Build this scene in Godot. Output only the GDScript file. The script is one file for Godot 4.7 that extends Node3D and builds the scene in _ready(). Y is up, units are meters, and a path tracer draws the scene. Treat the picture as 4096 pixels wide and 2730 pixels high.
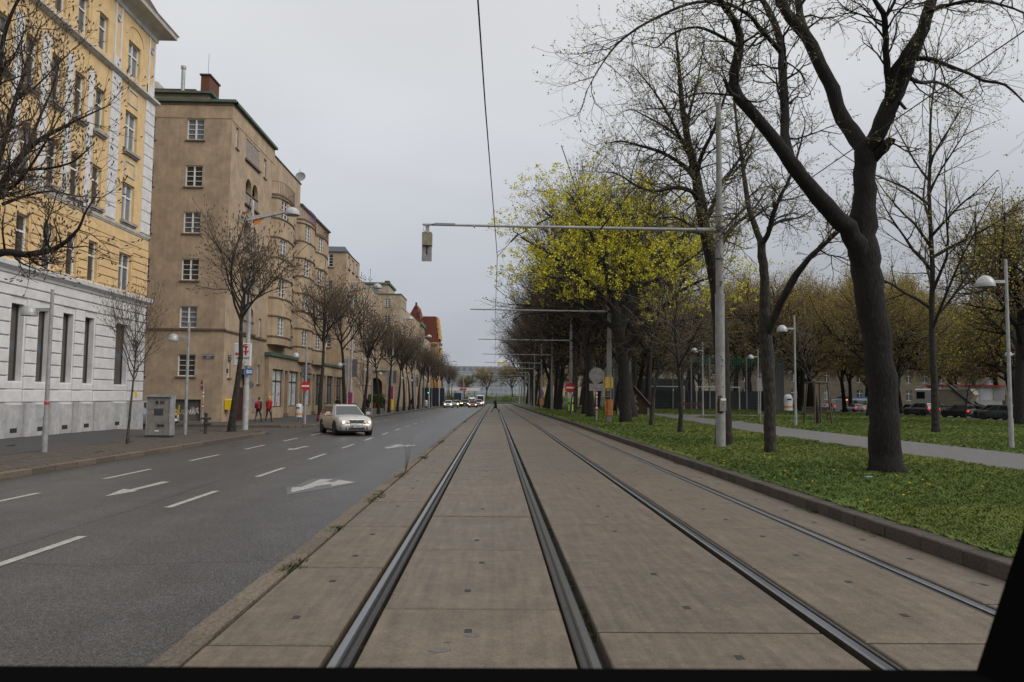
extends Node3D
# Tram street beside a park on an overcast spring day. x right, y up, -z along the track; d = metres ahead of the camera.

var M := {}
var T := {}
var used := {}
var rng := RandomNumberGenerator.new()
const ORD := ["first", "second", "third", "fourth", "fifth", "sixth", "seventh", "eighth", "ninth", "tenth", "eleventh", "twelfth", "thirteenth", "fourteenth", "fifteenth", "sixteenth", "seventeenth", "eighteenth", "nineteenth", "twentieth"]

class MB:
	var v := PackedVector3Array()
	var n := PackedVector3Array()
	var c := PackedColorArray()
	var col := Color(1, 1, 1)
	var colored := false
	func vert(a: Vector3, q: Vector3):
		v.append(a)
		n.append(q)
		if colored: c.append(col)
	func tri(a: Vector3, b: Vector3, e: Vector3):
		var q := (b - a).cross(e - a).normalized()
		vert(a, q); vert(e, q); vert(b, q)
	func quad(a: Vector3, b: Vector3, e: Vector3, f: Vector3):
		tri(a, b, e)
		tri(a, e, f)
	func box(p: Vector3, s: Vector3, b := Basis()):
		var h := s * 0.5
		var k := []
		for i in 8:
			k.append(p + b * Vector3(h.x if i & 1 else -h.x, h.y if i & 2 else -h.y, h.z if i & 4 else -h.z))
		quad(k[4], k[5], k[7], k[6]); quad(k[1], k[0], k[2], k[3])
		quad(k[5], k[1], k[3], k[7]); quad(k[0], k[4], k[6], k[2])
		quad(k[6], k[7], k[3], k[2]); quad(k[0], k[1], k[5], k[4])
	func bev(p: Vector3, s: Vector3, r: float, b := Basis()):
		var h := s * 0.5
		var rings := [[h.x, -h.y, h.z], [h.x, h.y - r, h.z], [h.x - r, h.y, h.z - r]]
		var k := []
		for g in rings:
			for q in [[-1, 1], [1, 1], [1, -1], [-1, -1]]:
				k.append(p + b * Vector3(q[0] * g[0], g[1], q[1] * g[2]))
		for l in 2:
			for i in 4:
				var j := (i + 1) % 4
				quad(k[l * 4 + i], k[l * 4 + j], k[l * 4 + 4 + j], k[l * 4 + 4 + i])
		quad(k[8], k[9], k[10], k[11])
	func tube(pts: Array, rad: Array, sides: int, cap := true):
		var m := pts.size()
		var prev := Vector3.ZERO
		var rp := []
		var rn := []
		for i in m:
			var t: Vector3 = (pts[mini(i + 1, m - 1)] - pts[maxi(i - 1, 0)]).normalized()
			if prev == Vector3.ZERO:
				prev = t.cross(Vector3(0.31, 0.12, 0.94)).normalized()
				if prev.length() < 0.5: prev = t.cross(Vector3(1, 0, 0)).normalized()
			prev = (prev - t * prev.dot(t)).normalized()
			var w := t.cross(prev)
			var ring := PackedVector3Array()
			var nn := PackedVector3Array()
			for s in sides:
				var a := TAU * s / sides
				var q := prev * cos(a) + w * sin(a)
				ring.append(pts[i] + q * rad[i])
				nn.append(q)
			rp.append(ring); rn.append(nn)
		for i in m - 1:
			var A: PackedVector3Array = rp[i]
			var B: PackedVector3Array = rp[i + 1]
			var NA: PackedVector3Array = rn[i]
			var NB: PackedVector3Array = rn[i + 1]
			for s in sides:
				var z := (s + 1) % sides
				v.append(A[s]); v.append(B[z]); v.append(A[z]); v.append(A[s]); v.append(B[s]); v.append(B[z])
				n.append(NA[s]); n.append(NB[z]); n.append(NA[z]); n.append(NA[s]); n.append(NB[s]); n.append(NB[z])
				if colored:
					for q in 6: c.append(col)
		if cap:
			for e in [[0, -1], [m - 1, 1]]:
				var R: PackedVector3Array = rp[e[0]]
				for s in range(1, sides - 1):
					if e[1] > 0: tri(R[0], R[s], R[s + 1])
					else: tri(R[0], R[s + 1], R[s])
	func rod(a: Vector3, b: Vector3, r: float, sides := 8, r2 := -1.0):
		tube([a, b], [r, r if r2 < 0 else r2], sides)
	func lathe(o: Vector3, prof: Array, sides: int, b := Basis()):
		var m := prof.size()
		for i in m - 1:
			var p: Vector2 = prof[i]
			var q: Vector2 = prof[i + 1]
			var e := q - p
			var nr := Vector2(e.y, -e.x).normalized()
			for s in sides:
				var a := TAU * s / sides
				var a2 := TAU * (s + 1) / sides
				var u := Vector3(cos(a), 0, -sin(a))
				var w := Vector3(cos(a2), 0, -sin(a2))
				var A := o + b * (u * p.x + Vector3.UP * p.y)
				var B := o + b * (w * p.x + Vector3.UP * p.y)
				var C := o + b * (w * q.x + Vector3.UP * q.y)
				var D := o + b * (u * q.x + Vector3.UP * q.y)
				var n1 := b * (u * nr.x + Vector3.UP * nr.y)
				var n2 := b * (w * nr.x + Vector3.UP * nr.y)
				vert(A, n1); vert(C, n2); vert(B, n2); vert(A, n1); vert(D, n1); vert(C, n2)
	func ext(poly: PackedVector2Array, o: Vector3, ux: Vector3, uy: Vector3, depth: float):
		var idx := Geometry2D.triangulate_polygon(poly)
		var uz := ux.cross(uy).normalized()
		var back := o - uz * depth
		for i in range(0, idx.size(), 3):
			var a := poly[idx[i]]
			var b := poly[idx[i + 1]]
			var e := poly[idx[i + 2]]
			if (b - a).cross(e - a) < 0:
				var t := b
				b = e
				e = t
			tri(o + ux * a.x + uy * a.y, o + ux * b.x + uy * b.y, o + ux * e.x + uy * e.y)
			if depth > 0: tri(back + ux * a.x + uy * a.y, back + ux * e.x + uy * e.y, back + ux * b.x + uy * b.y)
		if depth <= 0: return
		var cw := Geometry2D.is_polygon_clockwise(poly)
		var k := poly.size()
		for i in k:
			var a := poly[i]
			var b := poly[(i + 1) % k]
			if cw:
				var t := a
				a = b
				b = t
			quad(back + ux * a.x + uy * a.y, back + ux * b.x + uy * b.y, o + ux * b.x + uy * b.y, o + ux * a.x + uy * a.y)
	func mesh(m: Material) -> ArrayMesh:
		var arr := []
		arr.resize(Mesh.ARRAY_MAX)
		arr[Mesh.ARRAY_VERTEX] = v
		arr[Mesh.ARRAY_NORMAL] = n
		if colored: arr[Mesh.ARRAY_COLOR] = c
		var am := ArrayMesh.new()
		am.add_surface_from_arrays(Mesh.PRIMITIVE_TRIANGLES, arr)
		am.surface_set_material(0, m)
		return am

# ---------- objects ----------
func numbered(called: String) -> String:
	var k: int = used.get(called, 0)
	used[called] = k + 1
	return called if k == 0 else "%s_%03d" % [called, k]

func tag(o: Node, label: String, category: String, group := ""):
	o.set_meta("label", label)
	o.set_meta("category", category)
	if group: o.set_meta("group", group)

func thing(called: String, label: String, category: String, at := Vector3.ZERO, turn := 0.0, group := "") -> Node3D:
	var o := Node3D.new()
	o.name = numbered(called)
	add_child(o)
	o.position = at
	o.rotation.y = turn
	tag(o, label, category, group)
	return o

func inst(called: String, m: Mesh, parent: Node, at := Vector3.ZERO) -> MeshInstance3D:
	var o := MeshInstance3D.new()
	o.mesh = m
	o.name = numbered(called) if parent == self else called
	parent.add_child(o, true)
	o.position = at
	return o

func obj(called: String, mb: MB, m: Material, parent: Node = self) -> MeshInstance3D:
	return inst(called, mb.mesh(m), parent)

func one(called: String, label: String, category: String, mb: MB, m: Material, at := Vector3.ZERO, turn := 0.0, group := "") -> MeshInstance3D:
	var o := obj(called, mb, m)
	o.position = at
	o.rotation.y = turn
	tag(o, label, category, group)
	return o

func struct(called: String, mb: MB, m: Material) -> MeshInstance3D:
	var o := obj(called, mb, m)
	o.set_meta("kind", "structure")
	return o

func copy(root: Node3D, at: Vector3, turn: float, label: String, sc := 1.0) -> Node3D:
	var r: Node3D = root.duplicate()
	r.name = numbered(String(root.name).get_slice("_0", 0))
	add_child(r)
	r.position = at
	r.rotation = Vector3(0, turn, 0)
	r.scale = Vector3.ONE * sc
	r.set_meta("label", label)
	return r

func text(s: String, size: float, m: Material, parent: Node, called: String, at: Vector3, turn := Vector3.ZERO, serif := false, depth := 0.004) -> MeshInstance3D:
	var t := TextMesh.new()
	var f := SystemFont.new()
	f.font_names = PackedStringArray(["Droid Serif" if serif else "Droid Sans"])
	f.font_weight = 700
	t.font = f
	t.text = s
	t.font_size = 48
	t.pixel_size = size / 34.0
	t.depth = depth
	t.curve_step = 2.0
	t.material = m
	var o := inst(called, t, parent, at)
	o.rotation = turn
	return o

func P(x: float, y: float, d: float) -> Vector3:
	return Vector3(x, y, -d)

# ---------- levels ----------
func fall(d: float) -> float:
	return -0.003 * clampf(d - 50.0, 0.0, 130.0)

func road_y(d: float) -> float:
	return -0.2 + fall(d)

func walk_y(d: float) -> float:
	return -0.06 + fall(d)

func lawn_y(x: float, d: float) -> float:
	var near := 0.165 + fall(d)
	var far := 0.15 + 0.002 * clampf(d - 20.0, 0.0, 100.0)
	far -= smoothstep(30.0, 55.0, x) * (0.35 + 0.0055 * clampf(d - 92.0, -40.0, 90.0))
	return lerpf(near, far, smoothstep(5.5, 13.0, x))

# ---------- textures and materials ----------
func nz(s: int, freq: float, sd: int, oct := 3, type := FastNoiseLite.TYPE_SIMPLEX_SMOOTH, hgt := 0) -> PackedByteArray:
	var f := FastNoiseLite.new()
	f.seed = sd
	f.frequency = freq
	f.noise_type = type
	f.fractal_octaves = oct
	var im := f.get_seamless_image(s, hgt if hgt else s)
	if hgt: im.resize(s, s, Image.INTERPOLATE_CUBIC)
	im.convert(Image.FORMAT_L8)
	return im.get_data()

func mk(key: String, s: int, layers: Array, base: float, white: float, sd: int, normal := 0.0):
	# layers: [bytes, strength]; value = base + sum(strength * (n - .5)) + white noise
	var r := RandomNumberGenerator.new()
	r.seed = sd
	var out := PackedByteArray()
	out.resize(s * s)
	for i in s * s:
		var x := base + white * (r.randf() - 0.5)
		for l in layers: x += l[1] * (l[0][i] / 255.0 - 0.5)
		out[i] = clampi(int(x * 255.0), 0, 255)
	var im := Image.create_from_data(s, s, false, Image.FORMAT_L8, out)
	if normal > 0.0:
		var nm: Image = im.duplicate()
		nm.convert(Image.FORMAT_RGBA8)
		nm.bump_map_to_normal_map(normal)
		T[key + "_n"] = ImageTexture.create_from_image(nm)
	im.convert(Image.FORMAT_RGB8)
	T[key] = ImageTexture.create_from_image(im)

func mt(key: String, col: Color, rough := 0.8, tex := "", sc := 1.0, o := {}) -> StandardMaterial3D:
	var m := StandardMaterial3D.new()
	m.albedo_color = col.linear_to_srgb()
	m.roughness = rough
	if tex:
		m.albedo_texture = T[tex]
		m.uv1_triplanar = true
		m.uv1_world_triplanar = not o.get("local", false)
		m.uv1_scale = Vector3.ONE * sc
		if o.has("stretch"): m.uv1_scale = o.stretch
		if T.has(tex + "_n") and o.get("n", 0.0) > 0.0:
			m.normal_enabled = true
			m.normal_texture = T[tex + "_n"]
			m.normal_scale = o.n
	m.metallic = o.get("metal", 0.0)
	m.metallic_specular = o.get("spec", 0.5)
	if o.get("vc", false): m.vertex_color_use_as_albedo = true
	if o.has("emit"):
		m.emission_enabled = true
		m.emission = o.emit
		m.emission_energy_multiplier = o.get("e", 1.0)
	if o.has("coat"):
		m.clearcoat_enabled = true
		m.clearcoat = o.coat
		m.clearcoat_roughness = 0.05
	if o.has("alpha"):
		m.transparency = BaseMaterial3D.TRANSPARENCY_ALPHA
		m.albedo_color.a = o.alpha
	if o.get("back", 0.0) > 0.0:
		m.backlight_enabled = true
		m.backlight = (col * o.back).linear_to_srgb()
	if o.get("two", true): m.cull_mode = BaseMaterial3D.CULL_DISABLED
	M[key] = m
	return m

func make_materials():
	var fine := nz(512, 0.25, 3, 2)
	var mid := nz(512, 0.03, 4, 4)
	var big := nz(512, 0.008, 5, 4)
	var cell := nz(512, 0.12, 6, 2, FastNoiseLite.TYPE_CELLULAR)
	var ver := nz(512, 0.06, 7, 4, FastNoiseLite.TYPE_SIMPLEX_SMOOTH, 96)
	var bark := nz(512, 0.07, 8, 4, FastNoiseLite.TYPE_CELLULAR, 110)
	var streak := nz(512, 0.05, 9, 3, FastNoiseLite.TYPE_SIMPLEX_SMOOTH, 24)
	mk("asphalt", 512, [[fine, 0.3], [cell, 0.25], [big, 0.12]], 0.7, 0.6, 11, 2.0)
	mk("plaster", 512, [[mid, 0.05], [big, 0.09], [fine, 0.05], [ver, 0.03]], 0.9, 0.05, 12, 1.2)
	mk("stained", 512, [[mid, 0.09], [big, 0.17], [streak, 0.06], [fine, 0.06]], 0.86, 0.06, 13, 1.0)
	mk("concrete", 512, [[mid, 0.13], [big, 0.12], [fine, 0.14], [cell, 0.1], [streak, 0.14]], 0.8, 0.22, 14, 1.8)
	mk("bark", 512, [[bark, 0.7], [ver, 0.35], [fine, 0.12]], 0.6, 0.1, 15, 7.0)
	mk("stone", 512, [[mid, 0.3], [cell, 0.3], [fine, 0.25]], 0.68, 0.2, 16, 4.0)
	mk("grassy", 512, [[mid, 0.3], [big, 0.4], [fine, 0.35]], 0.66, 0.25, 17)
	mk("metal", 512, [[mid, 0.12], [big, 0.18], [ver, 0.12], [fine, 0.05]], 0.84, 0.04, 18)
	mk("steel", 512, [[streak, 0.15], [fine, 0.15], [mid, 0.12]], 0.8, 0.08, 19)
	mk("wood", 512, [[streak, 0.5], [ver, 0.2]], 0.68, 0.08, 20, 2.0)
	# setting
	mt("soil", Color(0.035, 0.03, 0.024), 0.95, "stone", 1.0)
	mt("road", Color(1, 1, 1), 0.4, "asphalt", 0.22, {"vc": true, "n": 0.55, "spec": 0.5})
	mt("walk", Color(0.125, 0.12, 0.122), 0.75, "asphalt", 0.6, {"n": 0.5})
	mt("path", Color(0.25, 0.24, 0.235), 0.8, "asphalt", 0.7, {"n": 0.4})
	mt("paint", Color(0.56, 0.55, 0.52), 0.6, "concrete", 1.3)
	mt("paint_old", Color(0.17, 0.175, 0.19), 0.5, "concrete", 1.3)
	for i in 6:
		var k: float = [0.97, 1.0, 1.03, 0.98, 1.01, 0.95][i]
		var w: float = [0.0, 0.002, 0.004, 0.005, 0.0, -0.002][i]
		mt("slab%d" % i, Color((0.19 + w) * k, 0.149 * k, (0.107 - w) * k), 0.58, "concrete", [0.35, 0.4, 0.31, 0.37, 0.33, 0.42][i], {"n": 0.5})
	mt("hole", Color(0.03, 0.027, 0.025), 0.9)
	mt("stain", Color(0.16, 0.15, 0.15), 0.55, "concrete", 2.0)
	mt("rail", Color(0.42, 0.43, 0.45), 0.3, "steel", 1.0, {"metal": 1.0, "stretch": Vector3(6, 6, 0.4)})
	mt("rail_lip", Color(0.2, 0.19, 0.185), 0.45, "steel", 1.0, {"metal": 0.8, "stretch": Vector3(6, 6, 0.4)})
	for i in 3:
		var k: float = [1.0, 0.82, 1.15][i]
		mt("granite%d" % i, Color(0.3 * k, 0.235 * k, 0.175 * k), 0.8, "stone", 1.1, {"n": 0.8})
		mt("darkstone%d" % i, Color(0.135 * k, 0.108 * k, 0.085 * k), 0.85, "stone", 1.3, {"n": 1.0})
		mt("paver%d" % i, Color(0.2 * k, 0.165 * k, 0.135 * k), 0.85, "stone", 1.7, {"n": 0.6})
	mt("lawn", Color(0.1, 0.135, 0.028), 0.95, "grassy", 0.22)
	mt("blade", Color(1, 1, 1), 0.8, "", 1.0, {"vc": true, "back": 0.25})
	mt("moss", Color(1, 1, 1), 0.95, "", 1.0, {"vc": true})
	mt("bank", Color(0.07, 0.1, 0.035), 0.95, "grassy", 0.1)
	# buildings
	mt("yellow", Color(0.84, 0.6, 0.31), 0.85, "plaster", 0.3, {"n": 0.25})
	mt("white", Color(0.8, 0.795, 0.8), 0.85, "plaster", 0.3, {"n": 0.25})
	mt("plinth", Color(0.56, 0.555, 0.56), 0.85, "stained", 0.25, {"n": 0.25})
	mt("trim", Color(0.7, 0.67, 0.62), 0.8, "stained", 0.3)
	mt("sillgrey", Color(0.45, 0.42, 0.39), 0.8, "stained", 0.4)
	mt("brown", Color(0.52, 0.395, 0.275), 0.88, "stained", 0.16, {"n": 0.3})
	mt("brown2", Color(0.55, 0.415, 0.28), 0.88, "stained", 0.13, {"n": 0.3})
	mt("brown3", Color(0.52, 0.42, 0.3), 0.88, "stained", 0.1, {"n": 0.3})
	mt("olive", Color(0.37, 0.32, 0.22), 0.88, "stained", 0.12)
	mt("ledge", Color(0.19, 0.145, 0.105), 0.85, "stained", 0.4)
	mt("orange", Color(0.7, 0.4, 0.16), 0.85, "stained", 0.12)
	mt("copper", Color(0.1, 0.17, 0.125), 0.7, "stained", 0.3)
	mt("slate", Color(0.06, 0.07, 0.095), 0.45, "stained", 0.4)
	mt("redtile", Color(0.3, 0.085, 0.05), 0.85, "stone", 0.9, {"n": 0.5})
	mt("brick", Color(0.32, 0.125, 0.07), 0.9, "stone", 0.8, {"n": 0.5})
	mt("frame", Color(0.72, 0.72, 0.7), 0.5)
	mt("darkframe", Color(0.05, 0.05, 0.055), 0.5)
	mt("glass0", Color(0.03, 0.034, 0.038), 0.06, "", 1, {"spec": 0.6})
	mt("glass1", Color(0.09, 0.1, 0.115), 0.08, "", 1, {"spec": 0.6})
	mt("glass2", Color(0.2, 0.22, 0.25), 0.15, "plaster", 0.9, {"spec": 0.6})
	mt("glass3", Color(0.055, 0.05, 0.045), 0.08, "plaster", 0.5, {"spec": 0.6})
	mt("blind", Color(0.13, 0.115, 0.1), 0.5, "plaster", 0.6, {"spec": 0.4})
	mt("blindband", Color(0.1, 0.11, 0.12), 0.35)
	mt("slat", Color(0.42, 0.37, 0.34), 0.8, "stained", 0.5)
	mt("reddoor", Color(0.16, 0.05, 0.035), 0.7, "wood", 0.5)
	mt("garage", Color(0.14, 0.13, 0.115), 0.7, "stained", 0.4)
	mt("poster", Color(0.7, 0.72, 0.74), 0.35, "plaster", 0.5)
	for a in [["ink_blue", 0.1, 0.35, 0.6], ["ink_cyan", 0.2, 0.5, 0.6], ["ink_pink", 0.6, 0.08, 0.25], ["ink_yellow", 0.75, 0.5, 0.05], ["ink_black", 0.02, 0.02, 0.022], ["ink_orange", 0.75, 0.22, 0.02], ["ink_lime", 0.42, 0.65, 0.05], ["ink_red", 0.5, 0.02, 0.025], ["ink_white", 0.75, 0.75, 0.74], ["ink_navy", 0.015, 0.025, 0.07], ["ink_purple", 0.14, 0.07, 0.2], ["ink_sky", 0.02, 0.12, 0.42], ["ink_green", 0.02, 0.2, 0.13], ["ink_grey", 0.3, 0.3, 0.3], ["ink_crimson", 0.5, 0.012, 0.07]]:
		mt(a[0], Color(a[1], a[2], a[3]), 0.5)
	# street furniture
	mt("galv", Color(0.46, 0.465, 0.47), 0.5, "metal", 0.6, {"metal": 0.1})
	mt("polegrey", Color(0.36, 0.36, 0.355), 0.55, "metal", 0.5)
	mt("polewhite", Color(0.6, 0.61, 0.62), 0.5, "metal", 0.5)
	mt("aluminium", Color(0.55, 0.56, 0.57), 0.4, "metal", 0.8, {"metal": 0.2})
	mt("darkmetal", Color(0.035, 0.035, 0.038), 0.5)
	mt("wire", Color(0.02, 0.02, 0.022), 0.6)
	mt("boxgrey", Color(0.3, 0.285, 0.265), 0.6, "metal", 0.7)
	mt("beigebox", Color(0.36, 0.33, 0.22), 0.6, "metal", 0.7)
	mt("mirrorplate", Color(0.42, 0.39, 0.39), 0.45, "metal", 0.7, {"metal": 0.3})
	mt("hydrant", Color(0.09, 0.085, 0.075), 0.5, "metal", 0.9, {"metal": 0.4})
	mt("signwhite", Color(0.62, 0.64, 0.65), 0.4)
	mt("signback", Color(0.3, 0.3, 0.3), 0.5, "metal", 0.8, {"metal": 0.4})
	mt("mailyellow", Color(0.75, 0.5, 0.01), 0.4)
	mt("rust", Color(0.16, 0.07, 0.03), 0.9, "stone", 1.5)
	mt("benchwood", Color(0.13, 0.06, 0.04), 0.7, "wood", 0.8)
	mt("stakewood", Color(0.2, 0.15, 0.11), 0.85, "wood", 0.8)
	mt("hutwood", Color(0.13, 0.07, 0.035), 0.8, "wood", 0.6)
	mt("hutroof", Color(0.06, 0.045, 0.035), 0.85, "wood", 0.6)
	mt("net", Color(0.02, 0.13, 0.09), 0.9, "", 1, {"alpha": 0.62})
	mt("mesh_wire", Color(0.16, 0.17, 0.18), 0.6, "", 1, {"metal": 0.3})
	mt("screenpanel", Color(0.05, 0.053, 0.06), 0.7, "stained", 0.3)
	mt("hedge", Color(0.06, 0.095, 0.02), 0.9, "grassy", 1.5)
	# plants
	mt("bark", Color(0.062, 0.05, 0.04), 0.95, "bark", 0.55, {"n": 1.3})
	mt("bark_big", Color(0.032, 0.026, 0.02), 0.95, "bark", 0.8, {"n": 2.0})
	mt("bark_grey", Color(0.1, 0.085, 0.068), 0.95, "bark", 0.7, {"n": 1.0})
	mt("bark_pale", Color(0.2, 0.17, 0.14), 0.95, "bark", 0.9, {"n": 0.6})
	mt("twig", Color(0.08, 0.06, 0.046), 0.9)
	mt("twig2", Color(0.115, 0.088, 0.062), 0.9)
	mt("leaf", Color(1, 1, 1), 0.7, "", 1, {"vc": true, "back": 0.35})
	# vehicles
	mt("tyre", Color(0.015, 0.015, 0.016), 0.85)
	mt("rim", Color(0.35, 0.35, 0.36), 0.35, "", 1, {"metal": 0.8})
	mt("carglass", Color(0.012, 0.014, 0.016), 0.06, "", 1, {"spec": 0.35})
	mt("windscreen", Color(0.045, 0.052, 0.056), 0.06, "", 1, {"spec": 0.6})
	mt("trimblack", Color(0.02, 0.02, 0.021), 0.6)
	mt("chrome", Color(0.6, 0.6, 0.6), 0.15, "", 1, {"metal": 1.0})
	mt("headlamp_on", Color(0.8, 0.75, 0.6), 0.2, "", 1, {"emit": Color(1.0, 0.86, 0.62), "e": 4.0})
	mt("headlamp_dim", Color(0.6, 0.55, 0.5), 0.15, "", 1, {"emit": Color(1.0, 0.85, 0.65), "e": 0.12})
	mt("indicator_on", Color(0.8, 0.4, 0.1), 0.3, "", 1, {"emit": Color(1.0, 0.5, 0.15), "e": 2.0})
	mt("tail_on", Color(0.5, 0.02, 0.02), 0.3, "", 1, {"emit": Color(1.0, 0.06, 0.05), "e": 1.8})
	mt("signal_green", Color(0.0, 0.4, 0.25), 0.3, "", 1, {"emit": Color(0.05, 1.0, 0.7), "e": 1.8})
	for a in [["silver", 0.5, 0.47, 0.445, 0.4], ["silverblue", 0.42, 0.44, 0.47, 0.35], ["carwhite", 0.68, 0.68, 0.67, 0.0], ["carblack", 0.016, 0.017, 0.02, 0.1], ["cargrey", 0.05, 0.055, 0.062, 0.2], ["carred", 0.2, 0.012, 0.02, 0.1], ["carblue", 0.02, 0.1, 0.25, 0.0], ["truckwhite", 0.42, 0.42, 0.41, 0.0]]:
		mt(a[0], Color(a[1], a[2], a[3]), 0.32, "", 1, {"metal": a[4], "coat": 0.8})
	mt("skip", Color(0.35, 0.32, 0.24), 0.7, "stained", 0.5)
	mt("cab", Color(0.004, 0.004, 0.004), 1.0, "", 1, {"spec": 0.0})
	mt("body", Color(1, 1, 1), 0.85, "", 1, {"vc": true})
	# far
	mt("farglass", Color(0.45, 0.5, 0.55), 0.35, "plaster", 0.02, {"spec": 0.6})
	mt("farwall", Color(0.3, 0.29, 0.28), 0.8, "plaster", 0.1)
	mt("parkwall", Color(0.19, 0.155, 0.12), 0.85, "stained", 0.12)
	mt("forsythia", Color(0.5, 0.33, 0.01), 0.9, "grassy", 1.0)
const SK_BIG := [[[-0.01, -0.08, 0, 0.443], [-0.02, 0.19, 0, 0.366], [-0.03, 0.86, 0, 0.328], [-0.05, 1.83, 0, 0.308], [-0.13, 2.8, 0, 0.304], [-0.26, 3.78, 0, 0.304], [-0.37, 4.57, 0, 0.318], [-0.44, 5.16, 0, 0.328], [-0.41, 5.76, 0, 0.289], [-0.36, 6.36, 0, 0.241], [-0.36, 6.97, 0, 0.227], [-0.32, 7.32, 0, 0.222]], [[-0.28, 4.12, 0, 0.164], [-0.53, 4.85, 0.1, 0.24], [-0.94, 5.44, 0.3, 0.208], [-1.45, 5.87, 0.5, 0.187], [-2.14, 6.46, 0.8, 0.166], [-2.59, 6.92, 1, 0.15], [-3.04, 7.45, 1.1, 0.131], [-3.51, 7.92, 1.2, 0.117], [-3.67, 8.2, 1.2, 0.112], [-3.69, 8.58, 1.2, 0.108], [-3.6, 9.16, 1.3, 0.094], [-3.75, 9.54, 1.5, 0.075], [-4.13, 9.9, 1.7, 0.061], [-4.43, 10.29, 2, 0.038], [-4.8, 10.78, 2.4, 0.017]], [[-2.31, 6.6, 0.8, 0.124], [-2.31, 7.31, 0.4, 0.108], [-2.18, 8.25, 0, 0.096], [-2.11, 9.4, -0.3, 0.093], [-2.05, 10.02, -0.5, 0.089], [-2.2, 10.9, -0.8, 0.076], [-2.48, 11.87, -1.2, 0.057], [-2.67, 13.11, -1.6, 0.026]], [[-2.09, 9.76, -0.4, 0.069], [-2.57, 10.13, -0.2, 0.054], [-3.1, 10.39, 0.2, 0.043], [-3.86, 10.44, 0.6, 0.037], [-4.64, 10.15, 1, 0.032], [-5.27, 9.74, 1.3, 0.027], [-5.82, 9.35, 1.5, 0.024], [-6.29, 8.92, 1.6, 0.02], [-6.66, 8.36, 1.7, 0.013], [-6.93, 7.85, 1.7, 0.007]], [[-3.61, 9.07, 1.3, 0.054], [-4.15, 9.2, 1.6, 0.035], [-4.66, 9.26, 1.8, 0.026], [-5.2, 9.01, 2, 0.021], [-5.53, 8.67, 2.1, 0.013], [-5.81, 8.7, 2.2, 0.006]], [[-0.32, 7.25, 0, 0.193], [-0.48, 7.91, -0.4, 0.177], [-0.66, 8.45, -0.6, 0.169], [-0.74, 9.01, -0.7, 0.165], [-1.0, 9.64, -0.8, 0.151], [-1.27, 10.38, -0.9, 0.142], [-1.65, 10.91, -1, 0.127], [-1.82, 11.39, -1.1, 0.113], [-2.06, 12.16, -1.3, 0.083], [-2.22, 13.35, -1.6, 0.042]], [[-1.27, 10.38, -0.9, 0.101], [-1.2, 11.27, -1.5, 0.094], [-1.09, 12.33, -2, 0.075], [-0.99, 13.68, -2.5, 0.033]], [[-0.29, 7.25, 0, 0.202], [-0.15, 7.68, 0.3, 0.19], [0.05, 8.2, 0.4, 0.188], [0.21, 8.61, 0.5, 0.178], [0.41, 9.17, 0.6, 0.158], [0.62, 9.68, 0.7, 0.143], [0.77, 10.23, 0.8, 0.129], [0.87, 10.72, 0.9, 0.101], [1.01, 11.35, 1.2, 0.054]], [[0.02, 8.1, 0.4, 0.113], [-0.04, 8.47, 0.6, 0.102], [-0.04, 8.83, 0.8, 0.083], [0.11, 9.18, 1, 0.064], [0.36, 9.58, 1, 0.045]], [[-0.03, 8.52, 0.6, 0.084], [-0.25, 9.03, 0.9, 0.069], [-0.41, 9.57, 1.2, 0.063], [-0.55, 9.85, 1.4, 0.058], [-0.88, 10.12, 1.6, 0.039], [-1.24, 10.55, 2, 0.017]], [[-0.47, 9.8, 1.3, 0.045], [-0.31, 10.09, 1.4, 0.035], [-0.22, 10.61, 1.6, 0.018]], [[0.59, 9.22, 0.6, 0.056], [0.68, 9.05, 1, 0.045], [0.76, 8.69, 1.5, 0.04], [0.92, 8.3, 2, 0.034], [1.06, 8.08, 2.2, 0.03], [1.3, 7.88, 2.5, 0.025], [1.46, 7.42, 2.8, 0.016]], [[0.48, 8.81, 0.5, 0.052], [0.92, 8.84, 0.2, 0.043], [1.5, 9.08, -0.3, 0.037], [2.15, 9.07, -0.7, 0.03], [2.59, 8.98, -1, 0.018]], [[0.77, 10.23, 0.8, 0.055], [0.88, 10.13, 1.2, 0.04], [1.08, 9.95, 1.8, 0.03], [1.24, 9.59, 2.4, 0.025], [1.38, 9.1, 3, 0.02], [1.57, 8.52, 3.5, 0.012]], [[-0.24, 7.05, 0, 0.145], [-0.04, 7.3, 0.3, 0.114], [0.09, 7.47, 0.4, 0.089]], [[0.16, 8.38, 0.45, 0.047], [0.22, 8.17, 0.6, 0.037], [0.2, 8.0, 0.8, 0.028]], [[-3.55, 8.02, 1.2, 0.054], [-3.86, 7.99, 1.5, 0.04], [-3.99, 8.18, 1.6, 0.039], [-4.03, 8.25, 1.6, 0.035]], [[1.33, 9.59, 2.4, 0.017], [1.4, 9.78, 2.7, 0.012]]]
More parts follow.
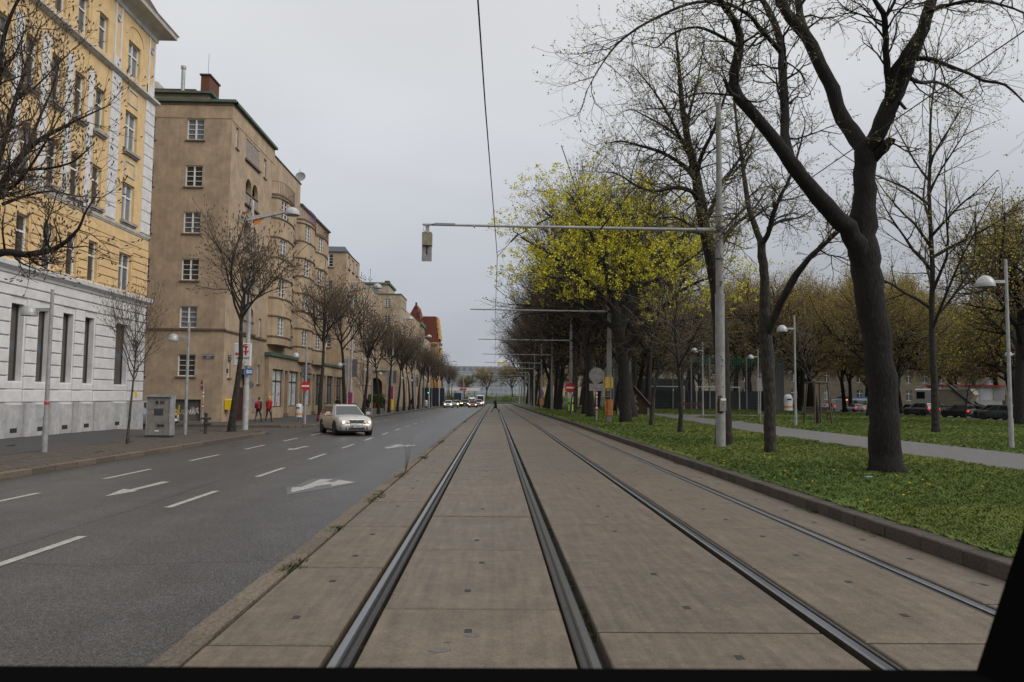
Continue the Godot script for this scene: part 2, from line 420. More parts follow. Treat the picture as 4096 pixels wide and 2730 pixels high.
const SK_SLIM := [[[0.01, -0.04, 0, 0.197], [0.0, 0.34, 0, 0.172], [0.0, 1.23, 0, 0.172], [-0.02, 2.51, 0, 0.185], [-0.08, 3.66, 0, 0.191], [-0.11, 4.44, 0, 0.153], [-0.1, 5.22, 0, 0.134], [-0.16, 5.87, 0, 0.127], [-0.18, 6.26, 0, 0.121]], [[-0.05, 3.6, 0, 0.165], [0.07, 4.08, 0.4, 0.125], [0.16, 4.54, 0.8, 0.111], [0.33, 5.05, 1.2, 0.103], [0.55, 5.48, 1.6, 0.083], [0.81, 5.83, 2, 0.064], [1.06, 6.11, 2.4, 0.04], [1.18, 6.32, 2.8, 0.022], [1.29, 6.57, 3.2, 0.011]], [[0.93, 5.89, 2, 0.041], [0.91, 6.03, 2.2, 0.029], [1.14, 6.27, 2.5, 0.017]], [[-0.18, 6.24, 0, 0.108], [-0.27, 6.85, -0.3, 0.09], [-0.38, 7.43, -0.5, 0.085], [-0.44, 8.29, -0.7, 0.072], [-0.46, 9.17, -0.9, 0.059], [-0.53, 10.07, -1.1, 0.047], [-0.56, 10.99, -1.3, 0.034], [-0.6, 11.92, -1.5, 0.017]], [[-0.18, 6.24, 0, 0.095], [-0.08, 6.57, 0.4, 0.075], [-0.09, 6.89, 0.7, 0.068], [-0.01, 7.33, 1, 0.055], [0.24, 7.91, 1.2, 0.042], [0.42, 8.61, 1.4, 0.03], [0.54, 9.3, 1.6, 0.015]], [[-0.4, 7.56, -0.5, 0.052], [-0.9, 7.08, -0.2, 0.039], [-1.35, 6.6, 0.2, 0.025], [-1.66, 6.16, 0.4, 0.013]], [[-0.06, 6.68, 0.5, 0.05], [0.41, 6.95, 0.2, 0.038], [1.12, 7.14, -0.3, 0.026], [1.65, 7.49, -0.6, 0.013]]]
const SK_TALL := [[[-0.05, 0.08, 0, 0.295], [-0.07, 0.99, 0, 0.266], [-0.09, 2.62, 0, 0.251], [-0.15, 4.26, 0, 0.244], [-0.3, 5.61, 0, 0.229], [-0.49, 6.66, 0, 0.214], [-0.73, 7.88, 0, 0.199], [-0.88, 8.94, 0, 0.177], [-1.07, 9.86, 0, 0.148], [-1.28, 10.78, 0, 0.125], [-1.43, 11.86, 0, 0.096], [-1.52, 12.95, 0, 0.066], [-1.61, 14.05, 0, 0.037], [-1.7, 14.68, 0, 0.015]], [[-0.78, 8.18, 0, 0.103], [-1.26, 8.63, 0.6, 0.079], [-2.06, 8.57, 1.2, 0.063], [-2.81, 8.31, 1.7, 0.048], [-3.43, 8.43, 2, 0.034], [-4.04, 8.69, 2.3, 0.024], [-4.55, 8.7, 2.5, 0.013]], [[-0.96, 9.17, 0, 0.089], [-1.29, 9.85, -0.5, 0.075], [-1.95, 10.46, -1, 0.061], [-2.67, 10.82, -1.4, 0.047], [-3.26, 11.07, -1.7, 0.031], [-3.87, 11.04, -1.9, 0.016]], [[-1.06, 9.78, 0, 0.081], [-1.6, 10.46, 0.5, 0.065], [-2.06, 11.06, 0.9, 0.05], [-2.56, 11.69, 1.2, 0.035], [-3.04, 12.19, 1.4, 0.021], [-3.42, 12.59, 1.5, 0.014]], [[-0.69, 7.65, 0, 0.103], [-0.19, 8.49, -0.6, 0.083], [0.24, 9.39, -1, 0.069], [0.81, 10.12, -1.3, 0.054], [1.36, 11.01, -1.5, 0.039], [1.76, 11.9, -1.7, 0.02]], [[-0.95, 9.4, 0, 0.089], [-0.85, 10.02, 0.5, 0.072], [-0.56, 10.68, 0.8, 0.057], [-0.32, 11.51, 1, 0.043], [-0.08, 12.19, 1.2, 0.028], [0.19, 12.75, 1.3, 0.014]], [[-0.37, 6.06, 0, 0.089], [0.33, 7.45, -0.8, 0.076], [1.12, 8.2, -1.3, 0.062], [1.73, 8.79, -1.7, 0.039], [2.25, 9.53, -2, 0.02]], [[-1.33, 10.94, 0, 0.066], [-1.0, 12.02, -0.4, 0.052], [-0.68, 13.1, -0.7, 0.038], [-0.47, 14.16, -0.9, 0.023], [-0.36, 14.86, -1, 0.011]], [[-0.59, 7.12, 0, 0.066], [-1.19, 7.5, 0.3, 0.051], [-1.85, 7.72, 0.6, 0.036], [-2.48, 7.66, 0.8, 0.021], [-3.11, 7.9, 1, 0.011]], [[-1.18, 10.32, 0, 0.059], [-1.68, 11.2, -0.8, 0.046], [-2.39, 11.81, -1.2, 0.031], [-2.97, 12.23, -1.5, 0.016]]]
const SK_YG := [[[0.01, -0.01, 0, 0.462], [0.01, 0.69, 0, 0.394], [-0.02, 2.05, 0, 0.367], [-0.13, 3.68, 0, 0.353], [-0.32, 5.31, 0, 0.34], [-0.6, 6.96, 0, 0.299], [-0.88, 8.33, 0, 0.258], [-1.16, 9.71, 0, 0.204], [-1.44, 11.37, 0, 0.149], [-1.64, 13.04, 0, 0.095], [-1.81, 14.72, 0, 0.041]], [[-0.46, 5.86, 0, 0.245], [0.31, 7.58, -0.5, 0.206], [1.23, 9.06, -1, 0.166], [2.3, 10.56, -1.4, 0.126], [3.39, 11.8, -1.8, 0.099], [4.79, 12.77, -2.2, 0.057], [6.35, 13.18, -2.6, 0.029]], [[-0.63, 7.09, 0, 0.19], [-1.78, 8.24, 0.6, 0.161], [-3.07, 9.22, 1.2, 0.133], [-4.34, 9.91, 1.8, 0.105], [-5.56, 10.61, 2.2, 0.065], [-6.76, 11.18, 2.6, 0.032]], [[-0.88, 8.05, 0, 0.177], [-0.21, 9.85, -0.8, 0.152], [0.29, 11.65, -1.3, 0.125], [0.64, 13.47, -1.7, 0.084], [0.98, 15.0, -2, 0.042]], [[-1.02, 9.16, 0, 0.163], [-2.03, 10.67, -0.8, 0.138], [-3.11, 11.88, -1.3, 0.112], [-4.22, 13.1, -1.7, 0.07], [-5.2, 14.02, -2, 0.035]], [[-0.19, 4.49, 0, 0.19], [1.0, 6.06, 1, 0.16], [2.21, 7.36, 1.6, 0.131], [3.46, 8.39, 2, 0.091], [4.68, 8.88, 2.4, 0.065], [5.61, 8.84, 2.8, 0.026]], [[-0.33, 5.59, 0, 0.163], [-1.43, 6.77, -1, 0.139], [-2.75, 7.69, -1.8, 0.113], [-3.84, 8.32, -2.4, 0.071], [-4.97, 9.52, -2.8, 0.036]], [[0.29, 11.65, -1.3, 0.112], [1.81, 13.22, -1.8, 0.084], [3.01, 14.16, -2, 0.042]], [[-1.16, 9.99, 0, 0.122], [-2.53, 12.25, 1, 0.093], [-3.41, 13.73, 1.6, 0.053], [-3.98, 14.16, 2, 0.026]], [[1.23, 8.92, -1, 0.125], [2.25, 9.18, 0.2, 0.095], [3.71, 10.17, 1, 0.067], [4.66, 10.91, 1.5, 0.033]], [[-3.07, 9.22, 1.2, 0.093], [-4.48, 8.81, 2, 0.065], [-6.09, 9.22, 2.6, 0.032]]]
const SK_LEFT := [[[0.42, -0.8, 0, 0.235], [0.31, 0.75, 0, 0.203], [0.19, 2.32, 0, 0.187], [0.09, 3.47, 0, 0.181], [0.12, 4.32, 0, 0.181]], [[0.11, 4.11, 0, 0.139], [0.69, 4.92, 0.3, 0.115], [1.28, 5.09, 0.6, 0.088], [1.91, 5.01, 0.8, 0.072], [2.57, 5.08, 1, 0.061], [2.96, 5.27, 1.1, 0.045], [3.29, 5.56, 1.2, 0.035], [3.52, 6.0, 1.3, 0.02], [3.78, 6.41, 1.3, 0.01]], [[1.91, 5.01, 0.8, 0.041], [2.28, 4.74, 0.9, 0.025], [2.58, 4.83, 1, 0.015], [2.71, 5.14, 1, 0.01]], [[0.13, 4.27, 0, 0.149], [0.13, 5.65, -0.2, 0.135], [0.37, 6.68, -0.4, 0.109], [0.6, 7.27, -0.5, 0.093], [0.94, 7.92, -0.6, 0.071], [1.41, 8.36, -0.7, 0.055], [1.78, 8.63, -0.8, 0.039], [2.27, 8.96, -0.9, 0.022], [2.82, 9.3, -1, 0.011]], [[0.15, 5.7, -0.2, 0.108], [0.12, 7.07, -0.6, 0.088], [0.19, 8.29, -0.9, 0.072], [0.29, 9.4, -1.1, 0.056], [0.46, 10.38, -1.2, 0.04], [0.59, 11.14, -1.3, 0.023], [0.68, 11.67, -1.4, 0.011]], [[0.19, 4.97, 0, 0.117], [0.69, 6.54, 0.6, 0.093], [1.06, 7.89, 1, 0.076], [1.34, 9.02, 1.3, 0.06], [1.55, 9.97, 1.5, 0.044], [1.93, 10.7, 1.7, 0.029], [2.4, 11.22, 1.9, 0.014]], [[0.6, 7.27, -0.5, 0.055], [1.25, 7.34, -0.3, 0.043], [1.9, 7.34, -0.1, 0.032], [2.53, 7.46, 0.1, 0.021], [3.03, 7.87, 0.2, 0.011]], [[0.54, 6.47, -0.4, 0.049], [0.88, 6.8, -0.8, 0.039], [1.37, 7.0, -1.1, 0.028], [1.83, 6.94, -1.3, 0.017], [2.41, 6.94, -1.5, 0.009]], [[0.94, 7.92, -0.6, 0.044], [1.05, 8.88, -0.9, 0.033], [1.23, 9.77, -1.1, 0.023], [1.35, 10.64, -1.2, 0.011]], [[0.37, 6.68, -0.4, 0.049], [1.31, 6.84, 0.3, 0.037], [2.02, 7.48, 0.7, 0.026], [2.5, 8.16, 0.9, 0.015], [2.83, 8.76, 1, 0.008]], [[0.29, 9.4, -1.1, 0.039], [0.66, 9.84, -1.3, 0.028], [1.14, 10.48, -1.4, 0.017], [1.52, 11.01, -1.5, 0.009]], [[0.19, 8.29, -0.9, 0.039], [-0.34, 9.47, -1.3, 0.028], [-0.7, 10.53, -1.6, 0.017]], [[1.34, 9.02, 1.3, 0.03], [1.78, 9.46, 1.5, 0.02], [2.16, 10.1, 1.7, 0.01]], [[2.57, 5.08, 1, 0.03], [2.51, 5.5, 1.2, 0.02], [2.73, 5.99, 1.3, 0.012], [2.87, 6.37, 1.4, 0.007]]]

func _ready():
	rng.seed = 2024
	# camera
	var cam := Camera3D.new()
	cam.name = "camera"
	add_child(cam)
	var yaw := deg_to_rad(-1.2304)
	var pitch := deg_to_rad(4.0172)
	cam.transform = Transform3D(Basis(Vector3.UP, yaw) * Basis(Vector3.RIGHT, pitch) * Basis(Vector3.BACK, 0.0115), Vector3(0, 1.75, 0))
	cam.near = 0.05
	cam.far = 3000.0
	var lens := CameraAttributesPhysical.new()
	lens.frustum_focal_length = 28.0
	lens.exposure_aperture = 8.0
	lens.frustum_focus_distance = 40.0
	cam.attributes = lens
	cam.fov = 46.384
	# sky, exposure
	var env := Environment.new()
	env.background_mode = Environment.BG_SKY
	var sky := Sky.new()
	var pano := PanoramaSkyMaterial.new()
	pano.panorama = sky_image()
	sky.sky_material = pano
	env.sky = sky
	env.tonemap_mode = Environment.TONE_MAPPER_LINEAR
	env.tonemap_exposure = EXPOSURE
	env.background_energy_multiplier = 1.0
	env.sdfgi_enabled = true
	env.ssao_enabled = true
	env.ssil_enabled = true
	var we := WorldEnvironment.new()
	we.name = "environment"
	we.environment = env
	add_child(we)
	# overcast sun: faint and very wide
	var sun := DirectionalLight3D.new()
	sun.name = "sun"
	sun.light_energy = 0.5
	sun.light_angular_distance = 40.0
	sun.light_color = Color(1.0, 0.97, 0.93)
	sun.shadow_enabled = true
	add_child(sun)
	sun.rotation = Vector3(deg_to_rad(-40), deg_to_rad(62), 0)
	make_materials()
	print("materials ", Time.get_ticks_msec())
	build_ground()
	print("ground ", Time.get_ticks_msec())
	build_yellow()
	build_brown()
	build_row()
	build_far()
	print("buildings ", Time.get_ticks_msec())
	build_tram_line()
	build_lamps()
	build_left_things()
	build_park()
	print("furniture ", Time.get_ticks_msec())
	build_vehicles()
	build_near_trees()
	build_street_trees()
	build_park_trees()
	print("trees ", Time.get_ticks_msec())
	build_people()
	print("people ", Time.get_ticks_msec())
	build_grass()
	build_cab()
	print("done ", Time.get_ticks_msec(), " tris with copies ", stats(self))

const EXPOSURE := 1.15

func sky_image() -> ImageTexture:
	# even overcast: paler overhead, blue grey towards the horizon, soft cloud texture
	var w := 1024
	var h := 512
	var im := Image.create(w, h, false, Image.FORMAT_RGBF)
	var n := FastNoiseLite.new()
	n.seed = 12
	n.frequency = 1.0
	n.fractal_octaves = 5
	for y in h:
		var el := PI / 2 - PI * (y + 0.5) / h
		var ce := cos(el)
		for x in w:
			var az := TAU * (x + 0.5) / w
			var v := Vector3(ce * cos(az), sin(el), ce * sin(az))
			var t := clampf(v.y, 0.0, 1.0)
			var k := smoothstep(0.0, 0.55, t)
			var q := v / (0.25 + t)
			var c := n.get_noise_3d(q.x * 0.45, q.y * 0.7, q.z * 0.45)
			var b := lerpf(0.4, 0.73, k) * (1.0 + 0.26 * c)
			var tint := Color(lerpf(0.93, 0.985, k), lerpf(0.985, 1.0, k), lerpf(1.1, 1.02, k))
			im.set_pixel(x, y, Color(b * tint.r, b * tint.g, b * tint.b))
	return ImageTexture.create_from_image(im)

func stats(n: Node) -> int:
	var k := 0
	if n is MeshInstance3D and n.mesh is ArrayMesh: k += n.mesh.surface_get_array_len(0) / 3
	for c in n.get_children(): k += stats(c)
	return k

# ---------- setting ----------
func sheet(xs: Array, ds: Array, fy: Callable, colfn = null) -> MB:
	var mb := MB.new()
	mb.colored = colfn != null
	var pts := []
	var cols := []
	for i in ds.size():
		for j in xs.size():
			pts.append(P(xs[j], fy.call(xs[j], ds[i]), ds[i]))
			if mb.colored: cols.append(colfn.call(xs[j], ds[i]))
	var w := xs.size()
	for i in ds.size() - 1:
		for j in w - 1:
			var k := [i * w + j, i * w + j + 1, (i + 1) * w + j + 1, (i + 1) * w + j]
			var q: Vector3 = (pts[k[1]] - pts[k[0]]).cross(pts[k[3]] - pts[k[0]]).normalized()
			for e in [0, 2, 1, 0, 3, 2]:
				if mb.colored: mb.col = cols[k[e]]
				mb.vert(pts[k[e]], q)
	return mb

func steps(a: float, b: float, s: float) -> Array:
	var r := []
	var n := int(ceil((b - a) / s))
	for i in n + 1: r.append(lerpf(a, b, float(i) / n))
	return r

func ground_poly(pts: Array, y: float, depth: float) -> MB:
	# pts: [x, d] outline lying flat at height y
	var mb := MB.new()
	var pl := PackedVector2Array()
	for p in pts: pl.append(Vector2(p[0], p[1]))
	mb.ext(pl, Vector3(0, y, 0), Vector3(1, 0, 0), Vector3(0, 0, -1), depth)
	return mb

func build_ground():
	struct("ground", sheet([-900.0, 900.0], [-200.0, 1500.0], func(_x, _d): return -0.95), M.bank)
	# road
	var nr := FastNoiseLite.new()
	nr.seed = 5
	nr.frequency = 1.0
	nr.fractal_octaves = 3
	var rc := func(x, d):
		var a := nr.get_noise_2d(x * 0.22, d * 0.012) * 0.5 + nr.get_noise_2d(x * 0.9 + 40.0, d * 0.03) * 0.3 + nr.get_noise_2d(x * 0.25, d * 0.3) * 0.16
		var wt := 0.0
		for lc in [-9.9, -7.15, -3.9]: wt += exp(-pow((absf(x - lc) - 0.78) / 0.3, 2.0))
		var k := 0.108 * (1.0 + 0.75 * a + 0.2 * wt * (0.6 + nr.get_noise_2d(x, d * 0.05)))
		return Color(k, k * 0.985, k * 1.01)
	var road := struct("road", sheet(steps(-11.05, -2.2, 0.25), steps(-8.0, 240.0, 1.0), func(_x, d): return road_y(d), rc), M.road)
	struct("side_street", sheet(steps(-70.0, -11.05, 0.8), steps(40.0, 47.2, 0.6), func(_x, _d): return -0.2, rc), M.road)
	# the road spreads out at the far crossing
	struct("crossing", sheet([-90.0, 90.0], steps(240.0, 285.0, 15.0), func(_x, d): return road_y(d)), M.walk)
	# lane dashes
	for ln in [[-8.75, 3.2, 5.05, 2.45], [-5.55, 3.45, 5.2, 2.4]]:
		var d: float = ln[1]
		while d < 215.0:
			var y0 := road_y(d) + 0.005
			var y1 := road_y(d + ln[3]) + 0.005
			var mb := MB.new()
			var w := 0.065
			var j := rng.randf_range(-0.015, 0.015)
			mb.quad(P(ln[0] - w + j, y0, d), P(ln[0] + w + j, y0, d), P(ln[0] + w + j, y1, d + ln[3]), P(ln[0] - w + j, y1, d + ln[3]))
			obj("lane_dash", mb, M.paint, road)
			d += ln[2] + rng.randf_range(-0.05, 0.05)
	# arrows: outline points x, d
	var arrows := [
		[[-7.26, 15.2], [-7.04, 16.15], [-7.15, 16.2], [-7.08, 17.8], [-7.28, 17.85], [-7.3, 16.35], [-7.48, 16.45]],
		[[-7.17, 28.0], [-6.92, 29.0], [-7.05, 29.0], [-6.94, 30.5], [-7.14, 30.5], [-7.2, 29.0], [-7.36, 29.05]]]
	for a in arrows: obj("road_arrow", ground_poly(a, road_y(20.0) + 0.006, 0.0), M.paint, road)
	for o in [[0.0, 0.0], [0.1, 13.4]]:
		var sh := func(l): return l.map(func(p): return [p[0] + o[0], p[1] + o[1]])
		obj("old_paint_patch", ground_poly(sh.call([[-3.99, 15.68], [-3.39, 16.94], [-3.0, 18.05], [-3.6, 18.8], [-4.22, 18.75], [-4.2, 17.2], [-4.34, 17.0]]), -0.195, 0.0), M.paint_old, road)
		obj("road_arrow", ground_poly(sh.call([[-4.0, 16.03], [-3.76, 16.95], [-3.77, 17.2], [-3.52, 17.62], [-3.45, 17.23], [-3.08, 18.0], [-3.52, 18.49], [-3.56, 17.98], [-3.74, 18.07], [-3.7, 18.62], [-3.98, 18.6], [-4.02, 17.06], [-4.2, 16.9]]), -0.19, 0.0), M.paint, road)
	# seams and cracks in the asphalt
	for s in [[[-11.0, 9.3], [-7.0, 9.5], [-4.5, 9.2], [-2.4, 9.6]], [[-6.1, 6.0], [-6.0, 12.0], [-6.15, 20.0], [-5.95, 34.0]], [[-11.5, 14.8], [-8.0, 14.6], [-5.0, 14.9], [-2.3, 14.6]], [[-9.6, 8.0], [-9.5, 20.0], [-9.7, 40.0]]]:
		var mb := MB.new()
		for i in s.size() - 1:
			var n := 10
			for k in n:
				var a := Vector2(s[i][0], s[i][1]).lerp(Vector2(s[i + 1][0], s[i + 1][1]), float(k) / n)
				var b := Vector2(s[i][0], s[i][1]).lerp(Vector2(s[i + 1][0], s[i + 1][1]), float(k + 1) / n)
				a.x += sin(a.y * 7.0 + a.x * 5.0) * 0.03
				b.x += sin(b.y * 7.0 + b.x * 5.0) * 0.03
				var t := (b - a).normalized()
				var w := Vector2(t.y, -t.x) * 0.004
				mb.quad(P(a.x + w.x, -0.196, a.y + w.y), P(b.x + w.x, -0.196, b.y + w.y), P(b.x - w.x, -0.196, b.y - w.y), P(a.x - w.x, -0.196, a.y - w.y))
		obj("asphalt_seam", mb, M.hole, road)
	# track bed
	var bed := struct("track_bed", sheet([-2.2, 5.3], steps(-8.0, 245.0, 5.0), func(_x, d): return -0.1 + fall(d)), M.soil)
	var cols := [[-1.985, -1.115, 0.64], [-0.885, 0.565, 1.62], [0.80, 2.495, 1.0], [2.735, 4.09, 0.76], [4.31, 5.05, 1.9]]
	for ci in cols.size():
		var c: Array = cols[ci]
		var w: float = c[1] - c[0]
		var ms := []
		for k in 6:
			var mb := MB.new()
			mb.bev(Vector3(0, -0.06, 0), Vector3(w, 0.12, 2.5), 0.01)
			ms.append(mb.mesh(M["slab%d" % k]))
		var hole := MB.new()
		hole.box(Vector3.ZERO, Vector3(0.055, 0.004, 0.085))
		var hm := hole.mesh(M.hole)
		var d: float = c[2] - 2.55 * 2.0
		while d < 113.0:
			var s := inst("slab", ms[rng.randi() % 6], bed, P((c[0] + c[1]) / 2, rng.randf_range(-0.004, 0.002) + fall(d + 1.27), d + 1.275))
			s.rotation.x = -0.003 if d > 50.0 else 0.0
			if d < 45.0:
				for k in [[0.0, -0.62], [0.0, 0.62]]:
					if rng.randf() < 0.75: inst("lifting_hole", hm, s, Vector3(k[0] + rng.randf_range(-0.06, 0.06), 0.001, k[1] + rng.randf_range(-0.1, 0.1)))
			for q in (0 if d > 34.0 else rng.randi() % 4):
				var st := MB.new()
				var pl := PackedVector2Array()
				var r0 := rng.randf_range(0.02, 0.07)
				for k in 11:
					var a := TAU * k / 11
					pl.append(Vector2(cos(a) * r0 * rng.randf_range(0.8, 1.3), sin(a) * r0 * rng.randf_range(0.5, 1.0)))
				st.ext(pl, Vector3(rng.randf_range(-0.35, 0.35) * w, 0.0022, rng.randf_range(-1.0, 1.0)), Vector3(1, 0, 0), Vector3(0, 0, -1), 0.0)
				obj("stain", st, M.stain, s)
			d += 2.55
		var far := sheet([c[0], c[1]], steps(d, 243.0, 5.0), func(_x, dd): return fall(dd))
		obj("slab", far, M.slab0, bed)
	# rails
	var rl := [[-1.02, 1, "leftmost grooved tram rail, beside the road"], [0.685, -1, "second tram rail from the left, right rail of the near track"], [2.62, 1, "third tram rail from the left, left rail of the far track"], [4.2, -1, "rightmost tram rail, nearest the grass kerb"]]
	for r in rl:
		var t := thing("tram_rail", r[2], "rail", P(r[0], 0, 0), 0, "tram rails")
		var s: float = r[1]
		var head := MB.new()
		var lip := MB.new()
		for seg in [[-8.0, 50.0], [50.0, 243.0]]:
			for q in [[head, -0.045, 0.03, 0.006], [lip, 0.07, 0.095, 0.0]]:
				var x0: float = minf(q[1] * s, q[2] * s)
				var x1: float = maxf(q[1] * s, q[2] * s)
				var a := [fall(seg[0]) + q[3], fall(seg[1]) + q[3]]
				var b := 0.012
				q[0].quad(P(x0 + b, a[0], seg[0]), P(x1 - b, a[0], seg[0]), P(x1 - b, a[1], seg[1]), P(x0 + b, a[1], seg[1]))
				q[0].quad(P(x0, a[0] - b, seg[0]), P(x0 + b, a[0], seg[0]), P(x0 + b, a[1], seg[1]), P(x0, a[1] - b, seg[1]))
				q[0].quad(P(x1 - b, a[0], seg[0]), P(x1, a[0] - b, seg[0]), P(x1, a[1] - b, seg[1]), P(x1 - b, a[1], seg[1]))
				q[0].quad(P(x0, a[0] - 0.12, seg[0]), P(x0, a[0] - b, seg[0]), P(x0, a[1] - b, seg[1]), P(x0, a[1] - 0.12, seg[1]))
				q[0].quad(P(x1, a[0] - b, seg[0]), P(x1, a[0] - 0.12, seg[0]), P(x1, a[1] - 0.12, seg[1]), P(x1, a[1] - b, seg[1]))
			var g0: float = minf(0.03 * s, 0.07 * s)
			lip.quad(P(g0, fall(seg[0]) - 0.042, seg[0]), P(g0 + 0.04, fall(seg[0]) - 0.042, seg[0]), P(g0 + 0.04, fall(seg[1]) - 0.042, seg[1]), P(g0, fall(seg[1]) - 0.042, seg[1]))
		obj("rail_head", head, M.rail, t)
		obj("rail_lip", lip, M.rail_lip, t)
	# kerbs
	stones("track_kerb", "granite", [[-2.13, -8.0], [-2.13, 243.0]], 0.2, 1.0, 0.0, 0.3, 110.0)
	stones("grass_kerb", "darkstone", [[5.2, -3.0], [5.2, 243.0]], 0.26, 0.43, 0.165, 0.3, 112.0)
	var c1 := [[-10.95, 4.0], [-10.95, 38.3]]
	for i in 6: c1.append([-12.45 + 1.5 * cos(PI / 2 * (i + 1) / 6.0), 38.3 + 1.6 * sin(PI / 2 * (i + 1) / 6.0)])
	c1.append([-45.0, 39.9])
	stones("pavement_kerb", "granite", c1, 0.24, 1.0, -0.06, 0.3, 110.0)
	var c2 := [[-45.0, 47.3], [-12.5, 47.3]]
	for i in 6: c2.append([-12.5 + 1.55 * sin(PI / 2 * (i + 1) / 6.0), 48.8 - 1.5 * cos(PI / 2 * (i + 1) / 6.0)])
	c2.append([-10.95, 239.0])
	stones("pavement_kerb", "granite", c2, 0.24, 1.0, -0.06, 0.3, 120.0)
	# pavements
	var walk := struct("pavement", ground_poly([[-19.6, -8.0], [-13.95, -8.0], [-13.95, 38.2], [-14.3, 39.4], [-14.9, 39.78], [-45.0, 39.78], [-45.0, 44.0 - 4.3], [-19.6, 39.7]], -0.062, 0.4), M.walk)
	var strip := struct("pavement", ground_poly([[-13.95, -8.0], [-11.07, -8.0], [-11.07, 38.3], [-11.5, 39.3], [-12.45, 39.77], [-14.9, 39.77], [-14.3, 39.4], [-13.95, 38.2]], -0.075, 0.4), M.soil)
	struct("pavement", sheet(steps(-30.0, -11.07, 2.0), steps(48.9, 239.0, 5.0), func(_x, d): return walk_y(d)), M.walk)
	struct("pavement", ground_poly([[-45.0, 47.42], [-12.5, 47.42], [-11.5, 47.8], [-11.07, 48.9], [-45.0, 48.9]], -0.06, 0.4), M.walk)
	# pavers of the strip: the nearest ones singly, the rest joined
	var pm := []
	for k in 3:
		var mb := MB.new()
		mb.bev(Vector3(0, -0.03, 0), Vector3(0.212, 0.06, 0.148), 0.008)
		pm.append(mb.mesh(M["paver%d" % k]))
	var rest := MB.new()
	var cnt := 0
	var row := 0
	var dd := 17.0
	while dd < 39.0:
		var x := -13.84 + (0.11 if row % 2 else 0.0)
		while x < -11.15:
			var okp := dd < 38.2 or (x < -11.5 and dd < 39.0)
			if okp and rng.randf() > 0.015:
				var yy := -0.062 + rng.randf_range(-0.006, 0.004) + 0.006 * sin(dd * 1.3 + x)
				if dd > 18.6 and cnt < 290 and x > -13.4:
					inst("paver", pm[rng.randi() % 3], strip, P(x, yy, dd))
					cnt += 1
				else:
					rest.bev(P(x, yy - 0.03, dd), Vector3(0.212, 0.06, 0.148), 0.008)
			x += 0.221
		row += 1
		dd += 0.157
	var ro := obj("paver", rest, M.paver0, strip)
	ro.set_meta("kind", "stuff")
	# lawn and paths
	struct("lawn", sheet([5.33, 6.2, 7.2, 8.5, 10.0, 11.5, 13.0] + steps(15.0, 130.0, 2.5), steps(-8.0, 300.0, 2.0), func(x, d): return lawn_y(x, d)), M.lawn)
	strip_path([[12.4, 6.0], [12.3, 18.2], [11.9, 25.0], [12.0, 33.0], [12.9, 47.0], [13.4, 63.0], [13.6, 84.0], [13.8, 150.0]], [[17.2, 6.0], [16.6, 24.6], [16.2, 33.0], [16.2, 42.0], [17.0, 57.0], [16.4, 70.0], [15.9, 84.0], [15.9, 150.0]])
	strip_path([[16.9, 54.0], [25.0, 59.5], [40.0, 64.0]], [[16.9, 56.2], [25.0, 61.2], [40.0, 65.4]])
	strip_path([[16.4, 66.0], [22.0, 71.0], [30.0, 74.5], [46.0, 78.0]], [[16.2, 74.0], [21.0, 76.5], [30.0, 77.5], [46.0, 80.0]])
	# road beyond the park
	var pr := MB.new()
	var ds := steps(20.0, 240.0, 5.0)
	for i in ds.size() - 1:
		var a := park_x(ds[i])
		var b := park_x(ds[i + 1])
		pr.quad(P(a - 4.5, park_y(ds[i]), ds[i]), P(a + 9.0, park_y(ds[i]), ds[i]), P(b + 9.0, park_y(ds[i + 1]), ds[i + 1]), P(b - 4.5, park_y(ds[i + 1]), ds[i + 1]))
	struct("park_road", pr, M.path)

func park_x(d: float) -> float:
	return 53.5 + (d - 92.0) * 0.243

func park_y(d: float) -> float:
	return lawn_y(park_x(d), d) + 0.03

func strip_path(l: Array, r: Array):
	var mb := MB.new()
	for i in l.size() - 1:
		var n := int(ceil(absf(l[i + 1][1] - l[i][1]) + absf(l[i + 1][0] - l[i][0])) / 1.5) + 1
		for k in n:
			var pts := []
			for e in [[l, k], [r, k], [r, k + 1], [l, k + 1]]:
				var q := Vector2(e[0][i][0], e[0][i][1]).lerp(Vector2(e[0][i + 1][0], e[0][i + 1][1]), float(e[1]) / n)
				pts.append(q)
			for j in 5:
				var w := []
				for e in [[0, 1, j], [0, 1, j + 1], [3, 2, j + 1], [3, 2, j]]:
					var q: Vector2 = pts[e[0]].lerp(pts[e[1]], e[2] / 5.0)
					if e[2] == 0 or e[2] == 5: q.x += 0.09 * sin(q.y * 2.3) + 0.05 * sin(q.y * 5.1)
					w.append(P(q.x, lawn_y(q.x, q.y) + 0.022, q.y))
				mb.quad(w[0], w[1], w[2], w[3])
	struct("park_path", mb, M.path)

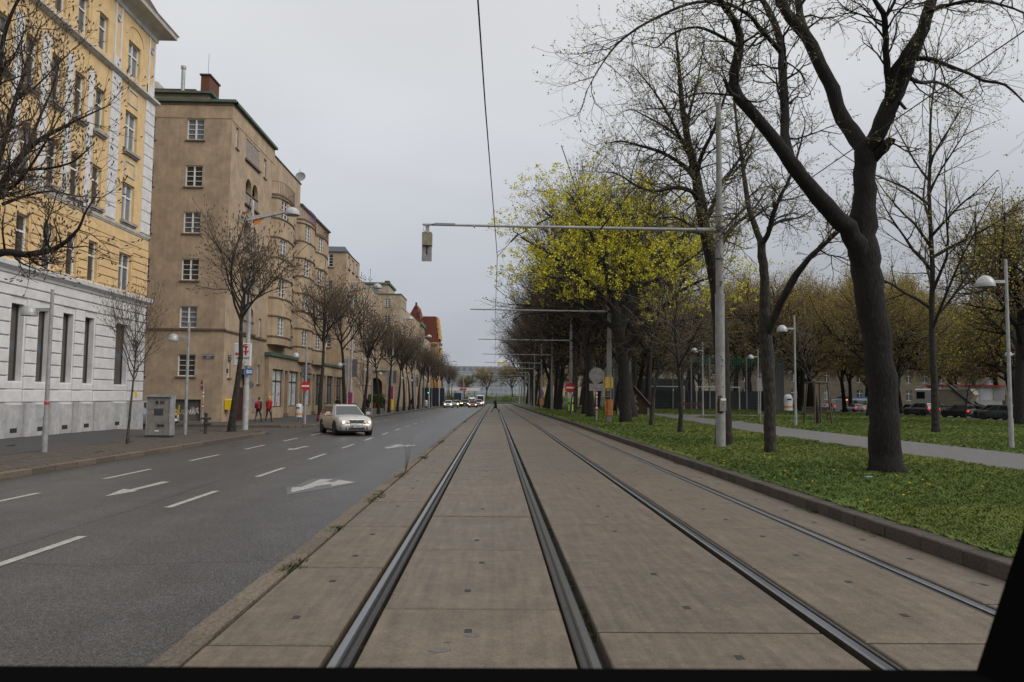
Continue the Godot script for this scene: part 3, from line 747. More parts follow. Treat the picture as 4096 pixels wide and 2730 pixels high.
func stones(called: String, mk_: String, line: Array, w: float, step: float, top: float, depth: float, single: float):
	var root := Node3D.new()
	root.name = numbered(called)
	root.set_meta("kind", "structure")
	add_child(root)
	var ms := []
	for k in 3:
		var mb := MB.new()
		mb.bev(Vector3(0, -depth / 2, 0), Vector3(w, depth, step - 0.012), 0.014)
		ms.append(mb.mesh(M[mk_ + str(k)]))
	var rest := MB.new()
	for i in line.size() - 1:
		var a := Vector2(line[i][0], line[i][1])
		var b := Vector2(line[i + 1][0], line[i + 1][1])
		var n := maxi(1, int(round((b - a).length() / step)))
		var turn := atan2(-(b - a).x, (b - a).y)
		for k in n:
			var q := a.lerp(b, (k + 0.5) / n)
			var at := P(q.x + rng.randf_range(-0.006, 0.006), top + fall(q.y) + rng.randf_range(-0.005, 0.005), q.y)
			if q.y < single and q.x > -24.0:
				var s := inst("kerb_stone", ms[rng.randi() % 3], root, at)
				s.rotation.y = turn + rng.randf_range(-0.006, 0.006)
				if (b - a).length() / n < step * 0.8: s.scale.z = (b - a).length() / n / step
			else:
				rest.box(at - Vector3(0, depth / 2, 0), Vector3(w, depth, step), Basis(Vector3.UP, turn))
	if rest.v.size():
		var o := obj("kerb_stone", rest, M[mk_ + "0"], root)
		o.set_meta("kind", "stuff")

func tuft(blades: int, hgt: float, spread: float, sd: int) -> ArrayMesh:
	var r := RandomNumberGenerator.new()
	r.seed = sd
	var mb := MB.new()
	mb.colored = true
	for i in blades:
		var a := r.randf() * TAU
		var o := Vector3(cos(a), 0, sin(a)) * spread * sqrt(r.randf())
		var l := Vector3(r.randfn(), 0, r.randfn()) * 0.35
		var h := hgt * r.randf_range(0.5, 1.15)
		var t := (l + Vector3.UP).normalized() * h
		var w := Vector3(cos(a + 1.3), 0, sin(a + 1.3)) * r.randf_range(0.0025, 0.005)
		var g := r.randf_range(0.75, 1.25)
		mb.col = Color(g * r.randf_range(0.85, 1.2), g, g * 0.9)
		var k := mb.v.size()
		mb.tri(o - w, o + w, o + t * 0.62 + w * 0.5)
		mb.tri(o - w, o + t * 0.62 + w * 0.5, o + t + l * h * 0.5)
		for q in range(k, mb.v.size()): mb.n[q] = (mb.n[q] * 0.4 + Vector3.UP).normalized()
	return mb.mesh(M.blade)

func scatter(called: String, mesh: Mesh, xf: Array, cols: Array) -> MultiMeshInstance3D:
	var mm := MultiMesh.new()
	mm.transform_format = MultiMesh.TRANSFORM_3D
	mm.use_colors = true
	mm.mesh = mesh
	mm.instance_count = xf.size()
	for i in xf.size():
		mm.set_instance_transform(i, xf[i])
		mm.set_instance_color(i, cols[i])
	var o := MultiMeshInstance3D.new()
	o.multimesh = mm
	o.name = numbered(called)
	o.set_meta("kind", "stuff")
	add_child(o)
	return o

func on_path(x: float, d: float) -> bool:
	var l := 12.2 if d < 33 else 12.0 + (d - 33.0) * 0.05
	var r := 16.7 if d < 24 else (16.2 if d < 45 else 16.9)
	if d > 80: r = 15.9
	if x > l - 0.03 and x < r + 0.03: return true
	if x > 16.5 and x < 40 and d > 54.0 + (x - 16.9) * 0.55 - maxf(0, x - 25) * 0.25 and d < 56.2 + (x - 16.9) * 0.55 - maxf(0, x - 25) * 0.27: return true
	if x > 16 and x < 46 and d > 66.0 + (x - 16.4) * 0.7 - maxf(0, x - 22) * 0.35 and d < 74.2 + (x - 16.2) * 0.45 - maxf(0, x - 21) * 0.3: return true
	if x > park_x(d) - 4.6: return true
	return false

func build_grass():
	var r := RandomNumberGenerator.new()
	r.seed = 77
	var nn := FastNoiseLite.new()
	nn.seed = 9
	nn.frequency = 0.35
	nn.fractal_octaves = 3
	var sets := [[], [], []]
	var cls := [[], [], []]
	var total := 150000
	for i in total:
		# denser close to the camera
		var d: float = 5.5 + 105.0 * pow(r.randf(), 2.1)
		var x := 5.36 + (minf(5.0 + d * 0.72, 60.0) - 5.36) * pow(r.randf(), 1.15)
		if on_path(x, d): continue
		var k := nn.get_noise_2d(x, d)
		var k2 := nn.get_noise_2d(x * 0.25 + 50.0, d * 0.25)
		if k2 < -0.45 and r.randf() < 0.6: continue
		var s := clampf(0.75 + d * 0.016, 0.75, 2.2) * r.randf_range(0.7, 1.3) * (1.0 + 0.35 * k)
		var g := 0.175 * (1.0 + 0.25 * k + 0.4 * k2) * r.randf_range(0.85, 1.15)
		var b := Basis(Vector3.UP, r.randf() * TAU).scaled(Vector3(s * 1.3, s, s * 1.3))
		var w := i % 3
		sets[w].append(Transform3D(b, P(x, lawn_y(x, d) - 0.005, d)))
		cls[w].append(Color(g * (0.72 + 0.2 * k2), g, g * 0.2))
	for w in 3:
		var o := scatter("grass", tuft(15, 0.075, 0.065, 100 + w), sets[w], cls[w])
		tag(o, "short green lawn grass with dandelions beside the tram track", "grass")
	# dandelions: flower heads over the lawn
	var fm := MB.new()
	fm.colored = true
	fm.lathe(Vector3(0, 0.09, 0), [Vector2(0.001, -0.008), Vector2(0.018, 0.0), Vector2(0.02, 0.008), Vector2(0.001, 0.014)], 7)
	fm.col = Color(0.2, 0.3, 0.1)
	fm.rod(Vector3.ZERO, Vector3(0, 0.088, 0), 0.0025, 3)
	var fx := []
	var fc := []
	for i in 380:
		var d: float = 6.5 + 50.0 * pow(r.randf(), 1.4)
		var x := 5.4 + (minf(6.0 + d * 0.5, 26.0) - 5.4) * pow(r.randf(), 1.2)
		if on_path(x, d) or nn.get_noise_2d(x * 0.5, d * 0.5) < 0.02: continue
		fx.append(Transform3D(Basis(Vector3(r.randfn(), 0, r.randfn()).normalized(), r.randf() * 0.4).scaled(Vector3.ONE * r.randf_range(0.7, 1.15)), P(x, lawn_y(x, d), d)))
		fc.append(Color(0.75, 0.46, 0.01))
	var fo := scatter("dandelion_flowers", fm.mesh(M.moss), fx, fc)
	tag(fo, "tiny yellow dandelion flowers scattered over the lawn", "flowers")
	# moss and weeds in the gaps beside rails and kerbs
	var mx := [[], []]
	var mc := [[], []]
	for ln in [[-1.09, 0.02], [-0.905, 0.012], [0.585, 0.012], [0.775, 0.018], [2.515, 0.016], [2.725, 0.01], [4.105, 0.01], [4.29, 0.014], [5.065, 0.012], [-2.005, 0.03]]:
		for i in 900:
			var d: float = 3.5 + 90.0 * pow(r.randf(), 1.9)
			var k := nn.get_noise_2d(ln[0] * 9.0, d * 0.8)
			if k < (0.0 if absf(ln[0] + 2.0) < 0.1 or absf(ln[0] - 2.7) < 0.25 else 0.12): continue
			var s := r.randf_range(0.25, 0.7) * (1.0 + 0.6 * k)
			var w := 0
			if absf(ln[0] + 2.005) < 0.01: s *= 1.3
			mx[w].append(Transform3D(Basis(Vector3.UP, r.randf() * TAU).scaled(Vector3(s * 0.8, s * 0.55, s * 0.8)), P(ln[0] + r.randf_range(-1, 1) * ln[1], -0.07 + fall(d), d)))
			var g := r.randf_range(0.05, 0.1)
			mc[w].append(Color(g * r.randf_range(0.7, 1.2), g, g * 0.3))
	for q in [[-2.02, 8.1], [-2.0, 8.35], [-2.02, 10.6], [-2.05, 13.6], [-2.0, 14.1], [-2.02, 14.4], [-2.05, 17.6], [-2.0, 18.2], [-2.0, 22.6], [-2.0, 23.0], [-2.02, 30.5], [-2.0, 31.2], [-2.0, 42.0], [-2.0, 55.0], [4.98, 12.7], [5.02, 12.9], [4.99, 10.6], [5.0, 21.5], [-12.2, 30.0], [-11.9, 24.5], [-13.3, 29.6], [-16.0, 27.0]]:
		for i in 9:
			var s := r.randf_range(0.45, 1.05)
			mx[1].append(Transform3D(Basis(Vector3.UP, r.randf() * TAU).scaled(Vector3(s, s, s)), P(q[0] + r.randf_range(-0.09, 0.09), -0.03 + (-0.06 if q[0] < -11.0 else 0.0), q[1] + r.randf_range(-0.3, 0.3))))
			var g := r.randf_range(0.06, 0.12)
			mc[1].append(Color(g * 0.85, g, g * 0.25))
	for w in 2:
		var o := scatter("weeds", tuft(12, 0.085, 0.05, 200 + w), mx[w], mc[w])
		tag(o, ["thin line of moss and weeds growing in the rail gaps", "small tufts of weeds sprouting along the kerbs"][w], "weeds")

# ---------- buildings ----------
class Face:
	# a wall plane: origin, along, outward
	var o: Vector3
	var u: Vector3
	var n: Vector3
	func _init(a: Vector3, b: Vector3, e: Vector3):
		o = a; u = b; n = e
	func at(x: float, y: float, z := 0.0) -> Vector3:
		return o + u * x + Vector3.UP * y + n * z
	func basis() -> Basis:
		return Basis(u, Vector3.UP, n)

func wall(mb: MB, f: Face, x0: float, x1: float, y0: float, y1: float, holes: Array, depth: float):
	# holes: Rect2 in the wall's own metres; reveals run inwards by depth
	var xs := [x0, x1]
	var ys := [y0, y1]
	for h in holes:
		for q in [h.position.x, h.end.x]: if q > x0 and q < x1: xs.append(q)
		for q in [h.position.y, h.end.y]: if q > y0 and q < y1: ys.append(q)
	xs.sort()
	ys.sort()
	for i in xs.size() - 1:
		if xs[i + 1] - xs[i] < 0.0005: continue
		for j in ys.size() - 1:
			if ys[j + 1] - ys[j] < 0.0005: continue
			var c := Vector2((xs[i] + xs[i + 1]) / 2, (ys[j] + ys[j + 1]) / 2)
			var skip := false
			for h in holes:
				if h.has_point(c):
					skip = true
					break
			if not skip: mb.quad(f.at(xs[i], ys[j]), f.at(xs[i + 1], ys[j]), f.at(xs[i + 1], ys[j + 1]), f.at(xs[i], ys[j + 1]))
	for h in holes:
		var a: float = h.position.x
		var b: float = h.end.x
		var s: float = h.position.y
		var t: float = h.end.y
		mb.quad(f.at(a, s, -depth), f.at(a, s), f.at(a, t), f.at(a, t, -depth))
		mb.quad(f.at(b, s), f.at(b, s, -depth), f.at(b, t, -depth), f.at(b, t))
		mb.quad(f.at(a, s, -depth), f.at(b, s, -depth), f.at(b, s), f.at(a, s))
		mb.quad(f.at(a, t), f.at(b, t), f.at(b, t, -depth), f.at(a, t, -depth))

func fbox(mb: MB, f: Face, x0: float, x1: float, y0: float, y1: float, z0: float, z1: float):
	mb.box(f.at((x0 + x1) / 2, (y0 + y1) / 2, (z0 + z1) / 2), Vector3(x1 - x0, y1 - y0, z1 - z0), f.basis())

var winproto := {}

func window(parent: Node, f: Face, x: float, y: float, w: float, h: float, depth: float, style: String, g := -1):
	# a casement in its opening: frame mesh with panes as children
	if g < 0: g = [0, 0, 1, 3, 0, 2, 1, 0][rng.randi() % 8]
	var key := "%s_%.2f_%.2f_%d" % [style, w, h, g]
	if not winproto.has(key):
		var fr := MB.new()
		var panes := []
		var b := 0.06
		fr.box(Vector3(b / 2, h / 2, 0.03), Vector3(b, h, 0.07))
		fr.box(Vector3(w - b / 2, h / 2, 0.03), Vector3(b, h, 0.07))
		fr.box(Vector3(w / 2, b / 2, 0.03), Vector3(w - 2 * b, b, 0.07))
		fr.box(Vector3(w / 2, h - b / 2, 0.03), Vector3(w - 2 * b, b, 0.07))
		var cols := 2
		var rows := []
		if style == "grid":
			rows = [0.0, 0.25, 0.5, 0.75, 1.0]
		elif style == "tee":
			rows = [0.0, 0.66, 1.0]
		elif style == "two":
			rows = [0.0, 1.0]
		elif style == "slim":
			rows = [0.0, 0.66, 1.0]
			cols = 1
		elif style == "blind":
			rows = [0.0, 0.4, 0.52, 1.0]
			cols = 1
		var iw := w - 2 * b
		var ih := h - 2 * b
		for k in range(1, cols):
			fr.box(Vector3(b + iw * k / cols, h / 2, 0.035), Vector3(0.1 if style != "tee" else 0.075, ih, 0.075))
		for k in range(1, rows.size() - 1):
			if style != "blind": fr.box(Vector3(w / 2, b + ih * rows[k], 0.028), Vector3(iw, 0.035 if style == "grid" else 0.075, 0.06))
		for i in cols:
			for j in rows.size() - 1:
				panes.append([b + iw * i / cols, b + ih * rows[j], iw / cols, ih * (rows[j + 1] - rows[j]), j])
		var node := MeshInstance3D.new()
		node.mesh = fr.mesh(M.darkframe if style == "blind" else M.frame)
		node.name = "window"
		for q in panes:
			var pm := MB.new()
			pm.box(Vector3(q[0] + q[2] / 2, q[1] + q[3] / 2, 0.0), Vector3(q[2], q[3], 0.012))
			var mm: Material = M["glass%d" % g]
			if style == "blind": mm = M.blindband if q[4] == 1 else M.blind
			var pn := MeshInstance3D.new()
			pn.mesh = pm.mesh(mm)
			pn.name = "pane"
			node.add_child(pn, true)
		winproto[key] = node
	var o: Node3D = winproto[key].duplicate()
	o.name = "window"
	parent.add_child(o, true)
	o.transform = Transform3D(f.basis(), f.at(x, y, -depth + 0.01))

func arch_fill(mb: MB, f: Face, x0: float, x1: float, ytop: float, z: float, depth: float):
	# spandrels that turn a square hole head into a round arch
	var r := (x1 - x0) / 2
	var c := Vector2((x0 + x1) / 2, ytop - r)
	var n := 8
	for side in [0, 1]:
		var corner := Vector2(x0 if side == 0 else x1, ytop)
		for i in n:
			var a0 := PI / 2 * i / n + (PI / 2 if side == 0 else 0.0)
			var a1 := PI / 2 * (i + 1) / n + (PI / 2 if side == 0 else 0.0)
			var p := c + Vector2(cos(a0), sin(a0)) * r
			var q := c + Vector2(cos(a1), sin(a1)) * r
			mb.tri(f.at(q.x, q.y, z), f.at(p.x, p.y, z), f.at(corner.x, corner.y, z))
			mb.quad(f.at(p.x, p.y, z), f.at(q.x, q.y, z), f.at(q.x, q.y, z - depth), f.at(p.x, p.y, z - depth))

func build_yellow():
	var X := -18.85
	var t := thing("corner_house", "yellow and white plaster corner house with rusticated ground floor", "building", P(X, -0.06, 43.0))
	t.position = Vector3.ZERO
	var D0 := 8.0
	var D1 := 43.0
	var f := Face.new(P(X, 0, D0), Vector3(0, 0, -1), Vector3(1, 0, 0))
	var cols := [[39.85, 41.2]]
	var c := 36.85
	while c > 9.5:
		cols.append([c, c + 0.86])
		c -= 1.86
	var white := MB.new()
	var yel := MB.new()
	var hw := []
	var hy := []
	for q in cols:
		var a: float = q[0] - D0
		var w: float = q[1] - q[0]
		hw.append(Rect2(a, 2.15, w, 3.05))
		hy.append(Rect2(a, 6.9, w, 1.9))
		for fl in [[10.45, 1.95], [14.05, 2.05], [18.0, 1.75]]: hy.append(Rect2(a, fl[0], w, fl[1]))
	wall(white, f, 0, D1 - D0, -0.3, 6.35, hw, 0.32)
	wall(yel, f, 0, D1 - D0, 6.35, 21.4, hy, 0.3)
	# return wall on the side street, and closing walls
	var fs := Face.new(P(X, 0, D1), Vector3(-1, 0, 0), Vector3(0, 0, -1))
	wall(white, fs, 0, 14, -0.3, 6.35, [], 0.3)
	wall(yel, fs, 0, 14, 6.35, 21.4, [], 0.3)
	wall(yel, Face.new(P(X - 14, 0, D0), Vector3(1, 0, 0), Vector3(0, 0, 1)), 0, 14, -0.3, 21.4, [], 0.3)
	obj("wall", white, M.white, t)
	obj("wall", yel, M.yellow, t)
	# windows with sills
	var vis := 26.0
	for i in cols.size():
		var q: Array = cols[i]
		var a: float = q[0] - D0
		var w: float = q[1] - q[0]
		if q[0] < vis: continue
		window(t, f, a, 2.15, w, 3.05, 0.3, "blind", 0)
		window(t, f, a, 6.9, w, 1.9, 0.22, "tee" if w > 1 else "slim", [1, 3, 0, 1, 3][i % 5])
		for fl in [[10.45, 1.95], [14.05, 2.05], [18.0, 1.75]]:
			window(t, f, a, fl[0], w, fl[1], 0.22, "tee" if w > 1 else "slim", 2 if i == 0 else [1, 3, 0, 3, 1][(i + int(fl[0])) % 5])
			if fl[0] < 17.0:
				var s := MB.new()
				fbox(s, f, a - 0.14, a + w + 0.14, fl[0] - 0.16, fl[0] - 0.02, -0.02, 0.2)
				fbox(s, f, a - 0.1, a + w + 0.1, fl[0] - 0.24, fl[0] - 0.16, -0.02, 0.12)
				obj("window_sill", s, M.sillgrey, t)
		# parapet panels beneath
		var pn := MB.new()
		fbox(pn, f, a, a + w, 10.16 - 0.02, 10.2, 0.0, 0.06)
		fbox(pn, f, a + 0.0, a + w, 9.72 + 0.5, 10.2, 0.003, 0.035)
		obj("apron", pn, M.white, t)
		if w > 1.0:
			for y in [13.05, 16.75]:
				var fr := MB.new()
				for e in [[a + 0.1, a + w - 0.1, y + 0.42, y + 0.5], [a + 0.1, a + w - 0.1, y - 0.3, y - 0.22], [a + 0.1, a + 0.19, y - 0.22, y + 0.42], [a + w - 0.19, a + w - 0.1, y - 0.22, y + 0.42]]:
					fbox(fr, f, e[0], e[1], e[2], e[3], -0.01, 0.045)
				obj("stucco_panel", fr, M.trim, t)
	# rusticated courses, proud of the wall, with open joints
	var edges := [0.0]
	var so := cols.duplicate()
	so.sort_custom(func(p, q): return p[0] < q[0])
	var piers := []
	var last := vis - D0 - 1.2
	for q in so:
		if q[0] < vis - 1.0: continue
		piers.append([last, q[0] - D0 - 0.1])
		last = q[1] - D0 + 0.1
	piers.append([last, D1 - D0 + 0.05])
	var shared := {}
	var course := func(x0, x1, y0, y1, zz, m, nm):
		var key := "%.2f %.2f %.2f %s" % [x1 - x0, y1 - y0, zz, nm]
		if not shared.has(key):
			var mb := MB.new()
			var hx: float = (x1 - x0) / 2
			var hy2: float = (y1 - y0) / 2
			# block with chamfered rim
			var B := 0.02
			for g in [[[hx, hy2, 0.0], [hx, hy2, zz - B]], [[hx, hy2, zz - B], [hx - B, hy2 - B, zz]]]:
				var k := []
				for l in g:
					for s in [[-1, -1], [1, -1], [1, 1], [-1, 1]]: k.append(Vector3(s[0] * l[0], s[1] * l[1], l[2]))
				for i in 4:
					var j := (i + 1) % 4
					mb.quad(k[i], k[j], k[4 + j], k[4 + i])
			mb.quad(Vector3(-hx + B, -hy2 + B, zz), Vector3(hx - B, -hy2 + B, zz), Vector3(hx - B, hy2 - B, zz), Vector3(-hx + B, hy2 - B, zz))
			shared[key] = mb.mesh(m)
		var o := inst(nm, shared[key], t)
		o.transform = Transform3D(f.basis(), f.at((x0 + x1) / 2, (y0 + y1) / 2, 0.0))
	for p in piers:
		for k in 8:
			var y0 := 1.3 + k * 0.52
			course.call(p[0], p[1], y0 + 0.025, y0 + 0.495, 0.08, M.white, "stone_course")
		for k in 6:
			var y0 := 6.95 + k * 0.4
			course.call(p[0], p[1], y0 + 0.015, minf(y0 + 0.375, 9.9), 0.06, M.yellow, "stone_course")
	for k in 2:
		course.call(vis - D0 - 1.2, D1 - D0 + 0.05, 5.49 + k * 0.42, 5.86 + k * 0.42, 0.08, M.white, "stone_course")
	course.call(vis - D0 - 1.2, D1 - D0 + 0.05, 9.37, 9.92, 0.04, M.yellow, "stone_course")
	# below the windows
	for q in so:
		if q[0] < vis: continue
		course.call(q[0] - D0 - 0.09, q[1] - D0 + 0.09, 1.32, 1.8, 0.03, M.white, "stone_course")
		course.call(q[0] - D0 - 0.09, q[1] - D0 + 0.09, 1.84, 2.12, 0.03, M.white, "stone_course")
	# plinth with buttress-like piers and cellar vents
	var pl := MB.new()
	fbox(pl, f, 0, D1 - D0 + 0.09, -0.3, 1.22, 0.0, 0.08)
	for p in piers: fbox(pl, f, p[0] + 0.02, p[1] - 0.02, -0.3, 1.26, 0.08, 0.16)
	obj("plinth", pl, M.plinth, t)
	for q in so:
		if q[0] < vis: continue
		var vt := MB.new()
		fbox(vt, f, q[0] - D0 + 0.2, q[0] - D0 + 0.65, 0.12, 0.3, 0.0, 0.085)
		obj("cellar_vent", vt, M.hole, t)
	# cornices: profiles swept along the front and round the corner
	cornice(t, f, D1 - D0, 6.32, [[0.0, 0.0], [0.08, 0.02], [0.1, 0.12], [0.22, 0.22], [0.3, 0.26], [0.32, 0.44], [0.3, 0.46], [0.05, 0.52], [0.0, 0.54]], M.white, "cornice")
	cornice(t, f, D1 - D0, 9.94, [[0.0, 0.0], [0.06, 0.0], [0.07, 0.06], [0.1, 0.08], [0.12, 0.2], [0.0, 0.26]], M.trim, "string_course")
	cornice(t, f, D1 - D0, 17.4, [[0.0, 0.0], [0.1, 0.04], [0.2, 0.12], [0.26, 0.14], [0.26, 0.26], [0.0, 0.34]], M.trim, "string_course")
	cornice(t, f, D1 - D0, 20.9, [[0.0, 0.0], [0.08, 0.05], [0.1, 0.25], [0.25, 0.4], [0.42, 0.5], [0.8, 0.56], [0.82, 0.74], [0.9, 0.82], [0.0, 0.9]], M.trim, "cornice")
	# mansard roof
	var rf := MB.new()
	var h0 := 21.7
	rf.quad(f.at(0, h0, 0.6), f.at(D1 - D0 + 0.5, h0, 0.6), f.at(D1 - D0 - 0.9, h0 + 3.4, -1.4), f.at(0, h0 + 3.4, -1.4))
	rf.quad(f.at(D1 - D0 + 0.5, h0, 0.6), f.at(D1 - D0 + 0.5, h0, -14), f.at(D1 - D0 - 0.9, h0 + 3.4, -14), f.at(D1 - D0 - 0.9, h0 + 3.4, -1.4))
	rf.quad(f.at(0, h0 + 3.4, -1.4), f.at(D1 - D0 - 0.9, h0 + 3.4, -1.4), f.at(D1 - D0 - 0.9, h0 + 3.4, -14), f.at(0, h0 + 3.4, -14))
	obj("roof", rf, M.redtile, t)
	# quoin strips and pilasters
	for q in [[38.2, 39.15], [42.0, 43.0]]:
		var k := 0
		while k < 12:
			var y := 10.22 + k * 0.6
			course.call(q[0] - D0, q[1] - D0 + (0.07 if q[1] > 42 else 0.0), y + 0.012, y + 0.588, 0.07, M.white, "quoin")
			k += 1
		var pm := MB.new()
		for e in [[q[0] + 0.1, q[0] + 0.24], [q[1] - 0.24, q[1] - 0.1]]: fbox(pm, f, e[0] - D0, e[1] - D0, 17.75, 20.9, -0.01, 0.05)
		fbox(pm, f, q[0] - D0 + 0.1, q[1] - D0 - 0.1, 17.74, 18.3, -0.01, 0.055)
		obj("pilaster", pm, M.white, t)
		var ring := MB.new()
		ring.lathe(f.at((q[0] + q[1]) / 2 - D0, 20.3, 0.0), [Vector2(0.12, 0.0), Vector2(0.12, 0.06), Vector2(0.2, 0.07), Vector2(0.2, 0.0)], 16, Basis(Vector3(0, 0, 1), Vector3(1, 0, 0), Vector3(0, 1, 0)))
		obj("rosette", ring, M.trim, t)
	for i in range(1, cols.size() - 1):
		var q: Array = cols[i]
		if q[0] < vis: continue
		var pm := MB.new()
		fbox(pm, f, q[0] - D0 - 0.76, q[0] - D0 - 0.22, 10.22, 16.6, -0.01, 0.045)
		obj("pilaster", pm, M.white, t)
		var pp := MB.new()
		fbox(pp, f, q[0] - D0 - 0.78, q[0] - D0 - 0.2, 17.8, 20.6, -0.01, 0.035)
		obj("pilaster", pp, M.yellow, t)
	# arched moulding over the top corner window
	var am := MB.new()
	var pts := []
	var rr := []
	for i in 15:
		var a := PI * i / 14.0
		pts.append(f.at(40.53 - D0 + cos(a) * 0.95, 19.95 + sin(a) * 0.62, 0.01))
		rr.append(0.035)
	am.tube(pts, rr, 6)
	obj("arch_moulding", am, M.yellow, t)
	# plates near the corner
	var sp := MB.new()
	fbox(sp, f, 41.6 - D0, 42.25 - D0, 4.05, 4.42, 0.06, 0.085)
	var plate := one("street_sign", "dark enamel street name plate on the white corner house", "sign", sp, M.ink_navy)
	for e in [[41.68, 41.9, 4.26, 4.36], [41.96, 42.17, 4.22, 4.3], [41.8, 42.08, 4.1, 4.18]]:
		var pb := MB.new()
		fbox(pb, f, e[0] - D0, e[1] - D0, e[2], e[3], 0.083, 0.089)
		obj("print_line", pb, M.ink_grey, plate)
	var hn := MB.new()
	fbox(hn, f, 41.8 - D0, 41.98 - D0, 3.55, 3.78, 0.06, 0.08)
	one("house_number", "small house number plate under the street name plate", "sign", hn, M.signwhite)
	var br := MB.new()
	fbox(br, f, 42.05 - D0, 42.35 - D0, 1.5, 1.85, 0.06, 0.085)
	one("brass_plate", "small brass plate near the foot of the white corner", "sign", br, M.ink_yellow)

func cornice(t: Node, f: Face, L: float, y: float, prof: Array, m: Material, nm: String):
	var mb := MB.new()
	for i in prof.size() - 1:
		var a: Array = prof[i]
		var b: Array = prof[i + 1]
		# front run, then mitred return round the far corner
		mb.quad(f.at(0, y + a[1], a[0]), f.at(L + a[0], y + a[1], a[0]), f.at(L + b[0], y + b[1], b[0]), f.at(0, y + b[1], b[0]))
		mb.quad(f.at(L + a[0], y + a[1], a[0]), f.at(L + a[0], y + a[1], -14), f.at(L + b[0], y + b[1], -14), f.at(L + b[0], y + b[1], b[0]))
	obj(nm, mb, m, t)

func loggia(t: Node, f: Face, mbw: MB, x0: float, y0: float, w: float, arched: bool):
	# two bays behind a slatted parapet
	var bw := w / 2 - 0.12
	for k in 2:
		var a := x0 + k * (w / 2 + 0.06) + 0.03
		if arched: arch_fill(mbw, f, a, a + bw, y0 + 1.85, 0.0, 0.25)
		var sl := MB.new()
		var n := 6
		for i in n:
			var xx := a + bw * (i + 0.5) / n
			fbox(sl, f, xx - bw / n * 0.36, xx + bw / n * 0.36, y0 + 0.02, y0 + (0.78 if arched else 1.4), -0.1, -0.02)
		if not arched: fbox(sl, f, a, a + bw, y0 + 0.4, y0 + 0.45, -0.13, -0.1)
		obj("loggia_screen", sl, M.slat, t)
		if arched:
			var lg := MB.new()
			fbox(lg, f, a - 0.05, a + bw + 0.05, y0 + 0.78, y0 + 0.86, -0.12, 0.05)
			obj("ledge", lg, M.ledge, t)
	var lg2 := MB.new()
	fbox(lg2, f, x0 - 0.12, x0 + w + 0.12, y0 - 0.14, y0 - 0.02, -0.02, 0.16)
	obj("ledge", lg2, M.ledge, t)
	var bk := MB.new()
	fbox(bk, f, x0 - 0.1, x0 + w + 0.1, y0 - 0.05, y0 + 2.0, -0.75, -0.7)
	obj("loggia_back", bk, M.brown, t)

func bow(t: Node, xw: float, d0: float, d1: float, y0: float, y1: float, prot: float, floors: Array, sd: int):
	# shallow rounded bay that stands out of the wall, with two windows to a floor
	var n := 12
	var L := d1 - d0
	var pt := func(a: float) -> Vector2:
		var s := a * 2.0 - 1.0
		return Vector2(d0 + L * a, xw + prot * pow(maxf(0.0, 1.0 - pow(absf(s), 3.2)), 0.45))
	var mb := MB.new()
	var led := MB.new()
	# window segments: near the near end and past the middle
	var cuts := [0.0, 0.02, 0.06, 0.1, 0.34, 0.42, 0.5, 0.58, 0.66, 0.9, 0.94, 0.98, 1.0]
	for i in cuts.size() - 1:
		var a: Vector2 = pt.call(cuts[i])
		var b: Vector2 = pt.call(cuts[i + 1])
		var A := P(a.y, 0, a.x)
		var B := P(b.y, 0, b.x)
		var u := (B - A).normalized()
		var nn := u.cross(Vector3.UP).normalized()
		var f := Face.new(A, u, nn)
		var w := A.distance_to(B)
		var holes := []
		if i == 3 or i == 8:
			for y in floors: holes.append(Rect2(0.06, y, w - 0.12, 1.42))
		wall(mb, f, 0, w, y0, y1, holes, 0.16)
		for h in holes: window(t, f, h.position.x, h.position.y, h.size.x, h.size.y, 0.14, "grid", [0, 1, 1, 2, 3, 0][(i + sd + int(h.position.y)) % 6])
		for y in floors:
			fbox(led, f, -0.03, w + 0.03, y - 0.13, y - 0.03, -0.02, 0.07)
			fbox(led, f, -0.03, w + 0.03, y + 1.46, y + 1.55, -0.02, 0.08)
		fbox(led, f, -0.03, w + 0.03, y1 - 0.12, y1 + 0.02, -0.02, 0.06)
	# floor of the terrace on top
	for i in cuts.size() - 1:
		var a: Vector2 = pt.call(cuts[i])
		var b: Vector2 = pt.call(cuts[i + 1])
		mb.quad(P(xw - 0.1, y1, a.x), P(a.y, y1, a.x), P(b.y, y1, b.x), P(xw - 0.1, y1, b.x))
		mb.quad(P(xw - 0.1, y0, b.x), P(b.y, y0, b.x), P(a.y, y0, a.x), P(xw - 0.1, y0, a.x))
	obj("bow_bay", mb, M.brown2, t)
	obj("ledge", led, M.ledge, t)
	# railing
	var rl := MB.new()
	var top := []
	var rr := []
	for i in 25:
		var a: Vector2 = pt.call(i / 24.0)
		var q := P(lerpf(xw, a.y, 0.94), y1, a.x)
		top.append(q + Vector3(0, 1.0, 0))
		rr.append(0.022)
		rl.rod(q, q + Vector3(0, 1.0, 0), 0.012, 4)
	rl.tube(top, rr, 5)
	obj("balcony_railing", rl, M.ink_purple if sd == 1 else (M.ledge if sd == 0 else M.rust), t)

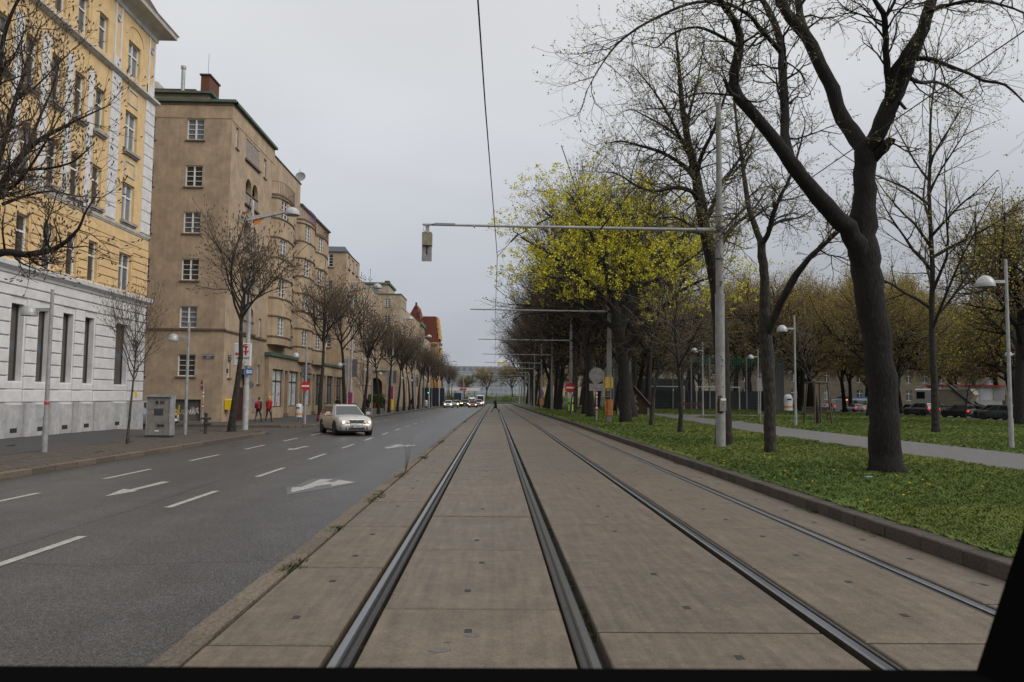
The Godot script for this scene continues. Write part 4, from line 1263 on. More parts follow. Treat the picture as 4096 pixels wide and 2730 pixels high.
func build_brown():
	var X := -17.5
	var D := 51.74
	var t := thing("apartment_house", "long brown plaster apartment house with rounded bays and corner street sign", "building")
	# gable side towards the side street
	var W := 16.0
	var f := Face.new(P(X - W, 0, D), Vector3(1, 0, 0), Vector3(0, 0, 1))
	var mb := MB.new()
	var holes := []
	for y in [18.38, 15.26, 12.17, 9.07, 5.97, 2.84]:
		for x in [-20.42, -23.6, -27.0]: holes.append(Rect2(x - X + W, y, 1.12, 1.41))
	holes.append(Rect2(-20.95 - X + W, -0.05, 2.1, 1.4))
	holes.append(Rect2(-25.0 - X + W, -0.05, 2.1, 1.4))
	wall(mb, f, 0, W, -0.4, 20.9, holes, 0.2)
	for h in holes:
		if h.size.x > 2: continue
		window(t, f, h.position.x, h.position.y, 1.12, 1.41, 0.16, "grid", [0, 3, 1, 0, 1, 2, 0][int(h.position.y + h.position.x) % 7] if h.position.y < 18 else 2)
		var s := MB.new()
		fbox(s, f, h.position.x - 0.1, h.position.x + 1.2, h.position.y - 0.1, h.position.y - 0.02, -0.02, 0.09)
		obj("window_sill", s, M.ledge, t)
	for x in [-20.95, -25.0]:
		var gd := MB.new()
		fbox(gd, f, x - X + W, x - X + W + 2.1, -0.05, 1.35, -0.24, -0.18)
		var g := obj("garage_door", gd, M.garage, t)
		if x > -22: graffiti(g, f.at(x - X + W, 0, -0.175))
	# street side
	var L := 31.0
	var fs := Face.new(P(X, 0, D), Vector3(0, 0, -1), Vector3(1, 0, 0))
	var h2 := []
	h2.append(Rect2(0.85, 18.2, 0.55, 1.42))
	h2.append(Rect2(7.3, 18.0, 0.65, 1.42))
	h2.append(Rect2(0.85, 2.8, 0.6, 1.42))
	h2.append(Rect2(7.4, 2.5, 0.6, 1.42))
	h2.append(Rect2(7.4, 5.99, 0.6, 1.35))
	h2.append(Rect2(2.85, -0.1, 2.7, 3.2))
	var lg := []
	for y in [5.9 + 0.15, 9.0, 11.95, 15.0]: lg.append([3.2, y, 2.9, true])
	lg.append([2.95, 18.1, 3.2, false])
	for y in [5.9, 9.0, 12.0]: lg.append([14.9, y, 2.4, true])
	lg.append([14.9, 15.0, 2.4, false])
	for q in lg:
		var bw: float = q[2] / 2 - 0.12
		for k in 2: h2.append(Rect2(q[0] + k * (q[2] / 2 + 0.06) + 0.03, q[1], bw, 1.85 if q[3] else 1.45))
	wall(mb, fs, 0, 10.1, -0.4, 20.9, h2.filter(func(r): return r.position.x < 10), 0.25)
	wall(mb, fs, 10.1, 18.5, -0.4, 20.4, h2.filter(func(r): return r.position.x > 10), 0.25)
	wall(mb, fs, 18.5, L, -0.4, 18.6, [], 0.25)
	for q in lg: loggia(t, fs, mb, q[0], q[1], q[2], q[3])
	for h in h2:
		if h.size.x < 0.7 and h.size.y > 1.3 and h.size.x > 0.5 and (h.position.x < 1 or h.position.x > 7.2) and h.position.x < 9:
			window(t, fs, h.position.x, h.position.y, h.size.x, h.size.y, 0.2, "slim", 0)
			var s := MB.new()
			fbox(s, fs, h.position.x - 0.08, h.position.x + h.size.x + 0.08, h.position.y - 0.1, h.position.y - 0.02, -0.02, 0.08)
			obj("window_sill", s, M.ledge, t)
	obj("wall", mb, M.brown, t)
	var back := MB.new()
	back.box(P(X - 10, 9.0, D + 17), Vector3(19.0, 18.4, 29.0))
	obj("core", back, M.brown, t)
	# double folding gate at the street door
	var dr := MB.new()
	fbox(dr, fs, 2.85, 5.55, -0.1, 2.2, -0.2, -0.16)
	for k in 14: fbox(dr, fs, 2.88 + k * 0.19, 2.98 + k * 0.19, -0.08, 2.2, -0.16, -0.11)
	obj("door", dr, M.reddoor, t)
	# string course and roof edge
	var st := MB.new()
	fbox(st, f, 0, W + 0.1, 5.82, 5.94, -0.02, 0.1)
	fbox(st, fs, 0, 9.3, 5.78, 5.9, -0.02, 0.1)
	obj("string_course", st, M.ledge, t)
	var bd := MB.new()
	fbox(bd, f, 0, W + 0.02, 19.84, 20.75, 0.0, 0.025)
	fbox(bd, fs, 0, 10.1, 19.74, 20.7, 0.0, 0.025)
	obj("frieze", bd, M.brown2, t)
	var ca := MB.new()
	fbox(ca, f, -0.1, W + 0.25, 20.9, 21.08, -0.3, 0.2)
	fbox(ca, fs, 0, 10.1, 20.9, 21.08, -0.3, 0.25)
	fbox(ca, fs, 10.1, 18.6, 20.42, 20.5, -0.3, 0.08)
	fbox(ca, fs, 18.6, L, 18.62, 18.75, -0.3, 0.2)
	obj("roof_edge", ca, M.copper, t)
	var th := MB.new()
	fbox(th, f, 0, W + 0.06, 20.7, 20.9, 0.0, 0.06)
	obj("string_course", th, M.ledge, t)
	# flat roof and set-back attic
	var rf := MB.new()
	rf.quad(P(X - W, 20.88, D), P(X, 20.88, D), P(X, 20.88, D + 10.1), P(X - W, 20.88, D + 10.1))
	rf.quad(P(X - W, 18.58, D + 10.1), P(X, 18.58, D + 10.1), P(X, 18.58, D + L), P(X - W, 18.58, D + L))
	obj("roof", rf, M.slate, t)
	var at := MB.new()
	var fa := Face.new(P(-31.0, 0, D + 1.6), Vector3(1, 0, 0), Vector3(0, 0, 1))
	wall(at, fa, 0, 11.3, 20.88, 22.05, [], 0.2)
	wall(at, Face.new(P(-19.7, 0, D + 1.6), Vector3(0, 0, -1), Vector3(1, 0, 0)), 0, 6.5, 20.88, 22.05, [], 0.2)
	var ao := obj("attic", at, M.brown2, t)
	var ac := MB.new()
	ac.box(P(-25.2, 22.12, D + 5.0), Vector3(11.6, 0.14, 7.4))
	obj("roof_edge", ac, M.copper, ao)
	var dw := MB.new()
	dw.lathe(fa.at(9.25, 20.95, 0.0), [Vector2(0.001, 0.02), Vector2(0.42, 0.02), Vector2(0.42, 0.06), Vector2(0.5, 0.06), Vector2(0.5, 0.0)], 20, Basis(Vector3(1, 0, 0), Vector3(0, 0, 1), Vector3(0, -1, 0)))
	obj("round_window", dw, M.glass2, ao)
	var ch := MB.new()
	ch.box(P(-20.25, 22.9, D + 3.3), Vector3(0.6, 1.6, 1.9))
	ch.box(P(-23.6, 22.45, D + 2.6), Vector3(5.4, 0.55, 0.4))
	obj("chimney", ch, M.brick, ao)
	var cp := MB.new()
	cp.box(P(-20.25, 23.74, D + 3.3), Vector3(0.76, 0.1, 2.06))
	cp.rod(P(-20.3, 23.7, D + 3.0), P(-20.3, 25.5, D + 3.0), 0.012, 4)
	cp.rod(P(-21.9, 22.2, D + 2.6), P(-21.9, 24.2, D + 2.6), 0.012, 4)
	obj("chimney_cap", cp, M.darkmetal, ao)
	var fl := MB.new()
	fl.rod(P(-21.75, 22.1, D + 2.3), P(-21.75, 24.1, D + 2.3), 0.13, 12)
	fl.rod(P(-21.75, 24.1, D + 2.3), P(-21.75, 24.28, D + 2.3), 0.18, 12)
	obj("flue_pipe", fl, M.aluminium, ao)
	var gb := MB.new()
	gb.ext(PackedVector2Array([Vector2(-30, 22.1), Vector2(-22.7, 22.1), Vector2(-25.5, 25.0), Vector2(-30, 26.5)]), P(0, 0, D + 7.0), Vector3(1, 0, 0), Vector3(0, 1, 0), 6.0)
	obj("gable", gb, M.trim, ao)
	# rounded bays
	bow(t, X, 61.4, 66.4, 5.6, 17.35, 0.85, [15.55, 12.45, 9.3, 6.3], 0)
	bow(t, X, 69.3, 74.3, 4.6, 17.2, 0.85, [15.3, 12.2, 9.1, 6.0], 1)
	bow(t, X, 74.7, 79.7, 4.6, 17.0, 0.85, [15.3, 12.2, 9.1, 6.0], 2)
	var dish := MB.new()
	dish.lathe(P(X + 0.1, 20.95, D + 18.0), [Vector2(0.001, 0.0), Vector2(0.28, 0.04), Vector2(0.46, 0.12)], 18, Basis(Vector3.RIGHT, PI / 2.4))
	dish.rod(P(X + 0.0, 20.4, D + 18.1), P(X + 0.0, 21.7, D + 18.1), 0.025, 5)
	obj("satellite_dish", dish, M.polegrey, t)
	# shops: low block that stands a little forward
	var sh := MB.new()
	var fp := Face.new(P(X + 0.33, 0, 61.0), Vector3(0, 0, -1), Vector3(1, 0, 0))
	var sw := []
	for k in 6: sw.append(Rect2(1.05 + k * 5.0, 0.72, 3.2, 3.0))
	for k in 5: sw.append(Rect2(4.65 + k * 5.0, -0.2, 1.0, 3.9))
	wall(sh, fp, 0, 30.1, -0.5, 4.7, sw, 0.3)
	sh.quad(P(X - 3.0, 4.7, 61.0), P(X + 0.33, 4.7, 61.0), P(X + 0.33, 4.7, 91.1), P(X - 3.0, 4.7, 91.1))
	wall(sh, Face.new(P(X, 0, 61.0), Vector3(1, 0, 0), Vector3(0, 0, 1)), 0, 0.33, -0.5, 4.7, [], 0.1)
	var so := obj("shop_front", sh, M.brown2, t)
	var sc := MB.new()
	fbox(sc, fp, -0.2, 30.2, 4.7, 4.95, -0.4, 0.16)
	obj("roof_edge", sc, M.copper, so)
	for k in 6:
		var r: Rect2 = sw[k]
		shop_window(so, fp, r, k)
	for k in 5:
		var r: Rect2 = sw[6 + k]
		var q := MB.new()
		fbox(q, fp, r.position.x, r.end.x, -0.3, 3.7, -0.34, -0.28)
		obj("shop_door", q, M.reddoor if k == 1 else M.darkframe, so)
		var sp := MB.new()
		fbox(sp, fp, r.position.x - 0.1, r.end.x + 0.1, -0.3, 0.02 + fall(62 + r.position.x), -0.28, 0.4)
		fbox(sp, fp, r.position.x - 0.1, r.end.x + 0.1, 0.02 + fall(62 + r.position.x), 0.2, -0.28, 0.1)
		obj("door_step", sp, M.granite2, so)
	# street signs
	sign_plate(P(-18.82, 4.0, D + -0.03), 0.75, 0.27, ["5. Brandmayer-", "gasse"], Vector3.ZERO, "dark blue street name plate on the brown gable wall")
	sign_plate(P(X + 0.03, 3.95, 52.6), 0.55, 0.36, [], Vector3(0, PI / 2, 0), "dark blue street name plate round the corner on the street front")
	var nb := MB.new()
	fbox(nb, fs, 0.62, 0.92, 3.1, 3.38, 0.0, 0.03)
	one("house_number", "small blue house number plate on the brown street front", "sign", nb, M.ink_navy)

func sign_plate(at: Vector3, w: float, h: float, lines: Array, rot: Vector3, label: String):
	var t := thing("street_sign", label, "sign", at)
	t.rotation = rot
	var mb := MB.new()
	mb.bev(Vector3(w / 2, h / 2, 0.012), Vector3(w, 0.02, h), 0.004, Basis(Vector3(1, 0, 0), PI / 2))
	obj("plate", mb, M.ink_navy, t)
	var bd := MB.new()
	for e in [[w / 2, 0.02, w - 0.03, 0.01], [w / 2, h - 0.02, w - 0.03, 0.01]]: bd.box(Vector3(e[0], e[1], 0.025), Vector3(e[2], e[3], 0.004))
	for x in [0.02, w - 0.02]: bd.box(Vector3(x, h / 2, 0.025), Vector3(0.01, h - 0.05, 0.004))
	obj("border", bd, M.ink_white, t)
	if lines.is_empty():
		for e in [[0.5, 0.68, 0.66], [0.5, 0.32, 0.34]]:
			var pb := MB.new()
			pb.box(Vector3(w * e[0], h * e[1], 0.024), Vector3(w * e[2], h * 0.2, 0.004))
			obj("print_line", pb, M.ink_grey, t)
	for i in lines.size():
		text(lines[i], h * 0.24, M.ink_white, t, "lettering", Vector3(w / 2, h * (0.68 - 0.36 * i), 0.026), Vector3.ZERO, true)

func graffiti(g: Node, o: Vector3):
	# sprayed letters: strokes of thin paint
	var letters := [[[0.0, 0.1], [0.08, 0.42], [0.02, 0.2], [0.16, 0.26]], [[0.14, 0.3], [0.05, 0.34], [0.0, 0.2], [0.06, 0.06], [0.14, 0.1], [0.14, 0.3]], [[0.04, 0.62], [0.02, 0.1], [0.14, 0.06]], [[0.13, 0.3], [0.03, 0.28], [0.0, 0.14], [0.1, 0.04], [0.15, 0.2], [0.13, 0.3]], [[0.15, 0.32], [0.03, 0.3], [0.0, 0.12], [0.15, 0.06]], [[0.12, 0.3], [0.0, 0.2], [0.1, 0.05], [0.14, 0.36], [0.2, 0.04]], [[0.0, 0.48], [0.06, 0.05], [0.12, 0.36], [0.2, 0.02], [0.1, 0.5]], [[0.0, 0.1], [0.2, 0.44], [0.02, 0.4], [0.22, 0.08], [0.12, 0.5]]]
	var names := ["ink_yellow", "ink_yellow", "ink_yellow", "ink_grey", "ink_yellow", "ink_white", "ink_white", "ink_white"]
	for i in 8:
		var mb := MB.new()
		var l: Array = letters[i]
		for q in l.size() - 1:
			var A := Vector2(l[q][0] + 0.2 + i * 0.215, l[q][1] + 0.36)
			var B := Vector2(l[q + 1][0] + 0.2 + i * 0.215, l[q + 1][1] + 0.36)
			var t := (B - A).normalized() * (0.034 if i < 5 else 0.018)
			var nn := Vector2(-t.y, t.x)
			mb.ext(PackedVector2Array([A + nn - t * 0.5, A - nn - t * 0.5, B - nn + t * 0.5, B + nn + t * 0.5]), o + Vector3(0, 0, 0.004 + 0.0012 * (i % 3) + 0.0005 * q), Vector3(1, 0, 0), Vector3(0, 1, 0), 0.0)
		obj("graffiti", mb, M[names[i]], g)

func shop_window(so: Node, fp: Face, r: Rect2, k: int):
	var fr := MB.new()
	var x0 := r.position.x
	var x1 := r.end.x
	var y0 := r.position.y
	var y1 := r.end.y
	var xm := (x0 + x1) / 2
	for e in [[x0, x0 + 0.09, y0, y1], [x1 - 0.09, x1, y0, y1], [xm - 0.05, xm + 0.05, y0, y1], [x0, x1, y0, y0 + 0.08], [x0, x1, y1 - 0.08, y1], [x0, x1, y1 - 0.98, y1 - 0.88]]:
		fbox(fr, fp, e[0], e[1], e[2], e[3], -0.26, -0.17)
	var w := obj("shop_window", fr, M.darkframe, so)
	var rr := RandomNumberGenerator.new()
	rr.seed = 40 + k
	for i in 2:
		for j in 2:
			var a := x0 + 0.09 if i == 0 else xm + 0.05
			var b := xm - 0.05 if i == 0 else x1 - 0.09
			var s := y0 + 0.08 if j == 0 else y1 - 0.88
			var e := y1 - 0.98 if j == 0 else y1 - 0.08
			var pn := MB.new()
			fbox(pn, fp, a, b, s, e, -0.24, -0.22)
			var papered := k < 2 or (k == 2 and j == 0 and i == 1)
			obj("pane", pn, M.poster if papered else M.glass1, w)
			if not papered: continue
			for q in (7 if j == 0 else 3):
				var ink := MB.new()
				var c := Vector2(rr.randf_range(a + 0.2, b - 0.2), rr.randf_range(s + 0.15, e - 0.15))
				var rad := rr.randf_range(0.06, 0.17)
				var pl := PackedVector2Array()
				if rr.randf() < 0.5:
					for z in 10: pl.append(c + Vector2(cos(TAU * z / 10) * rad * 0.9, sin(TAU * z / 10) * rad * 1.2))
				else:
					pl = PackedVector2Array([c + Vector2(-rad, -rad * 0.35), c + Vector2(rad, -rad * 0.35), c + Vector2(rad, rad * 0.35), c + Vector2(-rad, rad * 0.35)])
				ink.ext(pl, fp.at(0, 0, -0.216 + 0.002 * q), fp.u, Vector3.UP, 0.0)
				obj("poster_print", ink, M[["ink_blue", "ink_cyan", "ink_pink", "ink_yellow", "ink_black", "ink_cyan", "ink_sky"][rr.randi() % 7]], w)

func plain_block(called: String, label: String, mat_key: String, xl: float, xr: float, d0: float, d1: float, h: float, side_win: Array, floors: Array, ww := 1.12) -> Node3D:
	# street block with a gable wall towards the camera: windows at side_win on each floor, and slim openings along the street
	var t := thing(called, label, "building")
	var mb := MB.new()
	var f := Face.new(P(xl, 0, d0), Vector3(1, 0, 0), Vector3(0, 0, 1))
	var fs := Face.new(P(xr, 0, d0), Vector3(0, 0, -1), Vector3(1, 0, 0))
	var hs := []
	for y in floors:
		for x in side_win: hs.append(Rect2(x - xl, y, ww, 1.45))
	wall(mb, f, 0, xr - xl, -1.0, h, hs, 0.18)
	for q in hs: window(t, f, q.position.x, q.position.y, ww, 1.45, 0.15, "grid")
	var h2 := []
	for y in floors:
		var d := 1.0
		while d < d1 - d0 - 1.6:
			h2.append(Rect2(d, y, 1.2, 1.45))
			d += 2.6
	wall(mb, fs, 0, d1 - d0, -1.0, h, h2, 0.22)
	for q in h2:
		window(t, fs, q.position.x, q.position.y, 1.2, 1.45, 0.18, "two")
		var s := MB.new()
		fbox(s, fs, q.position.x - 0.08, q.position.x + 1.28, q.position.y - 0.12, q.position.y - 0.02, -0.02, 0.12)
		obj("window_sill", s, M.ledge, t)
	for q in hs:
		var s := MB.new()
		fbox(s, f, q.position.x - 0.08, q.position.x + ww + 0.08, q.position.y - 0.12, q.position.y - 0.02, -0.02, 0.1)
		obj("window_sill", s, M.ledge, t)
	mb.quad(P(xl, h, d0), P(xr, h, d0), P(xr, h, d1), P(xl, h, d1))
	mb.quad(P(xr, -1, d1), P(xl, -1, d1), P(xl, h, d1), P(xr, h, d1))
	obj("wall", mb, M[mat_key], t)
	return t

func build_row():
	# block beyond the long house, its gable seen past the rounded bays
	var b := plain_block("stair_house", "brown block with slate roof edge next after the rounded bays", "brown2", -22.5, -17.2, 91.2, 100.0, 18.2, [-19.78], [16.45, 13.4, 10.3, 7.2], 1.05)
	var rf := MB.new()
	rf.quad(P(-22.7, 18.2, 91.0), P(-17.1, 18.2, 91.0), P(-17.6, 19.0, 92.2), P(-22.7, 19.0, 92.2))
	rf.quad(P(-17.1, 18.2, 91.0), P(-17.1, 18.2, 100.1), P(-17.6, 18.5, 100.0), P(-17.6, 19.0, 92.2))
	rf.quad(P(-22.7, 19.0, 92.2), P(-17.6, 19.0, 92.2), P(-17.6, 18.5, 100.0), P(-22.7, 18.5, 100.0))
	obj("roof", rf, M.slate, b)
	# recessed wing round the court
	plain_block("court_wing", "recessed brown wing behind the street trees", "brown", -30.0, -20.6, 100.1, 144.2, 19.2, [], [16.0, 12.9, 9.8, 6.7, 3.4])
	# block with round attic windows
	var c := plain_block("round_window_house", "pale brown block with round attic windows above the archway", "brown3", -32.0, -17.2, 144.4, 153.5, 20.1, [-23.94, -20.08], [17.9, 14.8, 11.7, 8.6], 1.0)
	var ca := MB.new()
	ca.box(P(-24.6, 20.18, 149.0), Vector3(15.0, 0.16, 9.5))
	obj("roof_edge", ca, M.copper, c)
	var at := MB.new()
	at.box(P(-25.5, 21.2, 151.5), Vector3(11.3, 2.2, 9.0))
	var ao := obj("attic", at, M.brown3, c)
	for x in [-24.08, -22.19]:
		var rw := MB.new()
		rw.lathe(P(x, 21.1, 147.0), [Vector2(0.001, 0.03), Vector2(0.42, 0.03), Vector2(0.42, 0.08), Vector2(0.54, 0.08), Vector2(0.54, 0.0)], 16, Basis(Vector3(1, 0, 0), Vector3(0, 0, 1), Vector3(0, -1, 0)))
		obj("round_window", rw, M.glass2, ao)
	var ac := MB.new()
	ac.box(P(-25.5, 22.45, 151.5), Vector3(11.9, 0.35, 9.6))
	obj("roof_edge", ac, M.copper, ao)
	var ck := MB.new()
	ck.box(P(-20.6, 22.9, 151.0), Vector3(0.9, 1.1, 1.6))
	obj("chimney", ck, M.brick, ao)
	# archway in a low wall across the court
	var aw := MB.new()
	var fa := Face.new(P(-22.5, 0, 135.0), Vector3(1, 0, 0), Vector3(0, 0, 1))
	wall(aw, fa, 0, 5.0, -0.8, 5.8, [Rect2(1.36, -0.8, 2.2, 5.5)], 1.2)
	arch_fill(aw, fa, 1.36, 3.56, 4.7, 0.0, 1.2)
	var awo := thing("archway_wall", "brown wall with tall round archway and green coping behind the trees", "wall")
	obj("wall", aw, M.brown2, awo)
	var dk := MB.new()
	fbox(dk, fa, 1.2, 3.7, -0.8, 4.8, -1.3, -1.22)
	obj("gate", dk, M.darkmetal, awo)
	var acp := MB.new()
	acp.box(P(-20.0, 5.88, 135.5), Vector3(5.3, 0.16, 1.5))
	obj("coping", acp, M.copper, awo)
	plain_block("plaster_house", "tan plaster house between the round window block and the olive block", "brown2", -30.0, -17.4, 153.6, 183.5, 18.4, [], [15.4, 12.4, 9.4, 6.4])
	var dd := plain_block("olive_house", "olive grey block with green copper roof edge", "olive", -30.0, -17.2, 183.6, 193.7, 18.1, [-19.5], [16.2, 13.2, 10.2, 7.2], 0.9)
	var dc := MB.new()
	dc.box(P(-23.4, 18.45, 188.6), Vector3(13.0, 0.7, 10.6))
	obj("roof_edge", dc, M.copper, dd)
	plain_block("tan_house", "narrow tan house before the orange corner house", "brown3", -30.0, -17.3, 193.8, 214.8, 16.0, [], [13.0, 10.0, 7.0, 4.0])
	# orange corner house with steep red roofs
	var e := plain_block("gabled_house", "orange corner house with steep red tiled roofs and rounded cornice", "orange", -30.0, -15.2, 215.0, 232.0, 15.6, [-17.0, -19.0], [12.6, 9.6, 6.6])
	var er := MB.new()
	er.ext(PackedVector2Array([Vector2(-26.0, 15.6), Vector2(-15.2, 15.6), Vector2(-15.85, 18.7), Vector2(-16.1, 23.4), Vector2(-19.6, 23.4), Vector2(-22.0, 19.0)]), P(0, 0, 216.5), Vector3(1, 0, 0), Vector3(0, 1, 0), 12.0)
	obj("roof", er, M.redtile, e)
	var pk := MB.new()
	pk.ext(PackedVector2Array([Vector2(-27.5, 16.0), Vector2(-18.3, 16.0), Vector2(-21.5, 26.7)]), P(0, 0, 214.9), Vector3(1, 0, 0), Vector3(0, 1, 0), 14.0)
	obj("roof", pk, M.redtile, e)
	var gb := MB.new()
	for k in 4: gb.box(P(-15.95 + k * 0.22, 22.6 - k * 1.5, 222.0), Vector3(0.5, 1.5, 9.0))
	obj("stepped_gable", gb, M.orange, e)
	var tw := MB.new()
	tw.lathe(P(-16.6, 0, 217.6), [Vector2(1.5, -1.0), Vector2(1.5, 13.8), Vector2(2.1, 15.2), Vector2(2.2, 16.0), Vector2(0.4, 16.5)], 20)
	obj("corner_bay", tw, M.orange, e)
	var gr := MB.new()
	gr.lathe(P(-16.6, 0, 217.6), [Vector2(1.55, 13.6), Vector2(2.2, 15.1), Vector2(2.3, 16.05)], 20)
	gr.box(P(-22.5, 15.7, 214.8), Vector3(14.0, 0.5, 0.6))
	obj("cornice", gr, M.ledge, e)
	var fi := MB.new()
	for k in 3: fi.box(P(-21.4 + k * 0.9, 26.3 - k * 2.4, 214.7), Vector3(0.5, 1.3, 0.5))
	obj("finial", fi, M.brick, e)
	plain_block("far_house", "last brown house on the left before the far crossing", "brown3", -34.0, -15.8, 232.2, 239.5, 13.0, [], [9.5, 6.5, 3.2])

func build_far():
	# glass office block across the end of the street
	var t := thing("glass_block", "pale blue glass office block closing the end of the street", "building")
	var mb := MB.new()
	mb.box(P(0.0, 5.4, 352.0), Vector3(58.0, 13.6, 40.0))
	obj("wall", mb, M.farglass, t)
	var lm := MB.new()
	for k in 8: lm.box(P(0.0, -0.5 + k * 1.75, 331.95), Vector3(58.0, 0.1, 0.12))
	for k in 30: lm.box(P(-28.5 + k * 1.96, 5.4, 331.93), Vector3(0.07, 13.6, 0.1))
	obj("mullion", lm, M.galv, t)
	var top := MB.new()
	top.box(P(-1.0, 13.4, 356.0), Vector3(52.0, 2.5, 30.0))
	obj("penthouse", top, M.farwall, t)
	for k in 12:
		var w := MB.new()
		w.box(P(-18.0 + k * 2.6, 13.5, 340.9), Vector3(1.1, 1.3, 0.2))
		obj("window", w, M.glass2, t)
	var tw := MB.new()
	tw.box(P(3.0, 15.2, 350.0), Vector3(3.4, 3.0, 3.0))
	obj("stair_tower", tw, M.trim, t)
	var tc := MB.new()
	tc.lathe(P(3.0, 16.7, 350.0), [Vector2(1.6, 0.0), Vector2(1.3, 0.5), Vector2(0.1, 1.0)], 12)
	obj("cap", tc, M.ink_yellow, t)
	# grassy bank with bushes and a green railing across the street end
	struct("embankment", sheet(steps(-60.0, 120.0, 6.0), [244.0, 252.0, 262.0, 275.0, 300.0], func(x, d): return -0.6 + smoothstep(244.0, 268.0, d) * (2.4 + 0.5 * sin(x * 0.21))), M.bank)
	var rl := thing("bridge_railing", "long green railing across the end of the tram track", "railing")
	var rb := MB.new()
	for k in 60: rb.rod(P(-3.5 + k * 0.62, -0.6, 241.5), P(-3.5 + k * 0.62, 0.75, 241.5), 0.05, 4)
	obj("baluster", rb, M.copper, rl).set_meta("kind", "stuff")
	for y in [0.75, 0.15, -0.3]:
		var r := MB.new()
		r.rod(P(-4.0, y, 241.5), P(34.0, y, 241.5), 0.07, 5)
		obj("rail", r, M.copper, rl)
	var wl := MB.new()
	wl.box(P(15.0, -0.45, 243.0), Vector3(38.0, 0.5, 0.4))
	obj("base", wl, M.darkstone0, rl)
	# filling-station canopy on the left of the far crossing
	var gs := thing("station_canopy", "white flat canopy beyond the oncoming traffic", "canopy")
	var gm := MB.new()
	gm.box(P(-12.0, 3.9, 246.0), Vector3(15.0, 0.9, 5.0))
	obj("roof", gm, M.carwhite, gs)
	for x in [-18.0, -12.0, -6.0]:
		var q := MB.new()
		q.rod(P(x, -0.7, 246.0), P(x, 3.5, 246.0), 0.15, 8)
		obj("post", q, M.galv, gs)
	var rb2 := MB.new()
	rb2.box(P(-9.5, 3.9, 243.45), Vector3(2.0, 0.6, 0.1))
	obj("sign_panel", rb2, M.ink_red, gs)
	for k in 3: plain_block("distant_house", ["leftmost", "middle", "rightmost"][k] + " of three dull houses glimpsed far behind the park trunks", ["brown", "olive", "brown3"][k], 14.0 + k * 34.0, 46.0 + k * 34.0, 290.0 + k * 6.0, 302.0 + k * 6.0, 13.0 + k, steps(17.0 + k * 34.0, 43.0 + k * 34.0, 3.2), [9.0, 5.8, 2.4])
	# pale building glimpsed behind the park trees
	var pw := thing("park_house", "pale stone building glimpsed behind the park trees", "building")
	var pb := MB.new()
	var f := Face.new(P(62.0, 0, 205.0), Vector3(1, 0, 0), Vector3(0, 0, 1))
	var hs := []
	for k in 16:
		for y in [2.0, 6.5]: hs.append(Rect2(2.0 + k * 4.3, y, 1.6, 2.6))
	wall(pb, f, 0, 72.0, -2.0, 11.0, hs, 0.3)
	for h in hs: window(pw, f, h.position.x, h.position.y, 1.6, 2.6, 0.25, "tee")
	pb.quad(f.at(0, 11, 0), f.at(72, 11, 0), f.at(72, 11, -12), f.at(0, 11, -12))
	pb.quad(P(62, -2, 217), P(62, -2, 205), P(62, 11, 205), P(62, 11, 217))
	obj("wall", pb, M.parkwall, pw)
	var pr := MB.new()
	pr.quad(f.at(-0.6, 11, 0.6), f.at(72, 11, 0.6), f.at(70, 15, -6), f.at(1, 15, -6))
	obj("roof", pr, M.slate, pw)
	var gw := thing("garden_wall", "low stone garden wall with gate pillars across the park road", "wall")
	var gmb := MB.new()
	gmb.box(P(92.0, -0.2, 140.0), Vector3(38.0, 1.5, 0.5), Basis(Vector3.UP, 0.35))
	obj("wall", gmb, M.darkstone2, gw)
	for k in 3:
		var q := MB.new()
		q.box(P(76.0 + k * 5.0, 0.9, 137.0 - k * 1.7), Vector3(1.1, 3.6, 1.1))
		q.box(P(76.0 + k * 5.0, 2.8, 137.0 - k * 1.7), Vector3(1.4, 0.25, 1.4))
		obj("gate_pillar", q, M.parkwall, gw)

